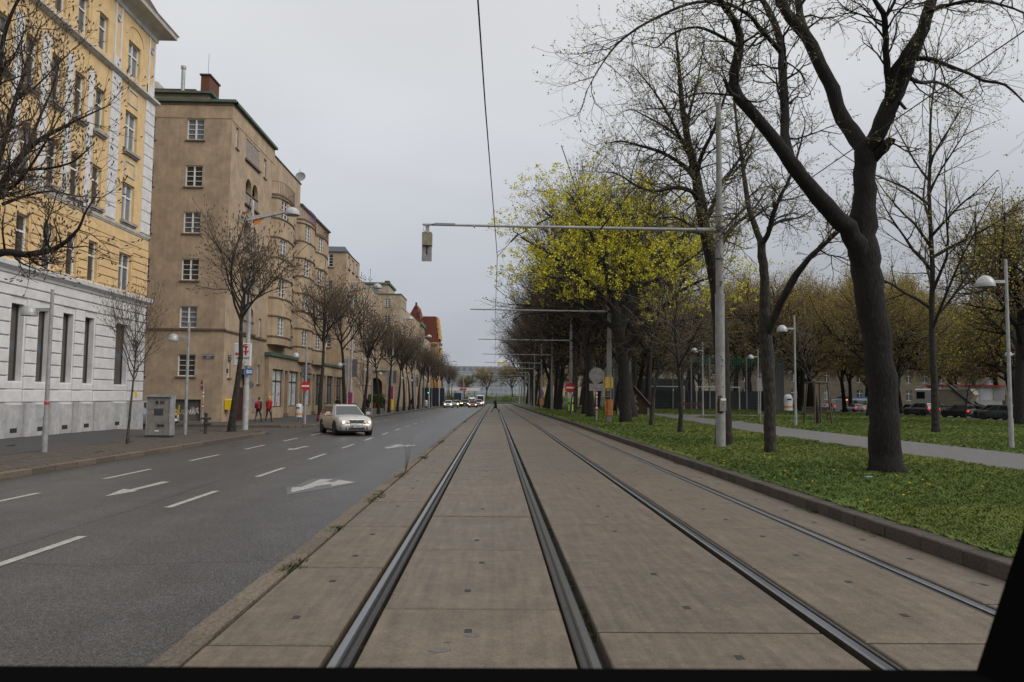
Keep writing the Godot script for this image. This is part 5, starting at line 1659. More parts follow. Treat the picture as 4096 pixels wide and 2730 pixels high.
# ---------- trees ----------
func grow(w: MB, tw: MB, tips: Array, r: RandomNumberGenerator, o: Vector3, dir: Vector3, length: float, rad: float, lvl: int, p: Dictionary):
	var top: int = p.levels
	var segs: int = [7, 5, 4, 3, 2][mini(lvl, 4)]
	var pts := [o]
	var rads := [rad]
	var q := o
	var d := dir
	var end: float = rad * (0.35 if lvl < top else 0.75)
	for i in segs:
		d = (d + Vector3(r.randfn(), r.randfn(), r.randfn()) * p.wob * (0.45 if lvl == 0 else 1.0) + Vector3.UP * p.up).normalized()
		q += d * length / segs
		pts.append(q)
		rads.append(lerpf(rad, end, pow((i + 1.0) / segs, 0.8)))
	var m: MB = w if rad > p.get("thin", 0.03) else tw
	m.tube(pts, rads, [9, 6, 4, 3, 3][mini(lvl, 4)], false)
	if lvl >= top:
		tips.append([q, d])
		return
	var n: int = p.n[lvl]
	var start: float = p.start[lvl] if p.has("start") else (0.4 if lvl == 0 else 0.2)
	var spin := r.randf() * TAU
	for k in n:
		var t := start + (1.0 - start) * (k + r.randf_range(0.2, 0.8)) / n
		var fi := t * segs
		var i := mini(int(fi), segs - 1)
		var at: Vector3 = pts[i].lerp(pts[i + 1], fi - i)
		var ra: float = lerpf(rads[i], rads[i + 1], fi - i)
		var ax: Vector3 = (pts[i + 1] - pts[i]).normalized()
		spin += 2.4 + r.randf_range(-0.5, 0.5)
		var s := ax.cross(Vector3(0.3, 0.2, 0.93)).normalized().rotated(ax, spin)
		var a: float = r.randf_range(p.ang[0], p.ang[1])
		var nd := (ax * cos(a) + s * sin(a)).normalized()
		var l: float = length * p.ratio[lvl] * r.randf_range(0.75, 1.2) * (1.15 - 0.45 * t)
		grow(w, tw, tips, r, at, nd, l, minf(ra * 0.8, maxf(rad * p.rr, p.get("tip", 0.006))), lvl + 1, p)
	# the leader goes on
	if lvl > 0: grow(w, tw, tips, r, q, d, length * 0.45, end, top, p)
	else: grow(w, tw, tips, r, q, d, length * 0.4, end, 1, p)

func limbs(w: MB, tw: MB, tips: Array, sk: Array, sd: int, p: Dictionary):
	# traced limbs as smooth tubes, with twigs grown out of their thinner runs
	var r := RandomNumberGenerator.new()
	r.seed = sd
	for ln in sk:
		var pts := []
		var rad := []
		var n: int = ln.size()
		for i in n - 1:
			var a: Array = ln[maxi(i - 1, 0)]
			var b: Array = ln[i]
			var c: Array = ln[i + 1]
			var e: Array = ln[mini(i + 2, n - 1)]
			for k in 3:
				var t := k / 3.0
				var v := Vector3(b[0], b[1], b[2]).cubic_interpolate(Vector3(c[0], c[1], c[2]), Vector3(a[0], a[1], a[2]), Vector3(e[0], e[1], e[2]), t)
				var rr := lerpf(b[3], c[3], t)
				pts.append(v + Vector3(r.randfn(), r.randfn(), r.randfn()) * rr * 0.07)
				rad.append(maxf(rr * r.randf_range(0.95, 1.07), 0.006))
		var l: Array = ln[n - 1]
		pts.append(Vector3(l[0], l[1], l[2]))
		rad.append(maxf(l[3], 0.004))
		var big: float = rad[0]
		w.tube(pts, rad, 14 if big > 0.2 else (9 if big > 0.07 else 6), true)
		var spin := r.randf() * TAU
		for i in range(1, pts.size()):
			var rr: float = rad[i]
			if rr > p.twig_below: continue
			var ax: Vector3 = (pts[i] - pts[i - 1]).normalized()
			var seg: float = (pts[i] - pts[i - 1]).length()
			var cnt: float = seg * p.density
			var c := int(cnt) + (1 if r.randf() < cnt - int(cnt) else 0)
			for k in c:
				spin += 2.4 + r.randf_range(-0.4, 0.4)
				var s := ax.cross(Vector3(0.3, 0.2, 0.93)).normalized().rotated(ax, spin)
				var a: float = r.randf_range(0.5, 1.15)
				grow(w, tw, tips, r, pts[i - 1].lerp(pts[i], r.randf()), (ax * cos(a) + s * sin(a)).normalized(), p.twig * r.randf_range(0.5, 1.2), clampf(rr * 0.5, p.get("t0", 0.013), 0.032), p.lvl0, p)

func leaves(mb: MB, tips: Array, r: RandomNumberGenerator, per: int, size: float, spread: float, cols: Array):
	mb.colored = true
	for t in tips:
		for k in per:
			var o: Vector3 = t[0] + Vector3(r.randfn(), r.randfn(), r.randfn()) * spread
			var u := Vector3(r.randfn(), r.randfn(), r.randfn()).normalized()
			var v := u.cross(Vector3(r.randfn(), r.randfn(), r.randfn())).normalized()
			var s := size * r.randf_range(0.6, 1.3)
			var c: Color = cols[r.randi() % cols.size()]
			var g := r.randf_range(0.75, 1.25)
			mb.col = Color(c.r * g, c.g * g, c.b * g)
			mb.tri(o - v * s * 0.45, o + u * s * 0.5 + v * 0.1 * s, o + v * s * 0.55)
			mb.tri(o - v * s * 0.45, o + v * s * 0.55, o - u * s * 0.5)

func tips_buds(mb: MB, tips: Array, r: RandomNumberGenerator, l: float, rad: float, share: float):
	for t in tips:
		if r.randf() > share: continue
		var d: Vector3 = (t[1] + Vector3.UP * 0.4).normalized()
		mb.tube([t[0] - d * 0.01, t[0] + d * l * 0.45, t[0] + d * l], [rad * 0.4, rad, 0.002], 4, false)

func tree_from(called: String, label: String, at: Vector3, sk: Array, sd: int, p: Dictionary, bark: String, leaf := [], group := "", share := 1.0) -> Node3D:
	var w := MB.new()
	var tw := MB.new()
	var tips := []
	limbs(w, tw, tips, sk, sd, p)
	var t := thing(called, label, "tree", at, 0, group)
	obj("trunk", w, M[bark], t)
	obj("crown", tw, M.twig, t)
	if leaf:
		var lf := MB.new()
		var r := RandomNumberGenerator.new()
		r.seed = sd + 1
		if share < 1.0: tips = tips.filter(func(q): return r.randf() < share and q[0].y > (7.6 if q[0].x < 1.0 else 6.0) + r.randf() * 1.2)
		leaves(lf, tips, r, leaf[0], leaf[1], leaf[2], leaf[3])
		obj("foliage", lf, M.leaf, t)
	return t

func tree_grown(called: String, sd: int, h: float, r0: float, p: Dictionary, bark: String, twig: String, leaf := [], bud := []) -> Node3D:
	var w := MB.new()
	var tw := MB.new()
	var tips := []
	var r := RandomNumberGenerator.new()
	r.seed = sd
	# flared foot
	w.tube([Vector3(0, -0.12, 0), Vector3(0, 0.04, 0), Vector3(0, 0.35, 0)], [r0 * 1.5, r0 * 1.25, r0], 9, false)
	grow(w, tw, tips, r, Vector3(0, 0.3, 0), Vector3(p.get("lean", 0.0), 1, 0).normalized(), h, r0, 0, p)
	var t := Node3D.new()
	t.name = called
	var add := func(nm, mb, m):
		var o := MeshInstance3D.new()
		o.mesh = mb.mesh(m)
		o.name = nm
		t.add_child(o)
	add.call("trunk", w, M[bark])
	if bud: tips_buds(tw, tips, r, bud[0], bud[1], bud[2])
	add.call("crown", tw, M[twig])
	if leaf:
		var lf := MB.new()
		leaves(lf, tips, r, leaf[0], leaf[1], leaf[2], leaf[3])
		add.call("foliage", lf, M.leaf)
	return t

func plant(proto: Node3D, called: String, at: Vector3, turn: float, sc: float, label: String, group: String, lean := 0.0) -> Node3D:
	var o: Node3D = proto.duplicate()
	o.name = numbered(called)
	add_child(o)
	o.position = at
	o.rotation = Vector3(0, turn, lean)
	o.scale = Vector3.ONE * sc
	tag(o, label, "tree", group)
	return o

func build_near_trees():
	var maple := [Color(0.3, 0.3, 0.04), Color(0.22, 0.24, 0.03), Color(0.33, 0.3, 0.05)]
	var bare := {"levels": 4, "n": [5, 4, 4, 4], "ang": [0.4, 1.0], "ratio": [0.5, 0.55, 0.6, 0.6], "rr": 0.6, "wob": 0.3, "up": 0.03, "thin": 0.02, "tip": 0.0085, "twig_below": 0.11, "density": 3.6, "twig": 1.2, "lvl0": 2}
	tree_from("maple_tree", "massive dark trunk forking over the lawn, nearest tree on the right", P(8.72, 0.14, 17.63), SK_BIG, 11, bare, "bark_big", [2, 0.035, 0.02, maple])
	var slim := bare.duplicate()
	slim.density = 6.0
	slim.twig_below = 0.075
	slim.twig = 1.15
	tree_from("slim_tree", "slender trunk with one long limb slanting right, beside the nearest tram mast", P(8.08, 0.13, 23.28), SK_SLIM, 12, slim, "bark_grey", [2, 0.04, 0.02, maple])
	var tall := bare.duplicate()
	tall.density = 6.0
	tall.twig = 1.3
	tall.twig_below = 0.1
	tree_from("tall_tree", "tall tree with fine dark twigs directly behind the nearest tram mast", P(7.86, 0.14, 27.0), SK_TALL, 13, tall, "bark", [2, 0.045, 0.02, maple])
	var yg := bare.duplicate()
	yg.density = 4.0
	yg.twig = 2.3
	yg.twig_below = 0.2
	yg.n = [4, 4, 4, 3]
	var yc := [Color(0.66, 0.6, 0.04), Color(0.54, 0.52, 0.035), Color(0.72, 0.64, 0.06), Color(0.42, 0.42, 0.03)]
	tree_from("flowering_maple", "broad tree in bright yellow green flower over the lawn", P(8.18, 0.13, 49.7), SK_YG, 14, yg, "bark", [12, 0.1, 0.09, yc], "", 0.7)
	var left := bare.duplicate()
	left.density = 4.6
	left.twig = 1.0
	left.twig_below = 0.1
	left.levels = 4
	left.n = [4, 4, 4, 3]
	left.ratio = [0.5, 0.5, 0.5, 0.5]
	left.up = 0.12
	left.tip = 0.012
	left.wob = 0.2
	var w := MB.new()
	var tw := MB.new()
	var tips := []
	limbs(w, tw, tips, SK_LEFT, 15, left)
	var r := RandomNumberGenerator.new()
	r.seed = 4
	tips_buds(tw, tips, r, 0.085, 0.019, 0.65)
	var t := thing("street_tree", "bare street tree reaching in over the white facade from the left edge", "tree", P(-12.9, -0.06, 19.5), 0, "street trees along the left kerb")
	obj("trunk", w, M.bark, t)
	obj("crown", tw, M.twig, t)

func build_street_trees():
	var p := {"levels": 4, "n": [7, 7, 5, 4], "ang": [0.5, 1.0], "ratio": [0.82, 0.52, 0.5, 0.5], "rr": 0.6, "wob": 0.14, "up": 0.1, "start": [0.8, 0.25, 0.2, 0.2], "thin": 0.02, "tip": 0.012}
	var protos := []
	for k in 3:
		p.lean = [0.1, 0.03, -0.04][k]
		protos.append(tree_grown("street_tree", 21 + k, 5.4, 0.17, p, "bark_grey", "twig2", [], [0.13, 0.026, 0.85]))
	var ds := [38.75, 55.5, 65.0, 74.0, 83.5, 91.0, 98.0, 105.5, 113.0, 120.5, 128.0, 136.0, 144.0, 153.0, 162.0, 171.0, 180.0, 190.0, 200.0, 211.0, 223.0]
	for i in ds.size():
		var lb := "bare street tree with fat buds beside the fire hydrant"
		if i == ds.size() - 1: lb = "last bare street tree before the far crossing"
		elif i > 0: lb = "%s bare street tree beyond the side street, counted from the near end" % ORD[i - 1]
		plant(protos[i % 3], "street_tree", P(-12.6 if i == 0 else -12.0 + rng.randf_range(-0.25, 0.25), walk_y(ds[i]), ds[i]), 0.0 if i == 0 else rng.randf() * TAU, 1.1 if i == 0 else rng.randf_range(0.98, 1.2), lb, "street trees along the left kerb")
	# young trees
	var y := {"levels": 3, "n": [11, 7, 6], "ang": [0.4, 0.85], "ratio": [0.6, 0.5, 0.45], "rr": 0.5, "wob": 0.09, "up": 0.13, "start": [0.5, 0.2, 0.2], "thin": 0.015}
	var yp := tree_grown("young_tree", 31, 3.6, 0.05, y, "bark_pale", "twig2", [], [0.09, 0.012, 0.8])
	plant(yp, "young_tree", P(-13.0, -0.06, 28.75), 0.0, 1.0, "thin young street tree between lamp post and ticket machine", "young street trees")
	plant(yp, "young_tree", P(-12.9, walk_y(79.0), 79.5), 2.0, 0.95, "thin young street tree in front of the archway", "young street trees")
	for q in protos: q.free()
	yp.free()

func build_park_trees():
	var bud := [Color(0.32, 0.24, 0.04), Color(0.25, 0.19, 0.04), Color(0.36, 0.28, 0.04), Color(0.26, 0.17, 0.05)]
	var grn := [Color(0.45, 0.42, 0.035), Color(0.34, 0.33, 0.035), Color(0.24, 0.19, 0.04)]
	var p := {"levels": 4, "n": [10, 8, 7, 6], "ang": [0.4, 1.0], "ratio": [0.8, 0.6, 0.55, 0.5], "rr": 0.55, "wob": 0.17, "up": 0.05, "start": [0.36, 0.2, 0.15, 0.2], "thin": 0.04, "tip": 0.017}
	var a := tree_grown("park_tree", 41, 9.0, 0.32, p, "bark", "twig2", [5, 0.09, 0.24, bud])
	p.ang = [0.5, 1.15]
	var b := tree_grown("park_tree", 42, 8.0, 0.36, p, "bark", "twig2", [4, 0.1, 0.2, bud + grn])
	p.up = 0.09
	p.ang = [0.3, 0.75]
	p.start = [0.45, 0.25, 0.2, 0.2]
	var c := tree_grown("row_tree", 43, 10.0, 0.3, p, "bark", "twig")
	p.start = [0.3, 0.25, 0.2, 0.2]
	p.ang = [0.4, 0.9]
	var e := tree_grown("row_tree", 44, 9.5, 0.34, p, "bark", "twig", [2, 0.1, 0.14, [Color(0.2, 0.17, 0.04), Color(0.12, 0.09, 0.04)]])
	# the row beside the track
	var row := [[7.7, 63.5, 0.0], [10.6, 61.0, 0.1], [14.0, 73.0, 0.0], [8.4, 73.5, 0.02], [7.9, 81.0, 0.0], [8.6, 88.0, 0.05], [9.6, 95.0, 0.0], [8.2, 101.0, -0.03], [8.5, 110.0, 0.0], [8.2, 119.0, 0.04], [8.4, 129.0, 0.0], [8.2, 139.0, 0.0], [8.5, 151.0, 0.0], [8.3, 163.0, 0.0], [8.6, 176.0, 0.0], [8.4, 190.0, 0.0], [8.5, 206.0, 0.0], [8.6, 222.0, 0.0]]
	for i in row.size():
		var lb: String = ["leaning bare tree by the back of the round sign", "bare tree left of the wooden playhouse", "blackened forked tree behind the wooden playhouse"][i] if i < 3 else "%s bare tree of the row beside the track past the playhouse" % ORD[i - 3]
		plant(c if i % 3 != 1 else e, "row_tree", P(row[i][0], lawn_y(row[i][0], row[i][1]), row[i][1]), i * 1.9 + 0.4, [1.15, 1.25, 1.1][i % 3], lb, "bare trees in the row beside the track", -row[i][2])
	var inner := [[13.0, 84.0], [18.0, 100.0], [11.5, 97.0], [14.5, 112.0], [12.5, 128.0], [22.0, 125.0], [16.0, 146.0], [28.0, 142.0], [24.0, 165.0], [38.0, 160.0], [33.0, 185.0], [48.0, 190.0], [15.0, 178.0], [21.0, 205.0], [32.0, 128.0], [40.0, 134.0], [27.0, 152.0], [36.0, 146.0], [44.0, 168.0], [52.0, 176.0]]
	for i in inner.size():
		plant([e, b, c][i % 3], "inner_tree", P(inner[i][0], lawn_y(inner[i][0], inner[i][1]), inner[i][1]), i * 2.3, rng.randf_range(1.1, 1.3), "%s budding tree of the grove behind the sports cage, counted from the front" % ORD[i], "trees of the grove behind the sports cage")
	var park := [[21.8, 39.0, 1.0, 3], [36.0, 54.0, 1.25, 1], [32.0, 94.0, 0.95, 0], [43.5, 86.0, 0.9, 1], [37.0, 78.0, 0.75, 0], [48.0, 98.0, 1.0, 0], [41.0, 106.0, 1.0, 0], [55.0, 74.0, 0.95, 1], [63.0, 88.0, 1.05, 1], [34.0, 112.0, 1.0, 0], [59.0, 116.0, 1.1, 0], [72.0, 108.0, 1.05, 1], [50.0, 124.0, 1.1, 0], [67.0, 131.0, 1.1, 1], [82.0, 122.0, 1.15, 0], [44.0, 138.0, 1.1, 0], [76.0, 148.0, 1.2, 1], [58.0, 150.0, 1.1, 0], [90.0, 140.0, 1.2, 1], [98.0, 160.0, 1.2, 0], [66.0, 172.0, 1.2, 0], [84.0, 178.0, 1.2, 1], [104.0, 185.0, 1.2, 0], [70.0, 120.0, 1.0, 1], [62.0, 140.0, 1.0, 0], [87.0, 132.0, 1.1, 1], [95.0, 118.0, 1.1, 0], [78.0, 134.0, 1.0, 0], [54.0, 136.0, 1.0, 1], [72.0, 160.0, 1.1, 0], [100.0, 140.0, 1.1, 1], [52.0, 160.0, 1.1, 0]]
	var sl := {"levels": 4, "n": [15, 6, 4, 3], "ang": [0.45, 0.9], "ratio": [0.34, 0.5, 0.5, 0.5], "rr": 0.45, "wob": 0.12, "up": 0.05, "start": [0.33, 0.2, 0.2, 0.2], "thin": 0.02, "tip": 0.011}
	var ft := tree_grown("park_tree", 47, 13.5, 0.2, sl, "bark_grey", "twig2", [2, 0.07, 0.05, grn])
	for i in park.size():
		var q: Array = park[i]
		var lb := "straight slender tree on the lawn left of the right hand lamp"
		if i == 1: lb = "park tree right behind the right hand lamp post"
		elif i > 1: lb = "%s tree of the far park, brown with opening buds, counted from the lawn" % ORD[mini(i - 2, 19)]
		if i > 21: lb = "%s brown tree in the dense stand beyond the park road" % ORD[i - 22]
		plant([a, b, c, ft][q[3]], "park_tree", P(q[0], lawn_y(q[0], q[1]), q[1]), i * 2.7, q[2] * (1.0 if i < 2 else 1.3), lb, "trees standing in the park")
	# trees at the far crossing
	for i in 5:
		var x: float = [-2.5, 6.0, 13.5, -10.0, 21.0][i]
		plant(a, "crossing_tree", P(x, 0.6, [262.0, 258.0, 264.0, 266.0, 260.0][i]), i * 1.1, [0.78, 0.85, 0.7, 0.6, 0.75][i], ["round bare tree left of the street axis at the far crossing", "round bare tree right of the street axis at the far crossing", "smaller bare tree third from left at the far crossing", "budding tree behind the traffic light at the far crossing", "bare tree at the far crossing behind the masts"][i], "trees at the far crossing")
	# saplings
	var y := {"levels": 3, "n": [8, 6, 5], "ang": [0.5, 0.95], "ratio": [0.62, 0.55, 0.5], "rr": 0.5, "wob": 0.14, "up": 0.06, "start": [0.5, 0.2, 0.2], "thin": 0.02}
	var s := tree_grown("young_park_tree", 51, 5.0, 0.115, y, "bark_grey", "twig2")
	var ys := [[8.45, 36.1, 1.0, "young bare tree on the lawn nearest the tram mast"], [8.6, 43.6, 0.95, "young bare tree on the lawn next to the yellow green tree"], [18.5, 78.0, 1.1, "young bare tree beside the park bench"], [20.3, 49.7, 0.95, "young tree held between wooden stakes"], [49.0, 82.0, 0.8, "young tree before the skip lorry"], [7.0, 73.0, 0.7, "small sapling beside the no entry sign on the lawn"]]
	for i in ys.size():
		plant(s, "young_park_tree", P(ys[i][0], lawn_y(ys[i][0], ys[i][1]), ys[i][1]), i * 1.7, ys[i][2], ys[i][3], "young trees on the lawn")
	for q in [a, b, c, e, s, ft]: q.free()
	# forsythia beyond the park road
	for i in 4:
		var mb := MB.new()
		var r := RandomNumberGenerator.new()
		r.seed = 60 + i
		var tp := []
		for k in 260: tp.append([Vector3(r.randfn() * 1.0, absf(r.randfn()) * 0.6 + 0.3, r.randfn() * 0.7), Vector3.UP])
		leaves(mb, tp, r, 3, 0.16, 0.12, [Color(0.6, 0.4, 0.01), Color(0.5, 0.33, 0.01), Color(0.25, 0.2, 0.03)])
		one("forsythia_bush", ["leftmost yellow forsythia bush beyond the park road", "second yellow forsythia bush beyond the park road", "third yellow forsythia bush beyond the park road", "rightmost yellow forsythia bush beyond the park road"][i], "bush", mb, M.leaf, P(72.0 + i * 2.2, lawn_y(72.0, 104.0), 104.0 - i), 0, "yellow bushes beyond the park road")
	# clipped hedge before the archway
	var hm := MB.new()
	var hr := RandomNumberGenerator.new()
	hr.seed = 5
	var ht := []
	for k in 1500:
		ht.append([Vector3(hr.randf_range(-2.6, 2.6), hr.randf_range(0.1, 2.2), hr.randf_range(-0.8, 0.8)), Vector3.UP])
	leaves(hm, ht, hr, 3, 0.17, 0.09, [Color(0.07, 0.11, 0.02), Color(0.1, 0.14, 0.03), Color(0.045, 0.075, 0.018)])
	one("hedge", "clipped green hedge in front of the archway", "hedge", hm, M.leaf, P(-19.5, walk_y(131.0), 131.0)).scale = Vector3(0.6, 1.0, 0.8)
	# bushes on the far bank
	for i in 7:
		var mb := MB.new()
		var r := RandomNumberGenerator.new()
		r.seed = 80 + i
		var tp := []
		for k in 300: tp.append([Vector3(r.randfn() * 1.6, absf(r.randfn()) * 0.9 + 0.2, r.randfn() * 1.2), Vector3.UP])
		leaves(mb, tp, r, 2, 0.35, 0.2, [Color(0.13, 0.17, 0.03), Color(0.09, 0.12, 0.03), Color(0.17, 0.17, 0.03)])
		one("bank_bush", "%s round green bush on the far bank from the left" % ORD[i], "bush", mb, M.leaf, P(-14.0 + i * 6.0, 0.2, 254.0 + (i % 3) * 3), 0, "bushes on the far bank")

# ---------- street furniture ----------
func dome(mb: MB, o: Vector3, r: float, sq := 1.12):
	var pr := []
	for i in 9: pr.append(Vector2(maxf(0.002, r * cos(PI / 2 * i / 8.0)), r * sq * sin(PI / 2 * i / 8.0)))
	pr.push_front(Vector2(r, -0.05))
	pr.push_front(Vector2(r * 0.95, -0.05))
	mb.lathe(o, pr, 20)

func make_lamp(h: float, arm_h: float, side: float, dr := 0.24) -> Node3D:
	var t := Node3D.new()
	t.name = "park_lamp"
	var add := func(nm, mb, m):
		var o := MeshInstance3D.new()
		o.mesh = mb.mesh(m)
		o.name = nm
		t.add_child(o, true)
	var pole := MB.new()
	pole.tube([Vector3(0, 0, 0), Vector3(0, 1.0, 0), Vector3(0, 1.05, 0), Vector3(0, h, 0)], [0.085, 0.08, 0.066, 0.05], 12)
	pole.rod(Vector3(0, 1.0, 0), Vector3(0, 1.05, 0), 0.088, 12)
	add.call("pole", pole, M.galv)
	var arm := MB.new()
	arm.box(Vector3(side * 0.24, arm_h, 0), Vector3(0.48, 0.1, 0.05))
	add.call("arm", arm, M.aluminium)
	var hd := MB.new()
	dome(hd, Vector3(side * (0.42 + dr), arm_h - 0.14, 0), dr)
	add.call("lamp_head", hd, M.aluminium)
	var gl := MB.new()
	gl.lathe(Vector3(side * (0.42 + dr), arm_h - 0.17, 0), [Vector2(0.002, -0.01), Vector2(dr * 0.94, 0.0)], 20)
	add.call("glass_cover", gl, M.ink_grey)
	return t

func place(proto: Node3D, called: String, at: Vector3, turn: float, label: String, cat: String, group := "", sc := 1.0) -> Node3D:
	var o: Node3D = proto.duplicate()
	o.name = numbered(called)
	add_child(o)
	o.position = at
	o.rotation.y = turn
	o.scale = Vector3.ONE * sc
	tag(o, label, cat, group)
	return o

func build_lamps():
	var pl := make_lamp(4.9, 4.28, -1.0)
	var left := [[-13.42, 24.26, "short dome lamp with red band in front of the white facade"], [-13.42, 35.1, "short dome lamp post right of the grey ticket machine"], [-11.65, 49.5, "short dome lamp carrying a no entry sign past the side street"], [-11.55, 63.0, "first short dome lamp beyond the no entry sign lamp"], [-11.5, 75.3, "second short dome lamp beyond the no entry sign lamp"], [-11.5, 85.1, "third short dome lamp beyond the no entry sign lamp"], [-11.4, 103.8, "fourth short dome lamp beyond the no entry sign lamp"], [-11.4, 116.0, "fifth short dome lamp beyond the no entry sign lamp"], [-11.4, 130.0, "sixth short dome lamp beyond the no entry sign lamp"], [-11.4, 146.0, "farthest short dome lamp of the left pavement"]]
	for i in left.size():
		var q: Array = left[i]
		var o := place(pl, "pavement_lamp", P(q[0], walk_y(q[1]), q[1]), 0.0, q[2], "lamp", "short dome lamps along the left pavement")
		if i == 0:
			var b := MB.new()
			b.rod(Vector3(0, 1.42, 0), Vector3(0, 1.5, 0), 0.072, 12)
			obj("red_band", b, M.ink_red, o)
	var rl := make_lamp(6.5, 5.72, -1.0, 0.31)
	var right := [[17.5, 26.7, "large dome lamp on the lawn at the right edge"], [17.5, 46.0, "dome lamp beside the path left of the thick trunk"], [18.0, 68.5, "dome lamp in front of the sports cage"], [26.0, 78.0, "dome lamp behind the slim tree by the cage corner"], [15.0, 88.0, "dome lamp half hidden behind the wooden playhouse"], [44.0, 66.0, "far dome lamp seen past the right hand lamp post"]]
	for q in right: place(rl, "park_lamp", P(q[0], lawn_y(q[0], q[1]), q[1]), 0.0, q[2], "lamp", "dome lamps in the park", 1.0)
	# tall street lamps with a slanting arm
	var tl := Node3D.new()
	tl.name = "street_lamp"
	var add := func(nm, mb, m):
		var o := MeshInstance3D.new()
		o.mesh = mb.mesh(m)
		o.name = nm
		tl.add_child(o, true)
	var pole := MB.new()
	pole.tube([Vector3(0, 0, 0), Vector3(0, 2.2, 0), Vector3(0, 2.25, 0), Vector3(0, 6.0, 0), Vector3(0, 11.7, 0)], [0.15, 0.14, 0.12, 0.1, 0.07], 12)
	pole.lathe(Vector3(0, 11.7, 0), [Vector2(0.07, 0.0), Vector2(0.05, 0.08), Vector2(0.002, 0.1)], 10)
	add.call("pole", pole, M.polewhite)
	var arm := MB.new()
	arm.ext(PackedVector2Array([Vector2(-0.75, 10.8), Vector2(-0.35, 10.66), Vector2(1.7, 11.16), Vector2(1.7, 11.26), Vector2(-0.2, 10.9)]), Vector3(0, 0, 0.1), Vector3(1, 0, 0), Vector3(0, 1, 0), 0.2)
	add.call("arm", arm, M.polewhite)
	var gs := MB.new()
	gs.ext(PackedVector2Array([Vector2(0.09, 10.78), Vector2(0.09, 10.45), Vector2(0.62, 10.85)]), Vector3(0, 0, 0.02), Vector3(1, 0, 0), Vector3(0, 1, 0), 0.04)
	add.call("gusset", gs, M.ink_orange)
	var hd := MB.new()
	dome(hd, Vector3(2.05, 11.1, 0), 0.38, 0.95)
	add.call("lamp_head", hd, M.polewhite)
	var gl := MB.new()
	gl.lathe(Vector3(2.05, 11.06, 0), [Vector2(0.002, -0.02), Vector2(0.35, 0.0)], 20)
	add.call("glass_cover", gl, M.ink_grey)
	for i in 7:
		var d := 40.82 + i * 27.3
		place(tl, "street_lamp", P(-12.6 if i == 0 else -12.2, walk_y(d), d), 0.0, "tall street lamp with orange gusset carrying the pharmacy sign" if i == 0 else "%s tall street lamp beyond the pharmacy sign lamp" % ORD[i - 1], "lamp", "tall street lamps along the left kerb")
	for q in [pl, rl, tl]: q.free()

func disc(t: Node, nm: String, c: Vector3, r: float, th: float, m: Material, b := Basis(Vector3(1, 0, 0), Vector3(0, 0, 1), Vector3(0, -1, 0))) -> MeshInstance3D:
	var mb := MB.new()
	mb.lathe(c, [Vector2(0.001, -th), Vector2(r, -th), Vector2(r, 0), Vector2(0.001, 0)], 28, b)
	return obj(nm, mb, m, t)

func no_entry(at: Vector3, turn: float, h: float, r: float, label: String, post: bool, striped := false):
	var t := thing("no_entry_sign", label, "sign", at, turn)
	if post:
		var p := MB.new()
		p.rod(Vector3.ZERO, Vector3(0, h + r, 0), 0.035, 10)
		obj("post", p, M.galv, t)
		if striped:
			for k in 6:
				var s := MB.new()
				s.rod(Vector3(0, [0.9, 1.0, 1.1, 1.6, 1.7, 1.8][k], 0), Vector3(0, [1.0, 1.1, 1.2, 1.7, 1.8, 1.9][k], 0), 0.042, 10)
				obj("stripe", s, M.ink_red if k % 2 == 0 else M.ink_white, t)
	var z := 0.1
	disc(t, "sign_disc", Vector3(0, h, z), r, 0.015, M.ink_red)
	var b := MB.new()
	b.box(Vector3(0, h, z + 0.004), Vector3(r * 1.6, r * 0.32, 0.006))
	obj("white_bar", b, M.ink_white, t)

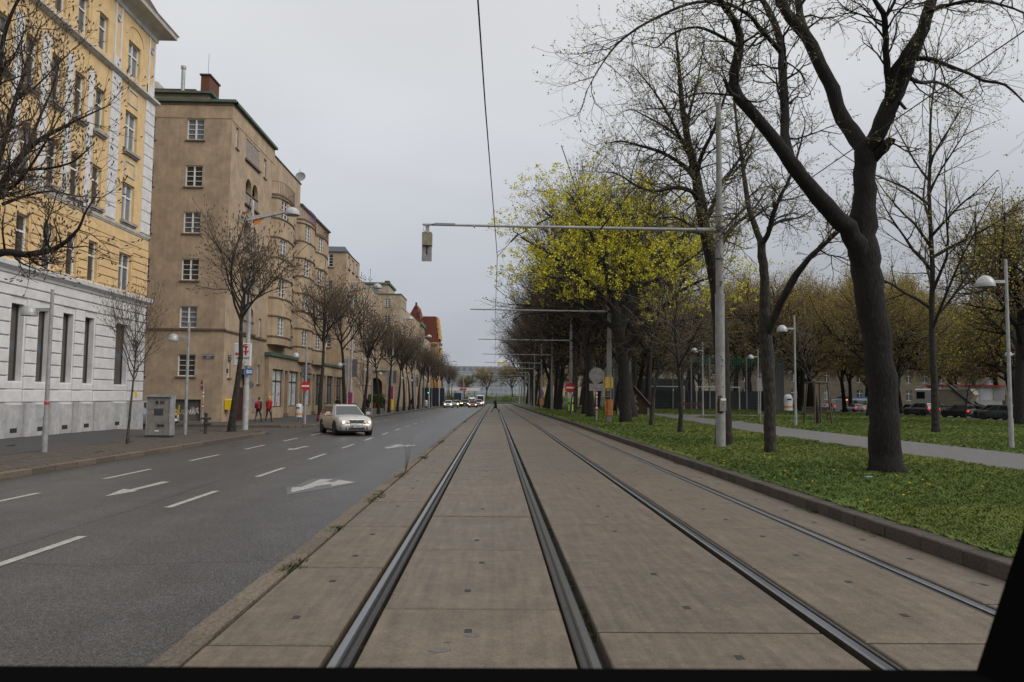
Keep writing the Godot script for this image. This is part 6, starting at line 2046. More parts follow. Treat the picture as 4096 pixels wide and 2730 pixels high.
func build_left_things():
	# machine on the pavement
	var t := thing("ticket_machine", "grey metal cabinet with screen and coin tray on the pavement", "machine", P(-13.75, -0.06, 33.3), 0.08)
	var b := MB.new()
	b.box(Vector3(0, 0.86, 0.02), Vector3(0.86, 1.56, 0.5))
	obj("cabinet", b, M.boxgrey, t)
	var cap := MB.new()
	cap.box(Vector3(0.46, 0.86, 0.02), Vector3(0.06, 1.58, 0.56))
	cap.box(Vector3(-0.46, 0.86, 0.02), Vector3(0.04, 1.58, 0.56))
	cap.box(Vector3(0, 1.69, 0.05), Vector3(0.98, 0.09, 0.62))
	for k in 3: cap.rod(Vector3(-0.25 + k * 0.2, 1.73, 0.1), Vector3(-0.25 + k * 0.2, 1.78, 0.1), 0.01, 5)
	obj("casing", cap, M.galv, t)
	var base := MB.new()
	base.box(Vector3(-0.02, 0.04, 0.02), Vector3(0.98, 0.09, 0.56))
	obj("base", base, M.darkmetal, t)
	for q in [["screen", 0.0, 1.03, 0.36, 0.28, M.glass0], ["sticker", -0.08, 1.42, 0.12, 0.14, M.ink_black], ["sticker", 0.13, 1.42, 0.18, 0.14, M.glass3], ["coin_tray", 0.1, 0.5, 0.38, 0.3, M.signback], ["coin_slot", 0.1, 0.47, 0.28, 0.1, M.hole], ["lock_plate", -0.05, 0.26, 0.16, 0.05, M.ink_white]]:
		var s := MB.new()
		s.box(Vector3(q[1], q[2], 0.272 + (0.006 if q[0] == "coin_slot" else 0.0)), Vector3(q[3], q[4], 0.012))
		obj(q[0], s, q[5], t)
	# hydrant
	var h := thing("fire_hydrant", "dark iron standpipe hydrant on the pavement", "hydrant", P(-13.0, -0.06, 36.4))
	var hb := MB.new()
	hb.lathe(Vector3.ZERO, [Vector2(0.07, 0.0), Vector2(0.065, 0.38), Vector2(0.13, 0.4), Vector2(0.13, 0.46), Vector2(0.08, 0.48), Vector2(0.075, 0.64), Vector2(0.12, 0.66), Vector2(0.12, 0.7), Vector2(0.06, 0.72), Vector2(0.06, 0.84), Vector2(0.1, 0.86), Vector2(0.1, 0.9), Vector2(0.05, 0.96), Vector2(0.002, 0.97)], 16)
	obj("column", hb, M.hydrant, h)
	for s in [[0.0, 0.43, 1], [PI, 0.68, 1], [0.0, 0.68, 1]]:
		var v := MB.new()
		v.rod(Vector3(0, s[1], 0), Vector3(cos(s[0]) * 0.22, s[1], 0.06), 0.045, 10)
		v.rod(Vector3(cos(s[0]) * 0.19, s[1], 0.05), Vector3(cos(s[0]) * 0.23, s[1], 0.065), 0.06, 10)
		obj("outlet", v, M.hydrant, h)
	# pharmacy sign on the tall lamp
	var a := thing("pharmacy_sign", "white lit-box sign with red letter A and snake reading APOTHEKE", "sign", P(-12.76, 3.15, 40.55))
	var ab := MB.new()
	ab.bev(Vector3(0, 0.58, 0), Vector3(0.86, 0.14, 1.16), 0.03, Basis(Vector3(1, 0, 0), PI / 2))
	obj("panel", ab, M.signwhite, a)
	var am := MB.new()
	var z := 0.073
	var strokes := [[[-0.3, 0.56], [-0.14, 0.62], [-0.02, 0.9], [0.08, 1.06], [0.13, 1.1]], [[-0.3, 0.56], [-0.33, 0.62], [-0.28, 0.66]], [[0.17, 0.98], [0.17, 0.56]], [[-0.08, 0.72], [0.26, 0.72], [0.3, 0.76]], [[0.08, 0.97], [0.26, 0.97]], [[-0.24, 0.56], [-0.06, 0.8]]]
	for s in strokes:
		for i in s.size() - 1:
			var p := Vector2(s[i][0], s[i][1])
			var q := Vector2(s[i + 1][0], s[i + 1][1])
			var u := (q - p).normalized() * 0.035
			var nn := Vector2(-u.y, u.x) * (1.4 if absf(u.x) < 0.01 else 1.0)
			am.ext(PackedVector2Array([p + nn - u * 0.6, p - nn - u * 0.6, q - nn + u * 0.6, q + nn + u * 0.6]), Vector3(0, 0, z + 0.0006 * i), Vector3(1, 0, 0), Vector3(0, 1, 0), 0.0)
	var dot := PackedVector2Array()
	for i in 12: dot.append(Vector2(0.18 + cos(TAU * i / 12) * 0.05, 1.08 + sin(TAU * i / 12) * 0.045))
	am.ext(dot, Vector3(0, 0, z), Vector3(1, 0, 0), Vector3(0, 1, 0), 0.0)
	obj("emblem", am, M.ink_red, a)
	text("APOTHEKE", 0.095, M.ink_black, a, "lettering", Vector3(0.02, 0.4, 0.074))
	var hp := MB.new()
	var hl := [[-0.2, 0.18], [0.0, 0.3], [0.2, 0.18], [0.1, 0.18], [0.1, 0.06], [-0.1, 0.06], [-0.1, 0.18], [-0.2, 0.18]]
	for i in hl.size() - 1: hp.rod(Vector3(hl[i][0], hl[i][1], 0.072), Vector3(hl[i + 1][0], hl[i + 1][1], 0.072), 0.007, 4)
	obj("arrow_outline", hp, M.ink_red, a)
	text("100 m", 0.05, M.ink_black, a, "lettering", Vector3(0, 0.13, 0.074))
	# one way plate and sign backs on the same lamp
	var ow := thing("one_way_sign", "blue one way plate with white arrow under the pharmacy sign", "sign", P(-12.44, 2.7, 40.6), 0.25)
	var ob := MB.new()
	ob.bev(Vector3(0, 0.17, 0), Vector3(0.36, 0.02, 0.34), 0.004, Basis(Vector3(1, 0, 0), PI / 2))
	obj("plate", ob, M.ink_sky, ow)
	var oa := MB.new()
	oa.ext(PackedVector2Array([Vector2(-0.16, 0.17), Vector2(-0.06, 0.29), Vector2(-0.06, 0.24), Vector2(0.15, 0.24), Vector2(0.15, 0.1), Vector2(-0.06, 0.1), Vector2(-0.06, 0.05)]), Vector3(0, 0, 0.013), Vector3(1, 0, 0), Vector3(0, 1, 0), 0.0)
	obj("arrow", oa, M.ink_white, ow)
	text("EINBAHN", 0.06, M.ink_black, ow, "lettering", Vector3(0.04, 0.17, 0.015), Vector3.ZERO, false, 0.002)
	var ob2 := MB.new()
	ob2.bev(Vector3(0, 0.15, 0), Vector3(0.2, 0.02, 0.3), 0.004, Basis(Vector3(1, 0, 0), PI / 2))
	one("sign_back", "grey back of a small sign left of the one way plate", "sign", ob2, M.signback, P(-12.82, 2.72, 40.8), 1.1)
	var rd := thing("round_sign_back", "small round grey sign back on the pharmacy lamp pole", "sign", P(-12.42, 2.2, 40.86))
	disc(rd, "disc", Vector3(0, 0, 0), 0.19, 0.01, M.signback)
	# no entry signs
	no_entry(P(-11.62, walk_y(49.0), 49.4), 0.05, 2.33, 0.29, "red no entry sign on the lamp past the side street", false)
	var sb := thing("round_sign_back", "large round grey sign back above the left no entry sign", "sign", P(-11.68, 3.28, 49.6))
	disc(sb, "disc", Vector3(0.0, 0, 0), 0.31, 0.012, M.signback)
	var sp := MB.new()
	sp.box(Vector3(0, -0.42, 0), Vector3(0.6, 0.2, 0.012))
	obj("plate", sp, M.signback, sb)
	no_entry(P(-17.4, -0.06, 46.9 + 1.2), -1.0, 2.3, 0.3, "red no entry sign on a striped post in front of the brown gable", true, true)
	# letter box
	var lb := thing("letter_box", "bright yellow letter box on the brown wall beside the tree trunk", "letter box", P(-17.3, 0.72, 52.5), PI / 2)
	var l1 := MB.new()
	l1.bev(Vector3(0, 0.34, 0), Vector3(0.62, 0.7, 0.34), 0.06)
	obj("body", l1, M.mailyellow, lb)
	var l2 := MB.new()
	l2.box(Vector3(0, 0.56, 0.174), Vector3(0.5, 0.03, 0.01))
	obj("slot", l2, M.ink_black, lb)
	var l3 := MB.new()
	l3.lathe(Vector3(0.05, 0.3, 0.172), [Vector2(0.001, 0.008), Vector2(0.09, 0.008), Vector2(0.09, 0.0)], 14, Basis(Vector3(1, 0, 0), Vector3(0, 0, 1), Vector3(0, -1, 0)))
	obj("emblem", l3, M.ink_black, lb)
	# notice case on the wall
	var nc := MB.new()
	nc.box(P(-17.47, 0.95, 58.5), Vector3(0.06, 1.0, 0.7))
	one("notice_case", "small framed notice case on the brown wall near the shop", "notice board", nc, M.ink_grey)
	# bins
	make_bin(P(-13.6, walk_y(56.0), 56.0), 0.0, "white domed litter bin with orange band by the shop windows", 0.9)
	make_bin(P(-12.0, walk_y(140.0), 141.0), 0.0, "small white litter bin far down the left pavement", 1.0)
	make_bin(P(29.7, lawn_y(29.7, 80.0), 80.0), 0.0, "white domed litter bin with orange band on the park lawn", 1.55)
	# poster sleeves round lamp poles
	var sl := [[-12.2, 68.12, 0.3, 1.5, "ink_crimson", "crimson poster sleeve round a lamp pole near the archway"], [-12.2, 95.42, 1.25, 1.5, "ink_crimson", "crimson poster sleeve round a lamp pole down the street"]]
	for q in sl:
		var s := thing("poster_sleeve", q[5], "poster", P(q[0], walk_y(q[1]) + q[2], q[1]))
		var m := MB.new()
		m.rod(Vector3(0, 0.3, 0), Vector3(0, 0.3 + q[3], 0), 0.24, 12)
		obj("poster", m, M[q[4]], s)
		for k in 4:
			var tx := MB.new()
			tx.box(Vector3([0.0, 0.0, -0.05, 0.0][k], 1.58 - k * 0.36, 0.225), Vector3([0.34, 0.32, 0.22, 0.33][k], [0.26, 0.13, 0.16, 0.2][k], 0.04))
			obj("print_line", tx, M.ink_purple, s)
		var rr := MB.new()
		rr.box(Vector3(0.22, 0.3 + q[3] / 2, 0.12), Vector3(0.07, q[3] + 0.1, 0.05))
		obj("clamp_rail", rr, M.signwhite, s)
		if q[2] > 1.0:
			var y := MB.new()
			y.rod(Vector3(0, -1.0, 0), Vector3(0, 0.28, 0), 0.25, 12)
			obj("yellow_sleeve", y, M.ink_yellow, s)
	# grey sign backs on tall lamps
	for i in 3:
		var q := thing("sign_back", "%s large grey sign back on a tall lamp down the left side" % ORD[i], "sign", P(-12.2, 4.1 + fall(68.0 + 27 * i), 68.12 + 27.3 * i), 0.0, "grey sign backs on the tall lamps")
		for x in [-0.36, 0.32]:
			var m := MB.new()
			m.box(Vector3(x, 0, 0.16), Vector3(0.42, 1.5, 0.03), Basis(Vector3.UP, 0.5 if x < 0 else -0.2))
			obj("panel", m, M.signback, q)
	# red and white barrier posts by the hedge
	for i in 4:
		var m := MB.new()
		m.rod(Vector3(0, 0, 0), Vector3(rng.randf_range(-0.1, 0.1), 0.8, 0), 0.06, 8)
		one("bollard", "%s red bollard before the hedge from the left" % ORD[i], "bollard", m, M.ink_red if i != 1 else M.ink_white, P(-20.2 + i * 0.38, walk_y(128.0), 128.0), 0, "bollards before the hedge")
	# traffic lights far down
	for q in [[-13.0, 158.0, "green traffic light on the left pavement far down the street"], [11.6, 128.0, "green traffic light between the trunks of the park row"], [26.5, 118.0, "green traffic light seen through the sports cage"]]:
		var tl := thing("traffic_light", q[2], "traffic light", P(q[0], -0.3 if q[0] < 0 else lawn_y(q[0], q[1]), q[1]))
		var pm := MB.new()
		pm.rod(Vector3.ZERO, Vector3(0, 3.4, 0), 0.06, 8)
		obj("post", pm, M.galv, tl)
		var bx := MB.new()
		bx.box(Vector3(0, 2.95, 0.12), Vector3(0.32, 0.95, 0.2))
		obj("housing", bx, M.darkmetal, tl)
		var lm := MB.new()
		lm.lathe(Vector3(0, 2.66, 0.225), [Vector2(0.001, 0.03), Vector2(0.1, 0.02), Vector2(0.13, 0.0)], 12, Basis(Vector3(1, 0, 0), Vector3(0, 0, 1), Vector3(0, -1, 0)))
		obj("signal_lamp", lm, M.signal_green, tl)
	var ft := thing("traffic_light", "dark traffic light hanging at the far crossing", "traffic light", P(-9.0, -0.6, 232.0))
	var fp := MB.new()
	fp.rod(Vector3.ZERO, Vector3(0, 8.5, 0), 0.12, 8)
	fp.rod(Vector3(0, 8.4, 0), Vector3(3.0, 8.6, 0), 0.08, 6)
	obj("post", fp, M.galv, ft)
	var fb := MB.new()
	fb.box(Vector3(2.6, 7.7, 0.2), Vector3(0.6, 1.7, 0.4))
	fb.box(Vector3(1.6, 7.5, 0.2), Vector3(0.6, 1.7, 0.4))
	obj("housing", fb, M.copper, ft)
	# blue hoarding
	var ho := MB.new()
	ho.box(P(-14.0, 1.5, 184.0), Vector3(5.0, 4.2, 2.0))
	one("hoarding", "dark blue site hoarding at the end of the left pavement", "hoarding", ho, M.ink_navy)

func make_bin(at: Vector3, turn: float, label: String, sc: float):
	var t := thing("litter_bin", label, "bin", at, turn, "domed litter bins")
	t.scale = Vector3.ONE * sc
	var b := MB.new()
	b.lathe(Vector3(0, 0.28, 0), [Vector2(0.001, 0.0), Vector2(0.27, 0.0), Vector2(0.28, 0.72), Vector2(0.25, 0.9), Vector2(0.17, 1.02), Vector2(0.001, 1.06)], 18)
	obj("body", b, M.signwhite, t)
	var o := MB.new()
	o.rod(Vector3(0, 0.46, 0), Vector3(0, 0.58, 0), 0.283, 18)
	obj("orange_band", o, M.ink_orange, t)
	var s := MB.new()
	s.box(Vector3(-0.02, 1.0, 0.262), Vector3(0.26, 0.1, 0.05))
	obj("opening", s, M.hole, t)
	var p := MB.new()
	p.rod(Vector3(0, 0, -0.1), Vector3(0, 0.3, -0.1), 0.045, 8)
	obj("post", p, M.galv, t)

# ---------- tram line ----------
func build_tram_line():
	var ds := [25.6, 50.6, 76.0, 101.0, 124.0, 146.0, 168.0, 190.0, 212.0, 232.0]
	for i in ds.size():
		var d: float = ds[i]
		var g := lawn_y(7.3, d)
		var t := thing("tram_mast", "nearest tram mast with long arm over the track and a grey call box" if i == 0 else ("farthest tram mast at the crossing" if i == ds.size() - 1 else "%s tram mast along the track beyond the nearest one" % ORD[i - 1]), "mast", P(7.3, g, d), 0, "tram masts with cantilever arms")
		var m := MB.new()
		var r := 0.155
		m.tube([Vector3(0, -0.1, 0), Vector3(0, 4.9, 0), Vector3(0, 4.98, 0), Vector3(0, 5.02, 0), Vector3(0, 7.95, 0), Vector3(0, 8.0, 0), Vector3(0, 11.3, 0)], [r, r * 0.99, r * 0.97, r * 0.82, r * 0.8, r * 0.62, r * 0.56], 16)
		m.rod(Vector3(0, 4.93, 0), Vector3(0, 5.0, 0), r * 1.05, 16)
		m.rod(Vector3(0, 7.93, 0), Vector3(0, 7.99, 0), r * 0.86, 16)
		m.lathe(Vector3(0, 11.3, 0), [Vector2(r * 0.58, 0.0), Vector2(r * 0.58, 0.08), Vector2(0.002, 0.12)], 14)
		obj("mast", m, M.polegrey, t)
		var a := MB.new()
		var ay := 7.28 - g + fall(d)
		a.tube([Vector3(-0.1, ay, 0), Vector3(-3.4, ay + 0.0, 0), Vector3(-9.7 + (0.8 if i else 0.0), ay + 0.03, 0)], [0.06, 0.052, 0.04], 10)
		a.rod(Vector3(-0.1, ay, 0), Vector3(-0.75, ay, 0), 0.075, 10)
		for k in 5: a.rod(Vector3(-1.6 - k * 1.6, ay, 0), Vector3(-1.64 - k * 1.6, ay, 0), 0.065, 8)
		obj("arm", a, M.aluminium, t)
		var c := MB.new()
		c.rod(Vector3(0, ay - 0.1, 0), Vector3(0, ay + 0.1, 0), r * 0.9, 12)
		c.rod(Vector3(0, ay - 1.0, 0), Vector3(0, ay - 0.94, 0), r * 0.88, 12)
		obj("clamp", c, M.darkmetal, t)
		# hanger: bracket, insulator and steady arm to the wire
		var h := MB.new()
		var hx := -6.55
		h.tube([Vector3(hx - 0.2, ay, 0), Vector3(hx - 0.2, ay - 0.16, 0), Vector3(hx, ay - 0.24, 0), Vector3(hx + 0.2, ay - 0.16, 0), Vector3(hx + 0.2, ay, 0)], [0.018, 0.018, 0.018, 0.018, 0.018], 5)
		h.rod(Vector3(hx - 0.02, ay - 0.22, 0), Vector3(hx - 0.28, ay - 0.5, 0), 0.03, 6)
		h.rod(Vector3(hx - 0.28, ay - 0.5, 0), Vector3(-7.27, ay - 1.0, 0), 0.009, 4)
		h.rod(Vector3(hx - 0.5, ay - 0.72, 0), Vector3(-7.27, ay - 0.85, 0), 0.008, 4)
		h.rod(Vector3(hx + 0.55, ay, 0), Vector3(hx + 0.6, ay + 0.15, 0), 0.03, 6)
		h.rod(Vector3(hx + 0.6, ay + 0.12, 0), Vector3(hx + 1.1, ay + 0.38, 0.1), 0.03, 6)
		# pulley insulators on the far half of the arm
		h.rod(Vector3(-2.5, ay, 0), Vector3(-2.5, ay - 0.25, 0), 0.01, 4)
		h.rod(Vector3(-2.5, ay - 0.25, 0), Vector3(-2.5, ay - 0.5, 0), 0.05, 8)
		obj("wire_hanger", h, M.darkmetal, t)
		if i == 0:
			var bx := MB.new()
			bx.box(Vector3(0.02, 1.42, 0.18), Vector3(0.2, 0.42, 0.1))
			obj("call_box", bx, M.boxgrey, t)
			var bp := MB.new()
			bp.ext(PackedVector2Array([Vector2(-0.14, 1.16), Vector2(-0.02, 1.12), Vector2(0.06, 1.2), Vector2(0.06, 1.6), Vector2(-0.04, 1.72), Vector2(-0.13, 1.68), Vector2(-0.15, 1.4)]), Vector3(0, 0, 0.158), Vector3(1, 0, 0), Vector3(0, 1, 0), 0.012)
			obj("bare_patch", bp, M.rust, t)
			var bl := MB.new()
			bl.box(Vector3(0.03, 1.58, 0.232), Vector3(0.16, 0.07, 0.006))
			obj("label_plate", bl, M.ink_white, t)
			var kh := MB.new()
			kh.box(Vector3(0.03, 1.43, 0.232), Vector3(0.05, 0.02, 0.006))
			obj("key_hole", kh, M.hole, t)
			for k in 5:
				var ch := MB.new()
				ch.box(Vector3([-0.02, 0.03, 0.01, 0.05, -0.04][k], [2.95, 2.85, 2.65, 1.98, 5.3][k], 0.153), Vector3(0.02, [0.05, 0.09, 0.05, 0.03, 0.02][k], 0.012))
				obj("paint_chip", ch, M.hole, t)
			text("7", 0.16, M.ink_black, t, "lettering", Vector3(0.0, 5.32, 0.13))
	# signal hanging from the tip of the nearest arm
	var s := thing("hanging_signal", "beige box with a plate hanging from the tip of the nearest arm", "signal", P(-2.24, 6.1, 25.6))
	var b := MB.new()
	b.bev(Vector3(0, 0.72, 0), Vector3(0.31, 0.44, 0.34), 0.02)
	obj("housing", b, M.beigebox, s)
	var p := MB.new()
	p.box(Vector3(0, 0.24, 0.06), Vector3(0.32, 0.5, 0.02))
	obj("plate", p, M.mirrorplate, s)
	var sl := MB.new()
	sl.box(Vector3(0, 0.36, 0.074), Vector3(0.055, 0.28, 0.012))
	sl.box(Vector3(0, 0.5, 0.08), Vector3(0.06, 0.06, 0.1))
	obj("slot", sl, M.darkmetal, s)
	var hk := MB.new()
	hk.box(Vector3(0, 1.06, 0), Vector3(0.12, 0.26, 0.03))
	hk.tube([Vector3(0.02, 0.9, 0.18), Vector3(-0.12, 1.0, 0.15), Vector3(-0.1, 1.15, 0.06), Vector3(0.3, 1.25, 0.05), Vector3(0.9, 1.24, 0.05)], [0.012, 0.012, 0.012, 0.012, 0.012], 5)
	obj("bracket", hk, M.galv, s)
	# contact wire: zigzags a little from mast to mast
	var w := MB.new()
	var pts := [P(-0.33, 6.3, 3.0), P(-0.2, 6.25, 12.0), P(0.04, 6.28, 25.6), P(-0.02, 6.1, 50.6), P(0.1, 6.1, 76.0), P(-0.05, 6.0, 101.0), P(0.3, 5.95, 124.0), P(0.1, 5.9, 146.0), P(0.3, 5.8, 190.0), P(0.1, 5.8, 232.0)]
	var rr := []
	for k in pts.size(): rr.append(0.011)
	w.tube(pts, rr, 5)
	one("contact_wire", "thin overhead contact wire above the near track", "wire", w, M.wire)
	# guy wires on the right
	var gw := MB.new()
	gw.tube([P(7.42, 7.0, 25.6), P(8.62, 7.84, 12.5), P(9.3, 8.32, 5.0)], [0.014, 0.012, 0.012], 5)
	gw.rod(P(7.6, 7.12, 23.6), P(7.7, 7.2, 22.5), 0.03, 6)
	one("span_wire", "dark span wire slanting up to the right edge across the big trunk", "wire", gw, M.wire)
	var g2 := MB.new()
	g2.tube([P(1.9, 6.9, 50.6), P(3.4, 7.25, 25.6), P(5.32, 9.07, 14.0), P(6.6, 10.3, 6.0)], [0.01, 0.012, 0.011, 0.01], 5)
	g2.rod(P(3.4, 7.25, 25.6), P(3.55, 7.4, 24.6), 0.03, 6)
	one("span_wire", "thin wire rising through the yellow green tree to the upper edge", "wire", g2, M.wire)
	var g3 := MB.new()
	g3.tube([P(7.2, 6.9, 50.6), P(7.3, 7.0, 25.6)], [0.009, 0.009], 5)
	g3.tube([P(2.62, 6.2, 124.0), P(2.7, 6.2, 101.0), P(2.6, 6.2, 76.0), P(2.7, 6.25, 50.6)], [0.01, 0.01, 0.01, 0.01], 5)
	one("contact_wire", "thin overhead wire above the far track beyond the second mast", "wire", g3, M.wire)
	# posters round masts
	var ps := [[1, "orange", "orange and black concert posters wrapped round the second mast"], [2, "lime", "lime and black poster wrapped round the third mast"], [4, "purple", "purple and orange posters wrapped round a far mast"]]
	for q in ps:
		var d: float = ds[q[0]]
		var pt := thing("mast_poster", q[2], "poster", P(7.3, lawn_y(7.3, d), d), 0, "posters round the masts")
		var cols: Array = {"orange": [["ink_orange", 0.5, 1.5], ["ink_black", 1.5, 2.2], ["ink_yellow", 2.2, 2.9]], "lime": [["ink_lime", 0.35, 1.0], ["ink_black", 1.0, 1.2], ["ink_lime", 1.2, 1.55], ["ink_white", 1.55, 2.7]], "purple": [["ink_orange", 0.5, 1.6], ["ink_purple", 1.6, 2.9]]}[q[1]]
		for c in cols:
			var m := MB.new()
			m.rod(Vector3(0, c[1], 0), Vector3(0, c[2] - 0.004, 0), 0.245, 16)
			obj("poster", m, M[c[0]], pt)
		var cr := MB.new()
		cr.box(Vector3(0.07, 1.65, 0.25), Vector3(0.08, 2.5, 0.03))
		obj("clamp_rail", cr, M.galv, pt)
		if q[1] == "orange":
			for k in 5: text(["FOIK", "207", "NIK", "IO", "MAS"][k], 0.17, M.ink_black, pt, "lettering", Vector3(-0.1, 1.4 - k * 0.19, 0.225)).scale = Vector3(0.6, 1, 1)
			for k in 4:
				var pb := MB.new()
				pb.box(Vector3(-0.1, 2.1 - k * 0.14, 0.222), Vector3(0.2, [0.09, 0.04, 0.05, 0.03][k], 0.05))
				obj("print_line", pb, M.ink_yellow if k % 3 == 0 else M.ink_grey, pt)
	# signs on the lawn
	no_entry(P(7.0, lawn_y(7.0, 73.5), 73.5), 0.0, 2.55, 0.47, "red no entry sign on the lawn beside the track", true)
	var rs := thing("round_sign_back", "grey back of a round sign on a red and white banded post", "sign", P(6.84, lawn_y(6.8, 53.2), 53.2))
	var rp := MB.new()
	rp.rod(Vector3.ZERO, Vector3(0, 3.4, 0), 0.05, 10)
	obj("post", rp, M.galv, rs)
	disc(rs, "disc", Vector3(0, 3.1, 0.07), 0.52, 0.02, M.mirrorplate)
	var rb := MB.new()
	rb.box(Vector3(0, 2.3, 0.07), Vector3(1.0, 0.48, 0.02))
	obj("plate", rb, M.mirrorplate, rs)
	var ra := MB.new()
	for y in [3.3, 2.9]: ra.box(Vector3(0, y, 0.085), Vector3(0.5, 0.05, 0.03))
	obj("bracket", ra, M.galv, rs)
	for k in 6:
		var s2 := MB.new()
		var y0: float = [0.75, 0.87, 0.99, 1.6, 1.72, 1.84][k]
		s2.rod(Vector3(0, y0, 0), Vector3(0, y0 + 0.12, 0), 0.062, 10)
		obj("stripe", s2, M.ink_red if k % 2 == 0 else M.ink_white, rs)
	# far signal with figure 8
	var s8 := thing("tram_signal", "small black tram signal showing 8 between the far masts", "signal", P(10.2, -0.2, 178.0))
	var sm := MB.new()
	sm.rod(Vector3.ZERO, Vector3(0, 4.0, 0), 0.07, 6)
	sm.box(Vector3(0, 3.4, 0.1), Vector3(0.7, 1.9, 0.3))
	obj("housing", sm, M.darkmetal, s8)
	text("8", 0.8, M.ink_white, s8, "lettering", Vector3(0, 3.1, 0.26))

# ---------- park ----------
func build_park():
	# benches
	for q in [[20.9, 84.5, 0.0, 1.25, "red brown slatted bench in front of the sports cage"], [26.3, 64.5, 0.1, 1.1, "slatted bench behind the staked young tree"]]:
		var t := thing("park_bench", q[4], "bench", P(q[0], lawn_y(q[0], q[1]), q[1]), q[2], "slatted park benches")
		t.scale = Vector3.ONE * q[3]
		for k in 3:
			var s := MB.new()
			s.box(Vector3(0, 0.45, -0.16 + k * 0.16), Vector3(2.1, 0.045, 0.12))
			obj("seat_slat", s, M.benchwood, t)
		for k in 2:
			var s := MB.new()
			s.box(Vector3(0, 0.66 + k * 0.17, -0.28 - k * 0.04), Vector3(2.1, 0.13, 0.045))
			obj("back_slat", s, M.benchwood, t)
		for x in [-0.95, 0.95]:
			var l := MB.new()
			l.tube([Vector3(x, 0, 0.2), Vector3(x, 0.42, 0.2), Vector3(x, 0.42, -0.2), Vector3(x, 0.92, -0.33)], [0.025, 0.025, 0.025, 0.025], 6)
			l.rod(Vector3(x, 0, -0.3), Vector3(x, 0.44, -0.22), 0.025, 6)
			obj("leg", l, M.darkmetal, t)
	# notice board in front of the bin
	var nb := thing("notice_board", "grey notice board on a thin post before the litter bin", "sign", P(17.8, lawn_y(17.8, 53.0), 53.0), 0.5)
	var np := MB.new()
	np.rod(Vector3.ZERO, Vector3(0, 2.9, 0), 0.04, 8)
	obj("post", np, M.galv, nb)
	var nm := MB.new()
	nm.box(Vector3(0, 2.55, 0.03), Vector3(0.75, 0.85, 0.03))
	obj("panel", nm, M.signback, nb)
	# wooden playhouse
	var h := thing("playhouse", "small wooden playhouse with steep roof and scribbles on the lawn", "playhouse", P(12.4, lawn_y(12.4, 70.5), 70.5), -0.25)
	var hb := MB.new()
	hb.ext(PackedVector2Array([Vector2(-1.5, 0), Vector2(1.5, 0), Vector2(1.5, 0.9), Vector2(0, 2.5), Vector2(-1.5, 0.9)]), Vector3(0, 0, 0.8), Vector3(1, 0, 0), Vector3(0, 1, 0), 1.7)
	obj("wall", hb, M.hutwood, h)
	for s in [-1, 1]:
		var r := MB.new()
		r.quad(Vector3(s * 1.85, 0.52, 1.0), Vector3(0, 2.62, 1.0), Vector3(0, 2.62, -1.1), Vector3(s * 1.85, 0.52, -1.1))
		r.quad(Vector3(s * 1.85, 0.44, 1.0), Vector3(0, 2.54, 1.0), Vector3(0, 2.62, 1.0), Vector3(s * 1.85, 0.52, 1.0))
		obj("roof", r, M.hutroof, h)
	var sg := MB.new()
	for k in 9:
		var y0 := 0.5 + (k % 4) * 0.32
		var x0 := -0.1 + (k % 3) * 0.22
		sg.rod(Vector3(x0, y0, 0.81), Vector3(x0 + 0.18 * cos(k * 1.7), y0 + 0.22 * sin(k * 1.1) + 0.08, 0.81), 0.018, 4)
	obj("scribble", sg, M.ink_white, h)
	for x in [-1.3, 1.3]:
		var p := MB.new()
		p.box(Vector3(x, 0.35, 0.83), Vector3(0.16, 0.7, 0.05))
		obj("corner_post", p, M.galv, h)
	# stakes round the young tree
	var st := thing("tree_stakes", "three wooden stakes with a top rail round a young tree", "stakes", P(20.3, lawn_y(20.3, 49.7), 49.7))
	for k in 4:
		var a := TAU * k / 4 + 0.6
		var s := MB.new()
		s.rod(Vector3(cos(a) * 0.85, 0, sin(a) * 0.85), Vector3(cos(a) * 0.6, 2.7, sin(a) * 0.6), 0.055, 7)
		obj("stake", s, M.stakewood, st)
	for k in 4:
		var a := TAU * k / 4 + 0.6
		var b := TAU * (k + 1) / 4 + 0.6
		var s := MB.new()
		s.rod(Vector3(cos(a) * 0.66, 2.66, sin(a) * 0.66), Vector3(cos(b) * 0.66, 2.66, sin(b) * 0.66), 0.05, 6)
		obj("rail", s, M.stakewood, st)
	# sports cage
	var c := thing("sports_cage", "tall wire mesh sports cage with green net along its top", "fence", P(0, 0, 0))
	var line := [[16.0, 126.0], [18.5, 104.0], [38.0, 104.0], [44.0, 128.0]]
	var hgt := 7.0
	for i in line.size() - 1:
		var a := Vector2(line[i][0], line[i][1])
		var b := Vector2(line[i + 1][0], line[i + 1][1])
		var n := int((b - a).length() / 2.2)
		var ms := MB.new()
		for k in n + 1:
			var q := a.lerp(b, float(k) / n)
			var y := lawn_y(q.x, q.y)
			var p := MB.new()
			p.rod(P(q.x, y, q.y), P(q.x, y + hgt, q.y), 0.1, 6)
			obj("post", p, M.galv, c)
		var y0 := lawn_y(a.x, a.y)
		var k2 := 0.0
		while k2 < (b - a).length():
			var q := a.lerp(b, k2 / (b - a).length())
			ms.box(P(q.x, y0 + 3.2, q.y), Vector3(0.022, 6.4, 0.022))
			k2 += 0.3
		for j in 32:
			var m2 := (a + b) / 2
			ms.box(P(m2.x, y0 + 0.2 + j * 0.2, m2.y), Vector3((b - a).length(), 0.02, 0.02), Basis(Vector3.UP, atan2((b - a).y, (b - a).x)))
		obj("wire_mesh", ms, M.mesh_wire, c).set_meta("kind", "stuff")
		var nt := MB.new()
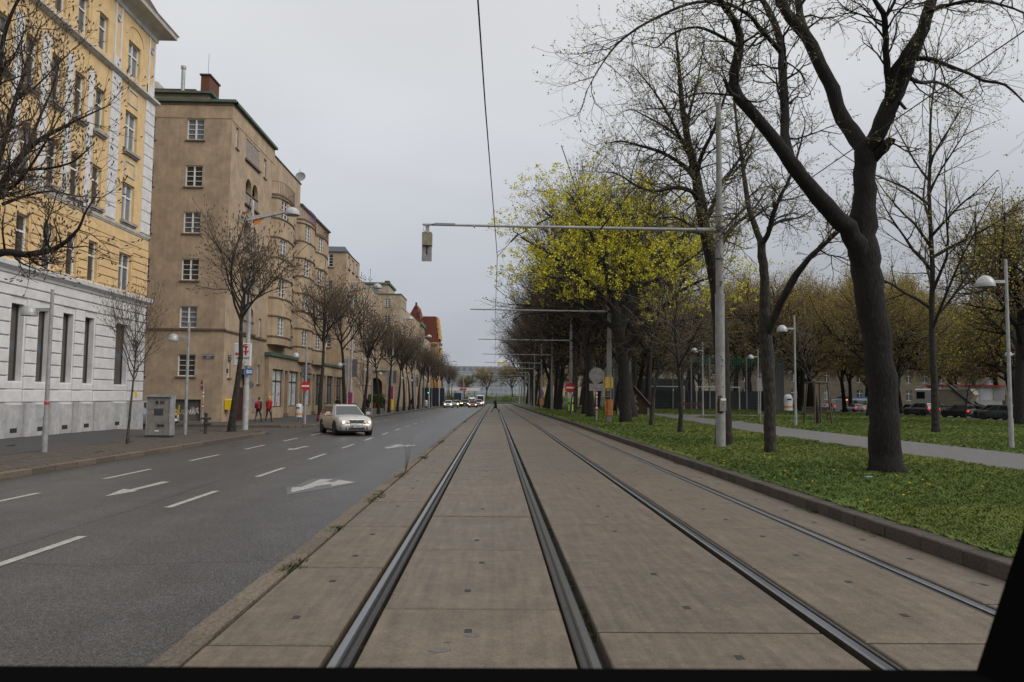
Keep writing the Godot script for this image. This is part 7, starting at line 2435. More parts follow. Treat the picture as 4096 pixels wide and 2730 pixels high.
		for j in n:
			var q := a.lerp(b, float(j) / n)
			var q2 := a.lerp(b, float(j + 1) / n)
			var s0 := 1.15 + 0.3 * sin(j * 1.4)
			var s1 := 1.15 + 0.3 * sin((j + 1) * 1.4)
			nt.quad(P(q.x, y0 + hgt - s0, q.y + 0.05), P(q2.x, y0 + hgt - s1, q2.y + 0.05), P(q2.x, y0 + hgt, q2.y + 0.05), P(q.x, y0 + hgt, q.y + 0.05))
		obj("green_net", nt, M.net, c)
	var pan := MB.new()
	pan.box(P(28.0, 1.55, 104.3), Vector3(17.0, 2.6, 0.06))
	obj("board", pan, M.screenpanel, c)
	var pan2 := MB.new()
	pan2.box(P(24.0, 2.6, 125.0), Vector3(13.0, 4.6, 0.1))
	obj("board", pan2, M.screenpanel, c)
	for q in [[22.2, 102.5, 4.6, "white goal frame in front of the bench"], [29.0, 102.8, 5.6, "white goal frame right of the park bench"]]:
		var g := thing("goal_frame", q[3], "goal", P(q[0], lawn_y(q[0], q[1]), q[1]), 0, "white goal frames in the sports cage")
		for x in [-q[2] / 2, q[2] / 2]:
			var p := MB.new()
			p.rod(Vector3(x, 0, 0), Vector3(x, 3.0, 0), 0.07, 8)
			obj("post", p, M.signwhite, g)
		var cb := MB.new()
		cb.rod(Vector3(-q[2] / 2 - 0.07, 3.0, 0), Vector3(q[2] / 2 + 0.07, 3.0, 0), 0.07, 8)
		obj("crossbar", cb, M.signwhite, g)
	# kiosk with red roof line behind the lorry
	var k := thing("kiosk", "long white kiosk with red roof edge and posters behind the lorry", "kiosk", P(68.0, park_y(98.0), 114.0), -0.12)
	var kb := MB.new()
	kb.box(Vector3(0, 2.0, 0), Vector3(8.0, 4.0, 5.0))
	obj("wall", kb, M.truckwhite, k)
	var kr := MB.new()
	kr.box(Vector3(0, 4.1, 0.1), Vector3(8.4, 0.22, 5.8))
	obj("roof_edge", kr, M.ink_red, k)
	for i in 5:
		var q := MB.new()
		q.box(Vector3(-3.6 + i * 1.8, 2.9, 2.53), Vector3(1.5, 1.6, 0.04))
		obj("poster", q, M[["poster", "ink_grey", "poster", "poster", "ink_grey"][i]], k)
	# litter on the lawn
	var lt := MB.new()
	lt.box(Vector3.ZERO, Vector3(0.16, 0.012, 0.07))
	one("litter", "small scrap of pale blue packaging on the lawn by the big trunk", "litter", lt, M.ink_cyan, P(7.55, lawn_y(7.55, 16.0) + 0.07, 16.0), 0.4)
	# twig sapling in the kerb gap
	var tg := MB.new()
	for i in 5: tg.tube([P(-2.02, -0.03, 18.4 + i * 0.03), P(-2.0 + i * 0.02, 0.35, 18.4), P(-2.05 + i * 0.05, 0.75 + i * 0.03, 18.45)], [0.006, 0.004, 0.002], 4)
	one("dry_weed", "thin dry weed stalk standing in the kerb gap beside the road", "plant", tg, M.twig2)

# ---------- vehicles ----------
func loft(mb: MB, rings: Array):
	var m: int = rings.size()
	var k: int = rings[0].size()
	var nn := []
	for i in m:
		var row := PackedVector3Array()
		for j in k:
			var a: Vector3 = rings[mini(i + 1, m - 1)][j] - rings[maxi(i - 1, 0)][j]
			var b: Vector3 = rings[i][(j + 1) % k] - rings[i][(j + k - 1) % k]
			row.append(b.cross(a).normalized())
		nn.append(row)
	for i in m - 1:
		for j in k:
			var z := (j + 1) % k
			for e in [[i, j], [i + 1, z], [i, z], [i, j], [i + 1, j], [i + 1, z]]:
				mb.vert(rings[e[0]][e[1]], nn[e[0]][e[1]])
	for e in [0, m - 1]:
		var c := Vector3.ZERO
		for q in rings[e]: c += q / k
		for j in k:
			if e == 0: mb.tri(c, rings[e][j], rings[e][(j + 1) % k])
			else: mb.tri(c, rings[e][(j + 1) % k], rings[e][j])

func car_ring(z: float, w: float, yb: float, yt: float) -> PackedVector3Array:
	var r := PackedVector3Array()
	var h := yt - yb
	var half := [[0.0, yb], [0.72, yb], [0.93, yb + 0.05 * h], [0.985, yb + 0.2 * h], [1.0, yb + 0.5 * h], [0.985, yb + 0.74 * h], [0.93, yb + 0.92 * h], [0.8, yt - 0.01 * h], [0.45, yt + 0.015], [0.0, yt + 0.025]]
	for q in half: r.append(Vector3(q[0] * w, q[1], z))
	for i in range(half.size() - 2, 0, -1): r.append(Vector3(-half[i][0] * w, half[i][1], z))
	return r

func wheel(t: Node, x: float, z: float, r: float, side: float):
	var b := Basis(Vector3(0, 0, 1), Vector3(side, 0, 0), Vector3(0, side, 0))
	var ty := MB.new()
	ty.lathe(Vector3(x, r, z), [Vector2(0.001, -0.18), Vector2(r * 0.94, -0.18), Vector2(r, -0.15), Vector2(r, -0.03), Vector2(r * 0.94, 0.0), Vector2(r * 0.68, 0.0), Vector2(r * 0.66, -0.03)], 22, b)
	var o := obj("wheel", ty, M.tyre, t)
	var rm := MB.new()
	rm.lathe(Vector3(x, r, z), [Vector2(r * 0.68, -0.01), Vector2(r * 0.62, -0.02), Vector2(r * 0.58, -0.05), Vector2(r * 0.12, -0.04), Vector2(0.001, -0.03)], 20, b)
	obj("rim", rm, M.rim, o)
	var sp := MB.new()
	for k in 5:
		var a := TAU * k / 5
		sp.box(Vector3(x - side * 0.025, r + sin(a) * r * 0.36, z + cos(a) * r * 0.36), Vector3(0.03, r * 0.1, r * 0.55), Basis(Vector3(1, 0, 0), -a))
	obj("spoke", sp, M.chrome, o)

func car(called: String, label: String, cat: String, at: Vector3, turn: float, paint: String, p: Dictionary, group := "", glass := "carglass") -> Node3D:
	var t := thing(called, label, cat, at, turn, group)
	var L: float = p.L
	var W: float = p.W / 2
	var H: float = p.H
	var B: float = p.get("belt", 0.92)
	var hood: float = p.get("hood", 0.8)
	var zw: float = p.zw
	var rt: float = p.get("tail", B)
	var f := L / 2
	var body := MB.new()
	loft(body, [car_ring(-f, W * 0.8, 0.36, rt - 0.16), car_ring(-f + 0.05, W * 0.92, 0.28, rt - 0.06), car_ring(-f + 0.3, W * 0.985, 0.2, rt), car_ring(-f + 0.9, W, 0.19, B), car_ring(0, W, 0.18, B), car_ring(zw - 0.25, W, 0.18, B), car_ring(zw + 0.15, W * 0.995, 0.18, B - 0.02), car_ring(lerpf(zw, f, 0.55), W * 0.985, 0.19, lerpf(B, hood, 0.5)), car_ring(f - 0.4, W * 0.96, 0.2, hood), car_ring(f - 0.14, W * 0.88, 0.21, hood - 0.1), car_ring(f - 0.03, W * 0.76, 0.25, hood - 0.22), car_ring(f, W * 0.62, 0.32, hood - 0.3)])
	# cabin: bottom outline at the belt, top outline under the roof
	var zr0: float = p.get("zr0", -f + 0.12)
	var zr1: float = p.get("zr1", -f + 0.5)
	var zf1: float = p.zf1
	var wb := W * 0.93
	var wt: float = W * p.get("tumble", 0.72)
	var yb := B - 0.04
	var yr := H - 0.07
	var bl := [Vector3(-wb * 0.86, yb, zw + 0.06), Vector3(wb * 0.86, yb, zw + 0.06), Vector3(wb, yb, zw - 0.3), Vector3(wb, yb, zr0 + 0.25), Vector3(wb * 0.8, yb, zr0), Vector3(-wb * 0.8, yb, zr0), Vector3(-wb, yb, zr0 + 0.25), Vector3(-wb, yb, zw - 0.3)]
	var tl := [Vector3(-wt * 0.88, yr, zf1 + 0.04), Vector3(wt * 0.88, yr, zf1 + 0.04), Vector3(wt, yr - 0.01, zf1 - 0.12), Vector3(wt, yr - 0.01, zr1 + 0.15), Vector3(wt * 0.85, yr, zr1), Vector3(-wt * 0.85, yr, zr1), Vector3(-wt, yr - 0.01, zr1 + 0.15), Vector3(-wt, yr - 0.01, zf1 - 0.12)]
	for i in 8:
		var j := (i + 1) % 8
		body.quad(bl[i], bl[j], tl[j], tl[i])
	# domed roof
	var rr := []
	for s in [[1.0, 0.0], [0.93, 0.045], [0.7, 0.065], [0.3, 0.072]]:
		var ring := PackedVector3Array()
		for q in tl: ring.append(Vector3(q.x * s[0], q.y + s[1], lerpf((zf1 + zr1) / 2, q.z, s[0])))
		rr.append(ring)
	for i in 3:
		for j in 8: body.quad(rr[i][j], rr[i][(j + 1) % 8], rr[i + 1][(j + 1) % 8], rr[i + 1][j])
	for j in range(1, 7): body.tri(rr[3][0], rr[3][j], rr[3][j + 1])
	obj("body", body, M[paint], t)
	# glass panels a little proud of the cabin
	var panel := func(nm: String, a: Vector3, b: Vector3, c: Vector3, d: Vector3, m: Material, i0: float, i1: float, j0: float, j1: float):
		var nrm := (b - a).cross(d - a).normalized()
		var q := []
		for e in [[i0, j0], [i1, j0], [i1, j1], [i0, j1]]:
			q.append(a.lerp(b, e[0]).lerp(d.lerp(c, e[0]), e[1]) + nrm * 0.008)
		var mb := MB.new()
		mb.quad(q[0], q[1], q[2], q[3])
		obj(nm, mb, m, t)
	panel.call("windscreen", bl[0], bl[1], tl[1], tl[0], M[p.get("screen", glass)], 0.02, 0.98, 0.05, 0.95)
	panel.call("rear_window", bl[4], bl[5], tl[5], tl[4], M.carglass, 0.04, 0.96, 0.2, 0.92)
	var cuts: Array = p.get("cuts", [[0.02, 0.42], [0.46, 0.97]])
	for s in [0, 1]:
		for c in cuts:
			if s == 0: panel.call("side_window", bl[2], bl[3], tl[3], tl[2], M[glass], c[0], c[1], 0.1, 0.92)
			else: panel.call("side_window", bl[6], bl[7], tl[7], tl[6], M[glass], 1.0 - c[1], 1.0 - c[0], 0.1, 0.92)
	# wheels in dark arches
	var wr: float = p.get("wheel", 0.315)
	for z in [f - p.get("over", 0.85), f - p.get("over", 0.85) - p.base]:
		for s in [-1.0, 1.0]:
			var ar := MB.new()
			ar.lathe(Vector3(s * (W - 0.02), wr + 0.02, z), [Vector2(wr * 1.16, -0.2), Vector2(wr * 1.16, 0.024), Vector2(0.001, 0.024)], 22, Basis(Vector3(0, 0, 1), Vector3(s, 0, 0), Vector3(0, s, 0)))
			obj("wheel_arch", ar, M.trimblack, t)
			wheel(t, s * (W + 0.012), z, wr, s)
	# underside
	var us := MB.new()
	us.box(Vector3(0, 0.22, 0), Vector3(W * 1.7, 0.12, L * 0.86))
	obj("underside", us, M.trimblack, t)
	# front
	var fy: float = hood - 0.2
	for s in [-1.0, 1.0]:
		var hl := MB.new()
		hl.lathe(Vector3.ZERO, [Vector2(0.001, 0.035), Vector2(0.6, 0.03), Vector2(0.9, 0.015), Vector2(1.0, 0.0)], 16, Basis(Vector3(1, 0, 0), Vector3(0, 0, 1), Vector3(0, -1, 0)))
		var o := obj("headlight", hl, M[p.get("lamp", "headlamp_on")], t)
		o.position = Vector3(s * W * 0.7, fy, f - 0.085)
		o.rotation = Vector3(-0.2, s * 0.5, 0)
		o.scale = Vector3(0.16, 0.1, 1.0)
		var mr := MB.new()
		mr.bev(Vector3(s * (W + 0.1), B + 0.06, zw - 0.28), Vector3(0.22, 0.14, 0.1), 0.03)
		obj("mirror", mr, M[paint], t)
		var tlm := MB.new()
		tlm.box(Vector3(s * W * 0.83, rt - 0.2, -f + 0.05), Vector3(W * 0.3, 0.2, 0.12), Basis(Vector3.UP, s * 0.45))
		obj("tail_light", tlm, M[p.get("taillamp", "ink_red")], t)
	var gr := MB.new()
	gr.box(Vector3(0, fy - 0.02, f - 0.015), Vector3(W * 0.6, 0.13, 0.06))
	obj("grille", gr, M.trimblack, t)
	var bm := MB.new()
	bm.box(Vector3(0, 0.34, f - 0.005), Vector3(W * 1.15, 0.1, 0.05))
	obj("bumper_slot", bm, M.trimblack, t)
	for z in [[f + 0.025, 0.46], [-f - 0.012, 0.62]]:
		var pl := MB.new()
		pl.box(Vector3(0, z[1], z[0]), Vector3(0.5, 0.11, 0.012))
		obj("number_plate", pl, M.ink_white, t)
	return t

func build_vehicles():
	# estate car turning out of the side street
	var e := car("estate_car", "silver estate car with lit headlamps nearest on the road", "car", P(-7.55, -0.2, 40.75), 0.42, "silver", {"L": 4.75, "W": 1.82, "H": 1.48, "belt": 0.98, "hood": 0.8, "zw": 0.92, "zf1": 0.12, "zr1": -2.0, "zr0": -2.3, "base": 2.85, "over": 0.86, "wheel": 0.325, "tumble": 0.67, "cuts": [[0.02, 0.3], [0.33, 0.64], [0.67, 0.97]], "lamp": "headlamp_dim", "screen": "windscreen"})
	for c in e.get_children():
		if String(c.name).begins_with("headlight") or String(c.name).begins_with("grille") or String(c.name).begins_with("bumper_slot"):
			e.remove_child(c)
			c.free()
	for s in [-1.0, 1.0]:
		# two oval lamps a side
		for k in [[0.68, 0.13, 0.115, "headlamp_on", -0.075], [0.455, 0.075, 0.082, "headlamp_dim", -0.02]]:
			var hl := MB.new()
			hl.lathe(Vector3.ZERO, [Vector2(0.001, 0.05), Vector2(0.55, 0.042), Vector2(0.85, 0.02), Vector2(1.0, -0.02)], 20, Basis(Vector3(1, 0, 0), Vector3(0, 0, 1), Vector3(0, -1, 0)))
			var o := obj("headlight", hl, M.headlamp_dim, e)
			o.position = Vector3(s * 0.91 * k[0], 0.66 + (0.0 if k[1] > 0.1 else -0.015), 2.375 + k[4])
			o.rotation = Vector3(-0.3, s * (0.45 if k[1] > 0.1 else 0.2), 0)
			o.scale = Vector3(k[1], k[2], 1.0)
			var lm := MB.new()
			lm.lathe(Vector3(0, -0.18, 0.035), [Vector2(0.001, 0.03), Vector2(0.4, 0.02), Vector2(0.48, 0.0)], 14, Basis(Vector3(1, 0, 0), Vector3(0, 0, 1), Vector3(0, -1, 0)))
			obj("bulb_lamp", lm, M[k[3]], o)
		var ind := MB.new()
		ind.box(Vector3(s * 1.06, 0.99, 0.57), Vector3(0.16, 0.04, 0.03))
		obj("indicator", ind, M.indicator_on if s < 0 else M.headlamp_dim, e)
		var rail := MB.new()
		rail.tube([Vector3(s * 0.63, 1.43, -0.1), Vector3(s * 0.64, 1.5, -0.25), Vector3(s * 0.64, 1.52, -1.2), Vector3(s * 0.63, 1.46, -2.05)], [0.02, 0.022, 0.022, 0.02], 6)
		obj("roof_rail", rail, M.trimblack, e)
		var fg := MB.new()
		fg.box(Vector3(s * 0.6, 0.36, 2.3), Vector3(0.3, 0.09, 0.1), Basis(Vector3.UP, s * 0.35))
		obj("fog_slot", fg, M.trimblack, e)
		var st := MB.new()
		st.box(Vector3(s * 0.915, 0.48, -0.1), Vector3(0.02, 0.06, 2.2))
		obj("rubbing_strip", st, M.silver, e)
		for z in [-0.15, -1.1]:
			var dh := MB.new()
			dh.box(Vector3(s * 0.905, 0.8, z), Vector3(0.04, 0.035, 0.2))
			obj("door_handle", dh, M.chrome, e)
	var fr := MB.new()
	var gl := [Vector2(-0.38, 0.76), Vector2(0.38, 0.76), Vector2(0.3, 0.56), Vector2(-0.3, 0.56)]
	for i in 4:
		var a: Vector2 = gl[i]
		var b: Vector2 = gl[(i + 1) % 4]
		fr.rod(Vector3(a.x, a.y, 2.36), Vector3(b.x, b.y, 2.39 if i == 1 or i == 2 else 2.36), 0.022, 6)
	fr.rod(Vector3(0, 0.76, 2.37), Vector3(0, 0.56, 2.395), 0.01, 5)
	var gn := obj("grille", fr, M.chrome, e)
	var gb := MB.new()
	gb.ext(PackedVector2Array(gl), Vector3(0, 0, 2.345), Vector3(1, 0, 0), Vector3(0, 1, 0), 0.03)
	obj("grille_back", gb, M.trimblack, gn)
	for k in 4:
		var sl := MB.new()
		sl.box(Vector3(0, 0.6 + k * 0.043, 2.365), Vector3(0.6 + k * 0.035, 0.016, 0.02))
		obj("grille_slat", sl, M.rim, gn)
	var lo := MB.new()
	lo.box(Vector3(0, 0.35, 2.36), Vector3(0.78, 0.1, 0.06))
	obj("bumper_slot", lo, M.trimblack, e)
	var star := MB.new()
	var rp := []
	var rr := []
	for i in 13:
		rp.append(Vector3(cos(TAU * i / 12) * 0.035, 0.92 + sin(TAU * i / 12) * 0.035, 2.2))
		rr.append(0.005)
	star.tube(rp, rr, 5)
	for k in 3: star.rod(Vector3(0, 0.92, 2.2), Vector3(sin(TAU * k / 3) * 0.033, 0.92 + cos(TAU * k / 3) * 0.033, 2.2), 0.004, 4)
	star.rod(Vector3(0, 0.84, 2.2), Vector3(0, 0.885, 2.2), 0.006, 5)
	obj("bonnet_emblem", star, M.chrome, e)
	var bp := MB.new()
	bp.box(Vector3(-0.225, 0.46, 2.41), Vector3(0.045, 0.1, 0.006))
	obj("plate_band", bp, M.ink_sky, e)
	text("W 86807F", 0.075, M.ink_black, e, "plate_lettering", Vector3(0.03, 0.46, 2.409), Vector3.ZERO, false, 0.004)
	var hs := {"L": 4.0, "W": 1.72, "H": 1.5, "belt": 0.95, "hood": 0.88, "zw": 0.85, "zf1": 0.15, "zr1": -1.5, "zr0": -1.85, "base": 2.5, "over": 0.75, "wheel": 0.31}
	var sd := {"L": 4.5, "W": 1.8, "H": 1.43, "belt": 0.92, "hood": 0.83, "zw": 0.7, "zf1": 0.0, "zr1": -1.1, "zr0": -1.75, "base": 2.7, "over": 0.85, "wheel": 0.32}
	var suv := {"L": 4.6, "W": 1.88, "H": 1.68, "belt": 1.08, "hood": 1.0, "zw": 0.85, "zf1": 0.15, "zr1": -1.75, "zr0": -2.1, "base": 2.75, "over": 0.9, "wheel": 0.36}
	var ss := hs.duplicate()
	ss.lamp = "headlamp_dim"
	car("side_street_car", "silver parked car half hidden behind the white corner house", "car", P(-19.6, -0.2, 44.6), 1.5, "silverblue", ss)
	# oncoming traffic
	var on := [["oncoming_car", "pale compact car leading the left lane far ahead", "carwhite", hs, -8.9, 156.0], ["oncoming_car", "red saloon car leading the right lane far ahead", "carred", sd, -4.3, 162.0], ["oncoming_car", "dark grey car behind the scooter far ahead", "cargrey", suv, -6.4, 178.0], ["oncoming_car", "silver car behind the pale compact car", "silverblue", hs, -8.4, 175.0], ["oncoming_car", "grey car with bright lamps behind the red saloon", "silverblue", suv, -3.6, 186.0], ["oncoming_car", "red roofed car hidden behind the scooter", "carred", hs, -7.5, 196.0]]
	for q in on: car(q[0], q[1], "car", P(q[4], road_y(q[5]), q[5]), 0.0, q[2], q[3], "oncoming cars far down the road")
	van("white_van", "white van behind the red saloon far ahead", P(-3.4, road_y(199.0), 199.0), 0.0, "carwhite", 5.4, 2.0, 2.7, true)
	van("white_van", "low white van behind the dark grey car", P(-5.7, road_y(205.0), 205.0), 0.0, "carwhite", 5.0, 1.95, 2.1, true)
	van("blue_truck", "blue box truck in the left lane far ahead", P(-9.6, road_y(214.0), 214.0), 0.0, "carblue", 7.5, 2.4, 3.4, false)
	# vehicles queueing beyond the park
	var rear := func(d): return d.merged({"taillamp": "tail_on", "lamp": "headlamp_dim"})
	var hd := PI - 0.238
	var pk := [["queue_car", "black hatchback with lit tail lights in the park road queue", "carblack", hs, 90.0, 0.0], ["queue_car", "dark small car with ring shaped tail light in the queue", "carblack", hs, 83.0, 1.2], ["queue_car", "dark car at the right edge partly behind the lamp post", "cargrey", hs, 76.0, -0.8], ["queue_car", "white car at the far right edge of the queue", "carwhite", suv, 67.0, 0.5], ["queue_car", "dark grey sport utility car ahead of the lorry", "cargrey", suv, 103.0, -0.6], ["queue_car", "silver hatchback farther ahead beyond the thick trunk", "silverblue", hs, 144.0, -0.5], ["queue_car", "dark car just left of the thick trunk", "carblack", hs, 119.0, 2.5], ["queue_car", "dark car with lit tail lights behind the park bench", "carblack", hs, 172.0, -1.0], ["queue_car", "dark car seen through the mesh of the sports cage", "cargrey", sd, 196.0, -4.0]]
	for q in pk: car(q[0], q[1], "car", P(park_x(q[4]) + q[5], park_y(q[4]), q[4]), hd + (0.5 if q[4] < 110.0 else 0.25), q[2], rear.call(q[3]), "cars queueing on the park road")
	van("white_van", "white van parked behind the park bench", P(park_x(158.0) - 1.0, park_y(158.0), 158.0), hd, "carwhite", 5.2, 2.0, 2.4, false, true)
	# bus with amber display
	var b := thing("city_bus", "blue and white bus with amber display behind the park trees", "bus", P(78.0, park_y(165.0) - 0.1, 172.0), hd - 0.5)
	var bb := MB.new()
	bb.bev(Vector3(0, 1.55, 0), Vector3(2.5, 2.6, 11.5), 0.12)
	obj("body", bb, M.truckwhite, b)
	var br := MB.new()
	br.box(Vector3(0, 2.95, 0), Vector3(2.54, 0.35, 11.55))
	obj("roof", br, M.ink_sky, b)
	for s in [-1.0, 1.0]:
		var bw := MB.new()
		bw.box(Vector3(s * 1.25, 1.85, 0), Vector3(0.04, 1.0, 10.8))
		obj("side_window", bw, M.carglass, b)
		for z in [-3.5, 3.2]: wheel(b, s * 1.25, z, 0.48, s)
	var bd := MB.new()
	bd.box(Vector3(0, 2.4, -5.77), Vector3(1.6, 0.25, 0.03))
	obj("display_screen", bd, M.indicator_on, b)
	build_lorry(hd)
	# scooter and rider
	var sc := thing("motor_scooter", "motor scooter with bright headlight and rider coming up the road", "scooter", P(-6.8, road_y(150.0), 150.0))
	for z in [0.62, -0.62]:
		var w := MB.new()
		w.lathe(Vector3(0, 0.25, z), [Vector2(0.15, -0.05), Vector2(0.25, -0.05), Vector2(0.25, 0.05), Vector2(0.15, 0.05)], 16, Basis(Vector3(0, 0, 1), Vector3(1, 0, 0), Vector3(0, 1, 0)))
		obj("wheel", w, M.tyre, sc)
	var sb := MB.new()
	loft(sb, [car_ring(-0.85, 0.1, 0.5, 0.78), car_ring(-0.5, 0.19, 0.3, 0.8), car_ring(-0.1, 0.2, 0.22, 0.72), car_ring(0.15, 0.2, 0.2, 0.36), car_ring(0.4, 0.24, 0.3, 0.9), car_ring(0.55, 0.16, 0.4, 1.0)])
	obj("body", sb, M.truckwhite, sc)
	var hb := MB.new()
	hb.rod(Vector3(-0.34, 1.05, 0.4), Vector3(0.34, 1.05, 0.4), 0.025, 6)
	hb.rod(Vector3(0, 0.3, 0.62), Vector3(0, 1.05, 0.42), 0.035, 6)
	obj("handlebar", hb, M.darkmetal, sc)
	disc(sc, "headlight", Vector3(0, 0.86, 0.62), 0.13, 0.06, M.headlamp_on)

func van(called: String, label: String, at: Vector3, turn: float, paint: String, L: float, W: float, H: float, lit: bool, rear := false):
	var t := thing(called, label, "van", at, turn)
	var f := L / 2
	var b := MB.new()
	loft(b, [car_ring(-f, W * 0.47, 0.3, H - 0.08), car_ring(-f + 0.1, W * 0.5, 0.25, H), car_ring(f - 1.9, W * 0.5, 0.25, H), car_ring(f - 1.45, W * 0.49, 0.25, H - 0.15), car_ring(f - 0.7, W * 0.48, 0.25, 1.25), car_ring(f - 0.1, W * 0.45, 0.28, 1.0), car_ring(f, W * 0.36, 0.35, 0.85)])
	obj("body", b, M[paint], t)
	var ws := MB.new()
	ws.quad(Vector3(-W * 0.4, 1.3, f - 0.68), Vector3(W * 0.4, 1.3, f - 0.68), Vector3(W * 0.38, H - 0.22, f - 1.38), Vector3(-W * 0.38, H - 0.22, f - 1.38))
	obj("windscreen", ws, M.carglass, t)
	for s in [-1.0, 1.0]:
		var sw := MB.new()
		sw.box(Vector3(s * W * 0.495, 1.55, f - 1.7), Vector3(0.03, 0.55, 0.9))
		obj("side_window", sw, M.carglass, t)
		for z in [f - 0.95, -f + 0.95]: wheel(t, s * (W / 2 + 0.01), z, 0.34, s)
		var hl := MB.new()
		hl.box(Vector3(s * W * 0.36, 0.85, f - 0.06), Vector3(0.26, 0.18, 0.12))
		obj("headlight", hl, M.headlamp_on if lit else M.headlamp_dim, t)
		var tl := MB.new()
		tl.box(Vector3(s * W * 0.43, 1.0, -f + 0.02), Vector3(0.16, 0.4, 0.1))
		obj("tail_light", tl, M.tail_on if rear else M.ink_red, t)

func build_lorry(hd: float):
	var t := thing("skip_lorry", "white skip lorry carrying a battered skip in the park road queue", "lorry", P(park_x(99.0) + 5.2, park_y(99.0), 103.0), PI + 0.75)
	t.scale = Vector3.ONE * 1.15
	var c := MB.new()
	c.bev(Vector3(0, 1.78, 3.15), Vector3(2.4, 2.56, 1.9), 0.16)
	obj("cab", c, M.truckwhite, t)
	for s in [-1.0, 1.0]:
		var w := MB.new()
		w.box(Vector3(s * 1.2, 2.3, 3.4), Vector3(0.04, 0.8, 0.9))
		obj("side_window", w, M.carglass, t)
		for z in [3.1, -1.6, -2.8]: wheel(t, s * 1.2, z, 0.52, s)
		var ar := MB.new()
		ar.tube([Vector3(s * 1.0, 1.0, -2.9), Vector3(s * 1.05, 1.3, -1.9), Vector3(s * 1.05, 3.6, 0.6)], [0.16, 0.16, 0.13], 6)
		obj("lift_arm", ar, M.screenpanel, t)
		var md := MB.new()
		md.box(Vector3(s * 1.12, 0.75, 0.8), Vector3(0.3, 0.5, 2.0))
		obj("side_box", md, M.skip, t)
	var ws := MB.new()
	ws.box(Vector3(0, 2.3, 4.1), Vector3(2.1, 0.85, 0.05))
	obj("windscreen", ws, M.carglass, t)
	var ch := MB.new()
	ch.box(Vector3(0, 0.85, -0.6), Vector3(1.0, 0.35, 6.0))
	ch.box(Vector3(0, 1.1, -0.4), Vector3(2.3, 0.12, 4.8))
	obj("chassis", ch, M.trimblack, t)
	var sk := MB.new()
	sk.ext(PackedVector2Array([Vector2(-1.0, 1.2), Vector2(1.3, 1.2), Vector2(2.1, 2.4), Vector2(1.7, 3.0), Vector2(-1.9, 3.0), Vector2(-2.3, 2.4)]), Vector3(0.9, 0, 0), Vector3(0, 0, -1), Vector3(0, 1, 0), 1.8)
	var so := obj("skip", sk, M.skip, t)
	var rim := MB.new()
	rim.box(Vector3(0, 3.0, 0.1), Vector3(1.96, 0.12, 3.7))
	obj("rim", rim, M.truckwhite, so)
	var ex := MB.new()
	ex.rod(Vector3(-0.9, 1.2, 2.0), Vector3(-0.9, 3.3, 2.0), 0.1, 8)
	obj("exhaust", ex, M.galv, t)
	var bl := MB.new()
	bl.rod(Vector3(0.5, 3.05, 3.2), Vector3(0.5, 3.25, 3.2), 0.08, 8)
	obj("beacon", bl, M.ink_orange, t)
	for s in [-1.0, 1.0]:
		var tl := MB.new()
		tl.box(Vector3(s * 0.95, 0.8, -3.6), Vector3(0.4, 0.14, 0.08))
		obj("tail_light", tl, M.tail_on, t)

# ---------- people ----------
func cap_d(p: Vector3, b: Array) -> float:
	var a: Vector3 = b[0]
	var ba: Vector3 = b[1] - a
	var h := clampf((p - a).dot(ba) / maxf(ba.dot(ba), 1e-6), 0.0, 1.0)
	return (p - a - ba * h).length() - lerpf(b[2], b[3], h)

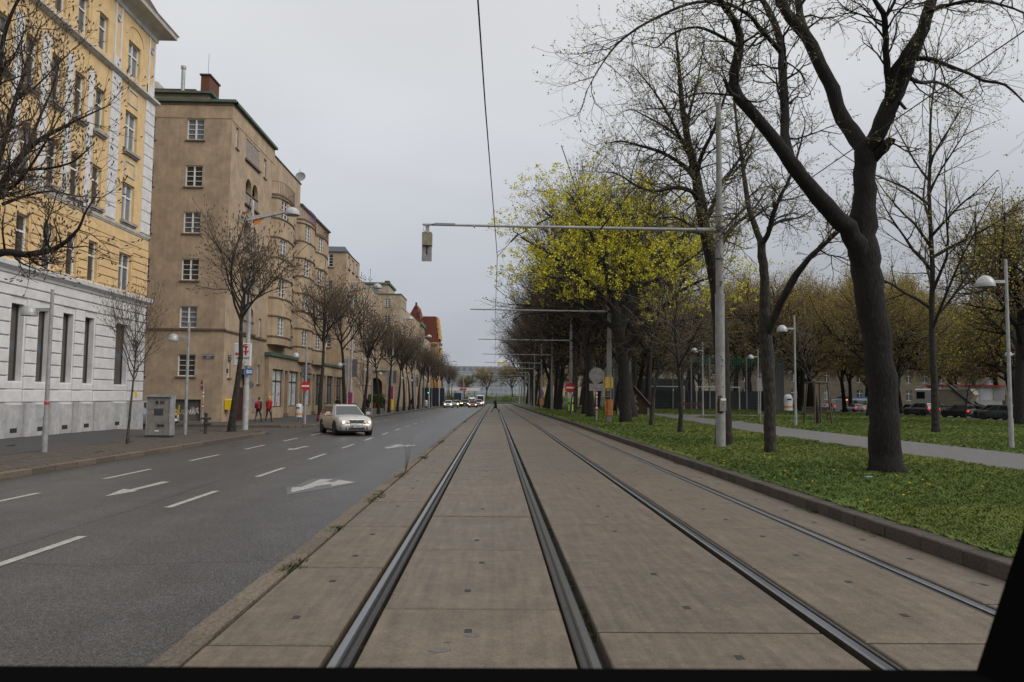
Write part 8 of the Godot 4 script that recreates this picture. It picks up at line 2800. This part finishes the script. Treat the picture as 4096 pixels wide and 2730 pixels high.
func figure_mesh(bones: Array, cell: float) -> MB:
	# surface nets over a smooth union of tapered limbs; colour of the nearest limb
	var lo := Vector3.ONE * 9
	var hi := -lo
	for b in bones:
		for e in 2:
			lo = lo.min(b[e] - Vector3.ONE * (b[2] + 0.06))
			hi = hi.max(b[e] + Vector3.ONE * (b[2] + 0.06))
	var nx := int((hi.x - lo.x) / cell) + 2
	var ny := int((hi.y - lo.y) / cell) + 2
	var nzz := int((hi.z - lo.z) / cell) + 2
	var f := PackedFloat32Array()
	f.resize(nx * ny * nzz)
	for k in nzz:
		for j in ny:
			for i in nx:
				var p := lo + Vector3(i, j, k) * cell
				var d := 9.0
				for b in bones:
					var q := cap_d(p, b)
					if absf(d - q) < 0.045:
						var h := 0.5 + 0.5 * (d - q) / 0.045
						d = lerpf(d, q, h) - 0.045 * 0.5 * h * (1.0 - h)
					else: d = minf(d, q)
				f[(k * ny + j) * nx + i] = d
	var idx := {}
	var vs := []
	var mb := MB.new()
	mb.colored = true
	for k in nzz - 1:
		for j in ny - 1:
			for i in nx - 1:
				var s := Vector3.ZERO
				var n := 0
				var base := (k * ny + j) * nx + i
				var c := [f[base], f[base + 1], f[base + nx], f[base + nx + 1], f[base + nx * ny], f[base + nx * ny + 1], f[base + nx * ny + nx], f[base + nx * ny + nx + 1]]
				for e in [[0, 1], [2, 3], [4, 5], [6, 7], [0, 2], [1, 3], [4, 6], [5, 7], [0, 4], [1, 5], [2, 6], [3, 7]]:
					if (c[e[0]] < 0) != (c[e[1]] < 0):
						var t: float = c[e[0]] / (c[e[0]] - c[e[1]])
						var A := Vector3(e[0] & 1, (e[0] >> 1) & 1, e[0] >> 2)
						var B := Vector3(e[1] & 1, (e[1] >> 1) & 1, e[1] >> 2)
						s += A.lerp(B, t)
						n += 1
				if n:
					idx[base] = vs.size()
					vs.append(lo + (Vector3(i, j, k) + s / n) * cell)
	var colr := []
	var nrm := []
	for p in vs:
		var best := 9.0
		var col := Color.WHITE
		var g := Vector3.ZERO
		for b in bones:
			var q := cap_d(p, b)
			if q < best:
				best = q
				col = b[4]
				var ba: Vector3 = b[1] - b[0]
				var h := clampf((p - b[0]).dot(ba) / maxf(ba.dot(ba), 1e-6), 0.0, 1.0)
				g = p - b[0] - ba * h
		colr.append(col)
		nrm.append(g.normalized())
	var put := func(a, b, c2, d, flip):
		if not (idx.has(a) and idx.has(b) and idx.has(c2) and idx.has(d)): return
		var q := [idx[a], idx[b], idx[c2], idx[a], idx[c2], idx[d]]
		if not flip: q = [idx[a], idx[c2], idx[b], idx[a], idx[d], idx[c2]]
		for w in q:
			mb.col = colr[w]
			mb.vert(vs[w], nrm[w])
	for k in range(1, nzz - 1):
		for j in range(1, ny - 1):
			for i in range(1, nx - 1):
				var b := (k * ny + j) * nx + i
				var s0 := f[b] < 0
				if s0 != (f[b + 1] < 0): put.call(b, b - nx, b - nx - nx * ny, b - nx * ny, not s0)
				if s0 != (f[b + nx] < 0): put.call(b, b - nx * ny, b - nx * ny - 1, b - 1, not s0)
				if s0 != (f[b + nx * ny] < 0): put.call(b, b - 1, b - 1 - nx, b - nx, not s0)
	return mb

func person(label: String, at: Vector3, turn: float, c: Dictionary, pose: Dictionary, group := "") -> Node3D:
	# faces +z; joints set by stride, arm swing and lean
	var s: float = pose.get("stride", 0.25)
	var ln: float = pose.get("lean", 0.05)
	var coat: Color = c.coat
	var leg: Color = c.leg
	var skin := Color(0.45, 0.28, 0.2)
	var hair: Color = c.get("hair", Color(0.03, 0.02, 0.015))
	var hip := Vector3(0, 0.9, 0)
	var neck := Vector3(0, 1.42, ln)
	var head := Vector3(0, 1.6, ln + 0.04)
	var bones := []
	var sit: bool = pose.get("sit", false)
	for q in [[-1.0, 1.0], [1.0, -1.0]]:
		var x: float = q[0]
		var g: float = q[1] * s
		var h := hip + Vector3(x * 0.09, 0, 0)
		var kn := Vector3(x * 0.1, 0.48, g * 0.62 + 0.05)
		var an := Vector3(x * 0.1, 0.09 + (0.07 if g < 0 else 0.0), g * 1.35)
		if sit:
			kn = hip + Vector3(x * 0.16, -0.05, 0.42)
			an = hip + Vector3(x * 0.16, -0.48, 0.36)
		bones.append([h, kn, 0.092, 0.062, leg])
		bones.append([kn, an, 0.06, 0.04, leg])
		bones.append([an + Vector3(0, -0.04, -0.03), an + Vector3(0, -0.055 - (0.03 if g < 0 else 0.0), 0.15), 0.042, 0.034, Color(0.02, 0.02, 0.02)])
		var sh := neck + Vector3(x * 0.185, -0.08, 0)
		var sw: float = -q[1] * pose.get("arm", 0.15)
		var el := sh + Vector3(x * 0.05, -0.28, sw * 0.5 - 0.03)
		var wr := el + Vector3(-x * 0.01, -0.23, sw * 0.8 + 0.08)
		if sit:
			el = sh + Vector3(x * 0.07, -0.24, 0.12)
			wr = el + Vector3(-x * 0.05, -0.02, 0.24)
		bones.append([sh, el, 0.062, 0.05, coat])
		bones.append([el, wr, 0.048, 0.036, coat])
		bones.append([wr, wr + (wr - el).normalized() * 0.08, 0.033, 0.03, skin])
	bones.append([hip, Vector3(0, 1.15, ln * 0.5), 0.15, 0.15, coat])
	bones.append([Vector3(0, 1.15, ln * 0.5), Vector3(0, 1.33, ln), 0.15, 0.155, coat])
	bones.append([neck + Vector3(-0.15, -0.07, 0), neck + Vector3(0.15, -0.07, 0), 0.075, 0.075, coat])
	if pose.get("long", false): bones.append([Vector3(0, 0.62, 0.0), hip, 0.17, 0.15, coat])
	bones.append([neck, head - Vector3(0, 0.06, 0), 0.055, 0.06, skin])
	bones.append([head + Vector3(0, -0.05, 0.02), head + Vector3(0, 0.04, 0), 0.075, 0.085, skin])
	bones.append([head + Vector3(0, 0.06, -0.025), head + Vector3(0, 0.0, -0.055), 0.085, 0.07, hair])
	bones.append([head + Vector3(0, -0.01, 0.095), head + Vector3(0, -0.03, 0.11), 0.016, 0.02, skin])
	var mb := figure_mesh(bones, 0.036)
	for b in bones:
		if b[4] == skin and b[2] == 0.033:
			mb.col = skin
			var d: Vector3 = (b[1] - b[0]).normalized()
			for k in 4: mb.tube([b[1], b[1] + d * 0.05 + Vector3(0, 0, (k - 1.5) * 0.018), b[1] + d * (0.075 + 0.01 * (k % 2)) + Vector3(0, 0, (k - 1.5) * 0.016 + 0.01)], [0.01, 0.009, 0.007], 4)
			mb.tube([b[0] + d * 0.03, b[0] + d * 0.05 + Vector3(0, 0, 0.045), b[0] + d * 0.085 + Vector3(0, 0, 0.05)], [0.011, 0.01, 0.008], 4)
	var t := thing("person", label, "person", at, turn, group)
	obj("body", mb, M.body, t)
	return t

func build_people():
	var blk := Color(0.012, 0.012, 0.014)
	person("person in dark coat striding left across the tram track", P(0.2, fall(98.0), 98.0), -PI / 2 + 0.1, {"coat": blk, "leg": Color(0.015, 0.015, 0.02), "hair": blk}, {"stride": 0.34, "lean": 0.1, "arm": 0.2, "long": true}).scale = Vector3.ONE * 1.0
	var a := person("person in navy jacket with red backpack walking away on the pavement", P(-15.2, walk_y(51.0), 51.9), PI - 0.2, {"coat": Color(0.018, 0.03, 0.06), "leg": Color(0.05, 0.05, 0.04)}, {"stride": 0.2, "lean": 0.06})
	a.scale = Vector3.ONE * 0.93
	var bp := MB.new()
	bp.bev(Vector3(0, 1.18, -0.2), Vector3(0.3, 0.44, 0.18), 0.05)
	obj("backpack", bp, M.ink_red, a)
	var bq := MB.new()
	bq.box(Vector3(0, 1.1, -0.3), Vector3(0.2, 0.2, 0.03))
	obj("backpack_pocket", bq, M.ink_black, a)
	var b := person("person in red jacket and orange cap beside the backpack walker", P(-14.85, walk_y(53.0), 53.0), PI - 0.3, {"coat": Color(0.35, 0.02, 0.025), "leg": Color(0.03, 0.03, 0.035), "hair": Color(0.7, 0.3, 0.02)}, {"stride": 0.15})
	b.scale = Vector3.ONE * 0.97
	person("person in dark clothes walking before the hedge down the left pavement", P(-16.5, walk_y(104.0), 104.0), 0.1, {"coat": blk, "leg": blk}, {"stride": 0.12, "long": true})
	var c := person("person in black carrying a bag beside the yellow pole sleeve", P(-13.6, walk_y(100.0), 100.0), 0.2, {"coat": blk, "leg": blk}, {"stride": 0.24})
	var bag := MB.new()
	bag.bev(Vector3(-0.3, 0.55, 0.0), Vector3(0.12, 0.4, 0.34), 0.04)
	obj("bag", bag, M.ink_black, c)
	person("person in black far down the left pavement by a tall lamp", P(-13.1, walk_y(127.0), 127.0), 0.0, {"coat": blk, "leg": blk}, {"stride": 0.1})
	person("person in black jacket passing the shops behind the silver estate car", P(-14.0, walk_y(72.0), 72.0), PI + 0.5, {"coat": blk, "leg": Color(0.04, 0.04, 0.045)}, {"stride": 0.2})
	person("balding person behind the wooden playhouse", P(12.6, lawn_y(12.6, 72.4) + 0.75, 72.6), -0.3, {"coat": Color(0.02, 0.022, 0.025), "leg": blk, "hair": Color(0.4, 0.26, 0.19)}, {"stride": 0.02})
	person("person in black standing left of the white parked van", P(51.0, lawn_y(51.0, 118.0), 120.0), 0.4, {"coat": blk, "leg": blk}, {"stride": 0.05, "long": true})
	var r := person("scooter rider in dark jacket and helmet", P(-6.8, road_y(150.0) - 0.12, 150.35), 0.0, {"coat": Color(0.03, 0.03, 0.03), "leg": Color(0.03, 0.03, 0.04), "hair": Color(0.04, 0.02, 0.02)}, {"sit": true})
	r.scale = Vector3.ONE * 1.05

# ---------- the tram that the view is taken from ----------
func build_cab():
	var t := thing("tram_cab", "black dashboard edge and windscreen pillar of the tram at the bottom and right edge", "tram")
	var d := MB.new()
	d.bev(P(-0.19, 1.016, 0.68), Vector3(2.3, 0.86, 0.5), 0.012)
	obj("dashboard", d, M.cab, t)
	for s in [[0.4, 1.12, 0.0], [-1.2, -1.7, 0.0]]:
		var p := MB.new()
		p.tube([P(s[0], 0.9, 0.9), P(lerpf(s[0], s[1], 0.41), 1.7, 0.9), P(s[1], 2.9, 0.8)], [0.05, 0.048, 0.045], 12)
		obj("window_pillar", p, M.cab, t)
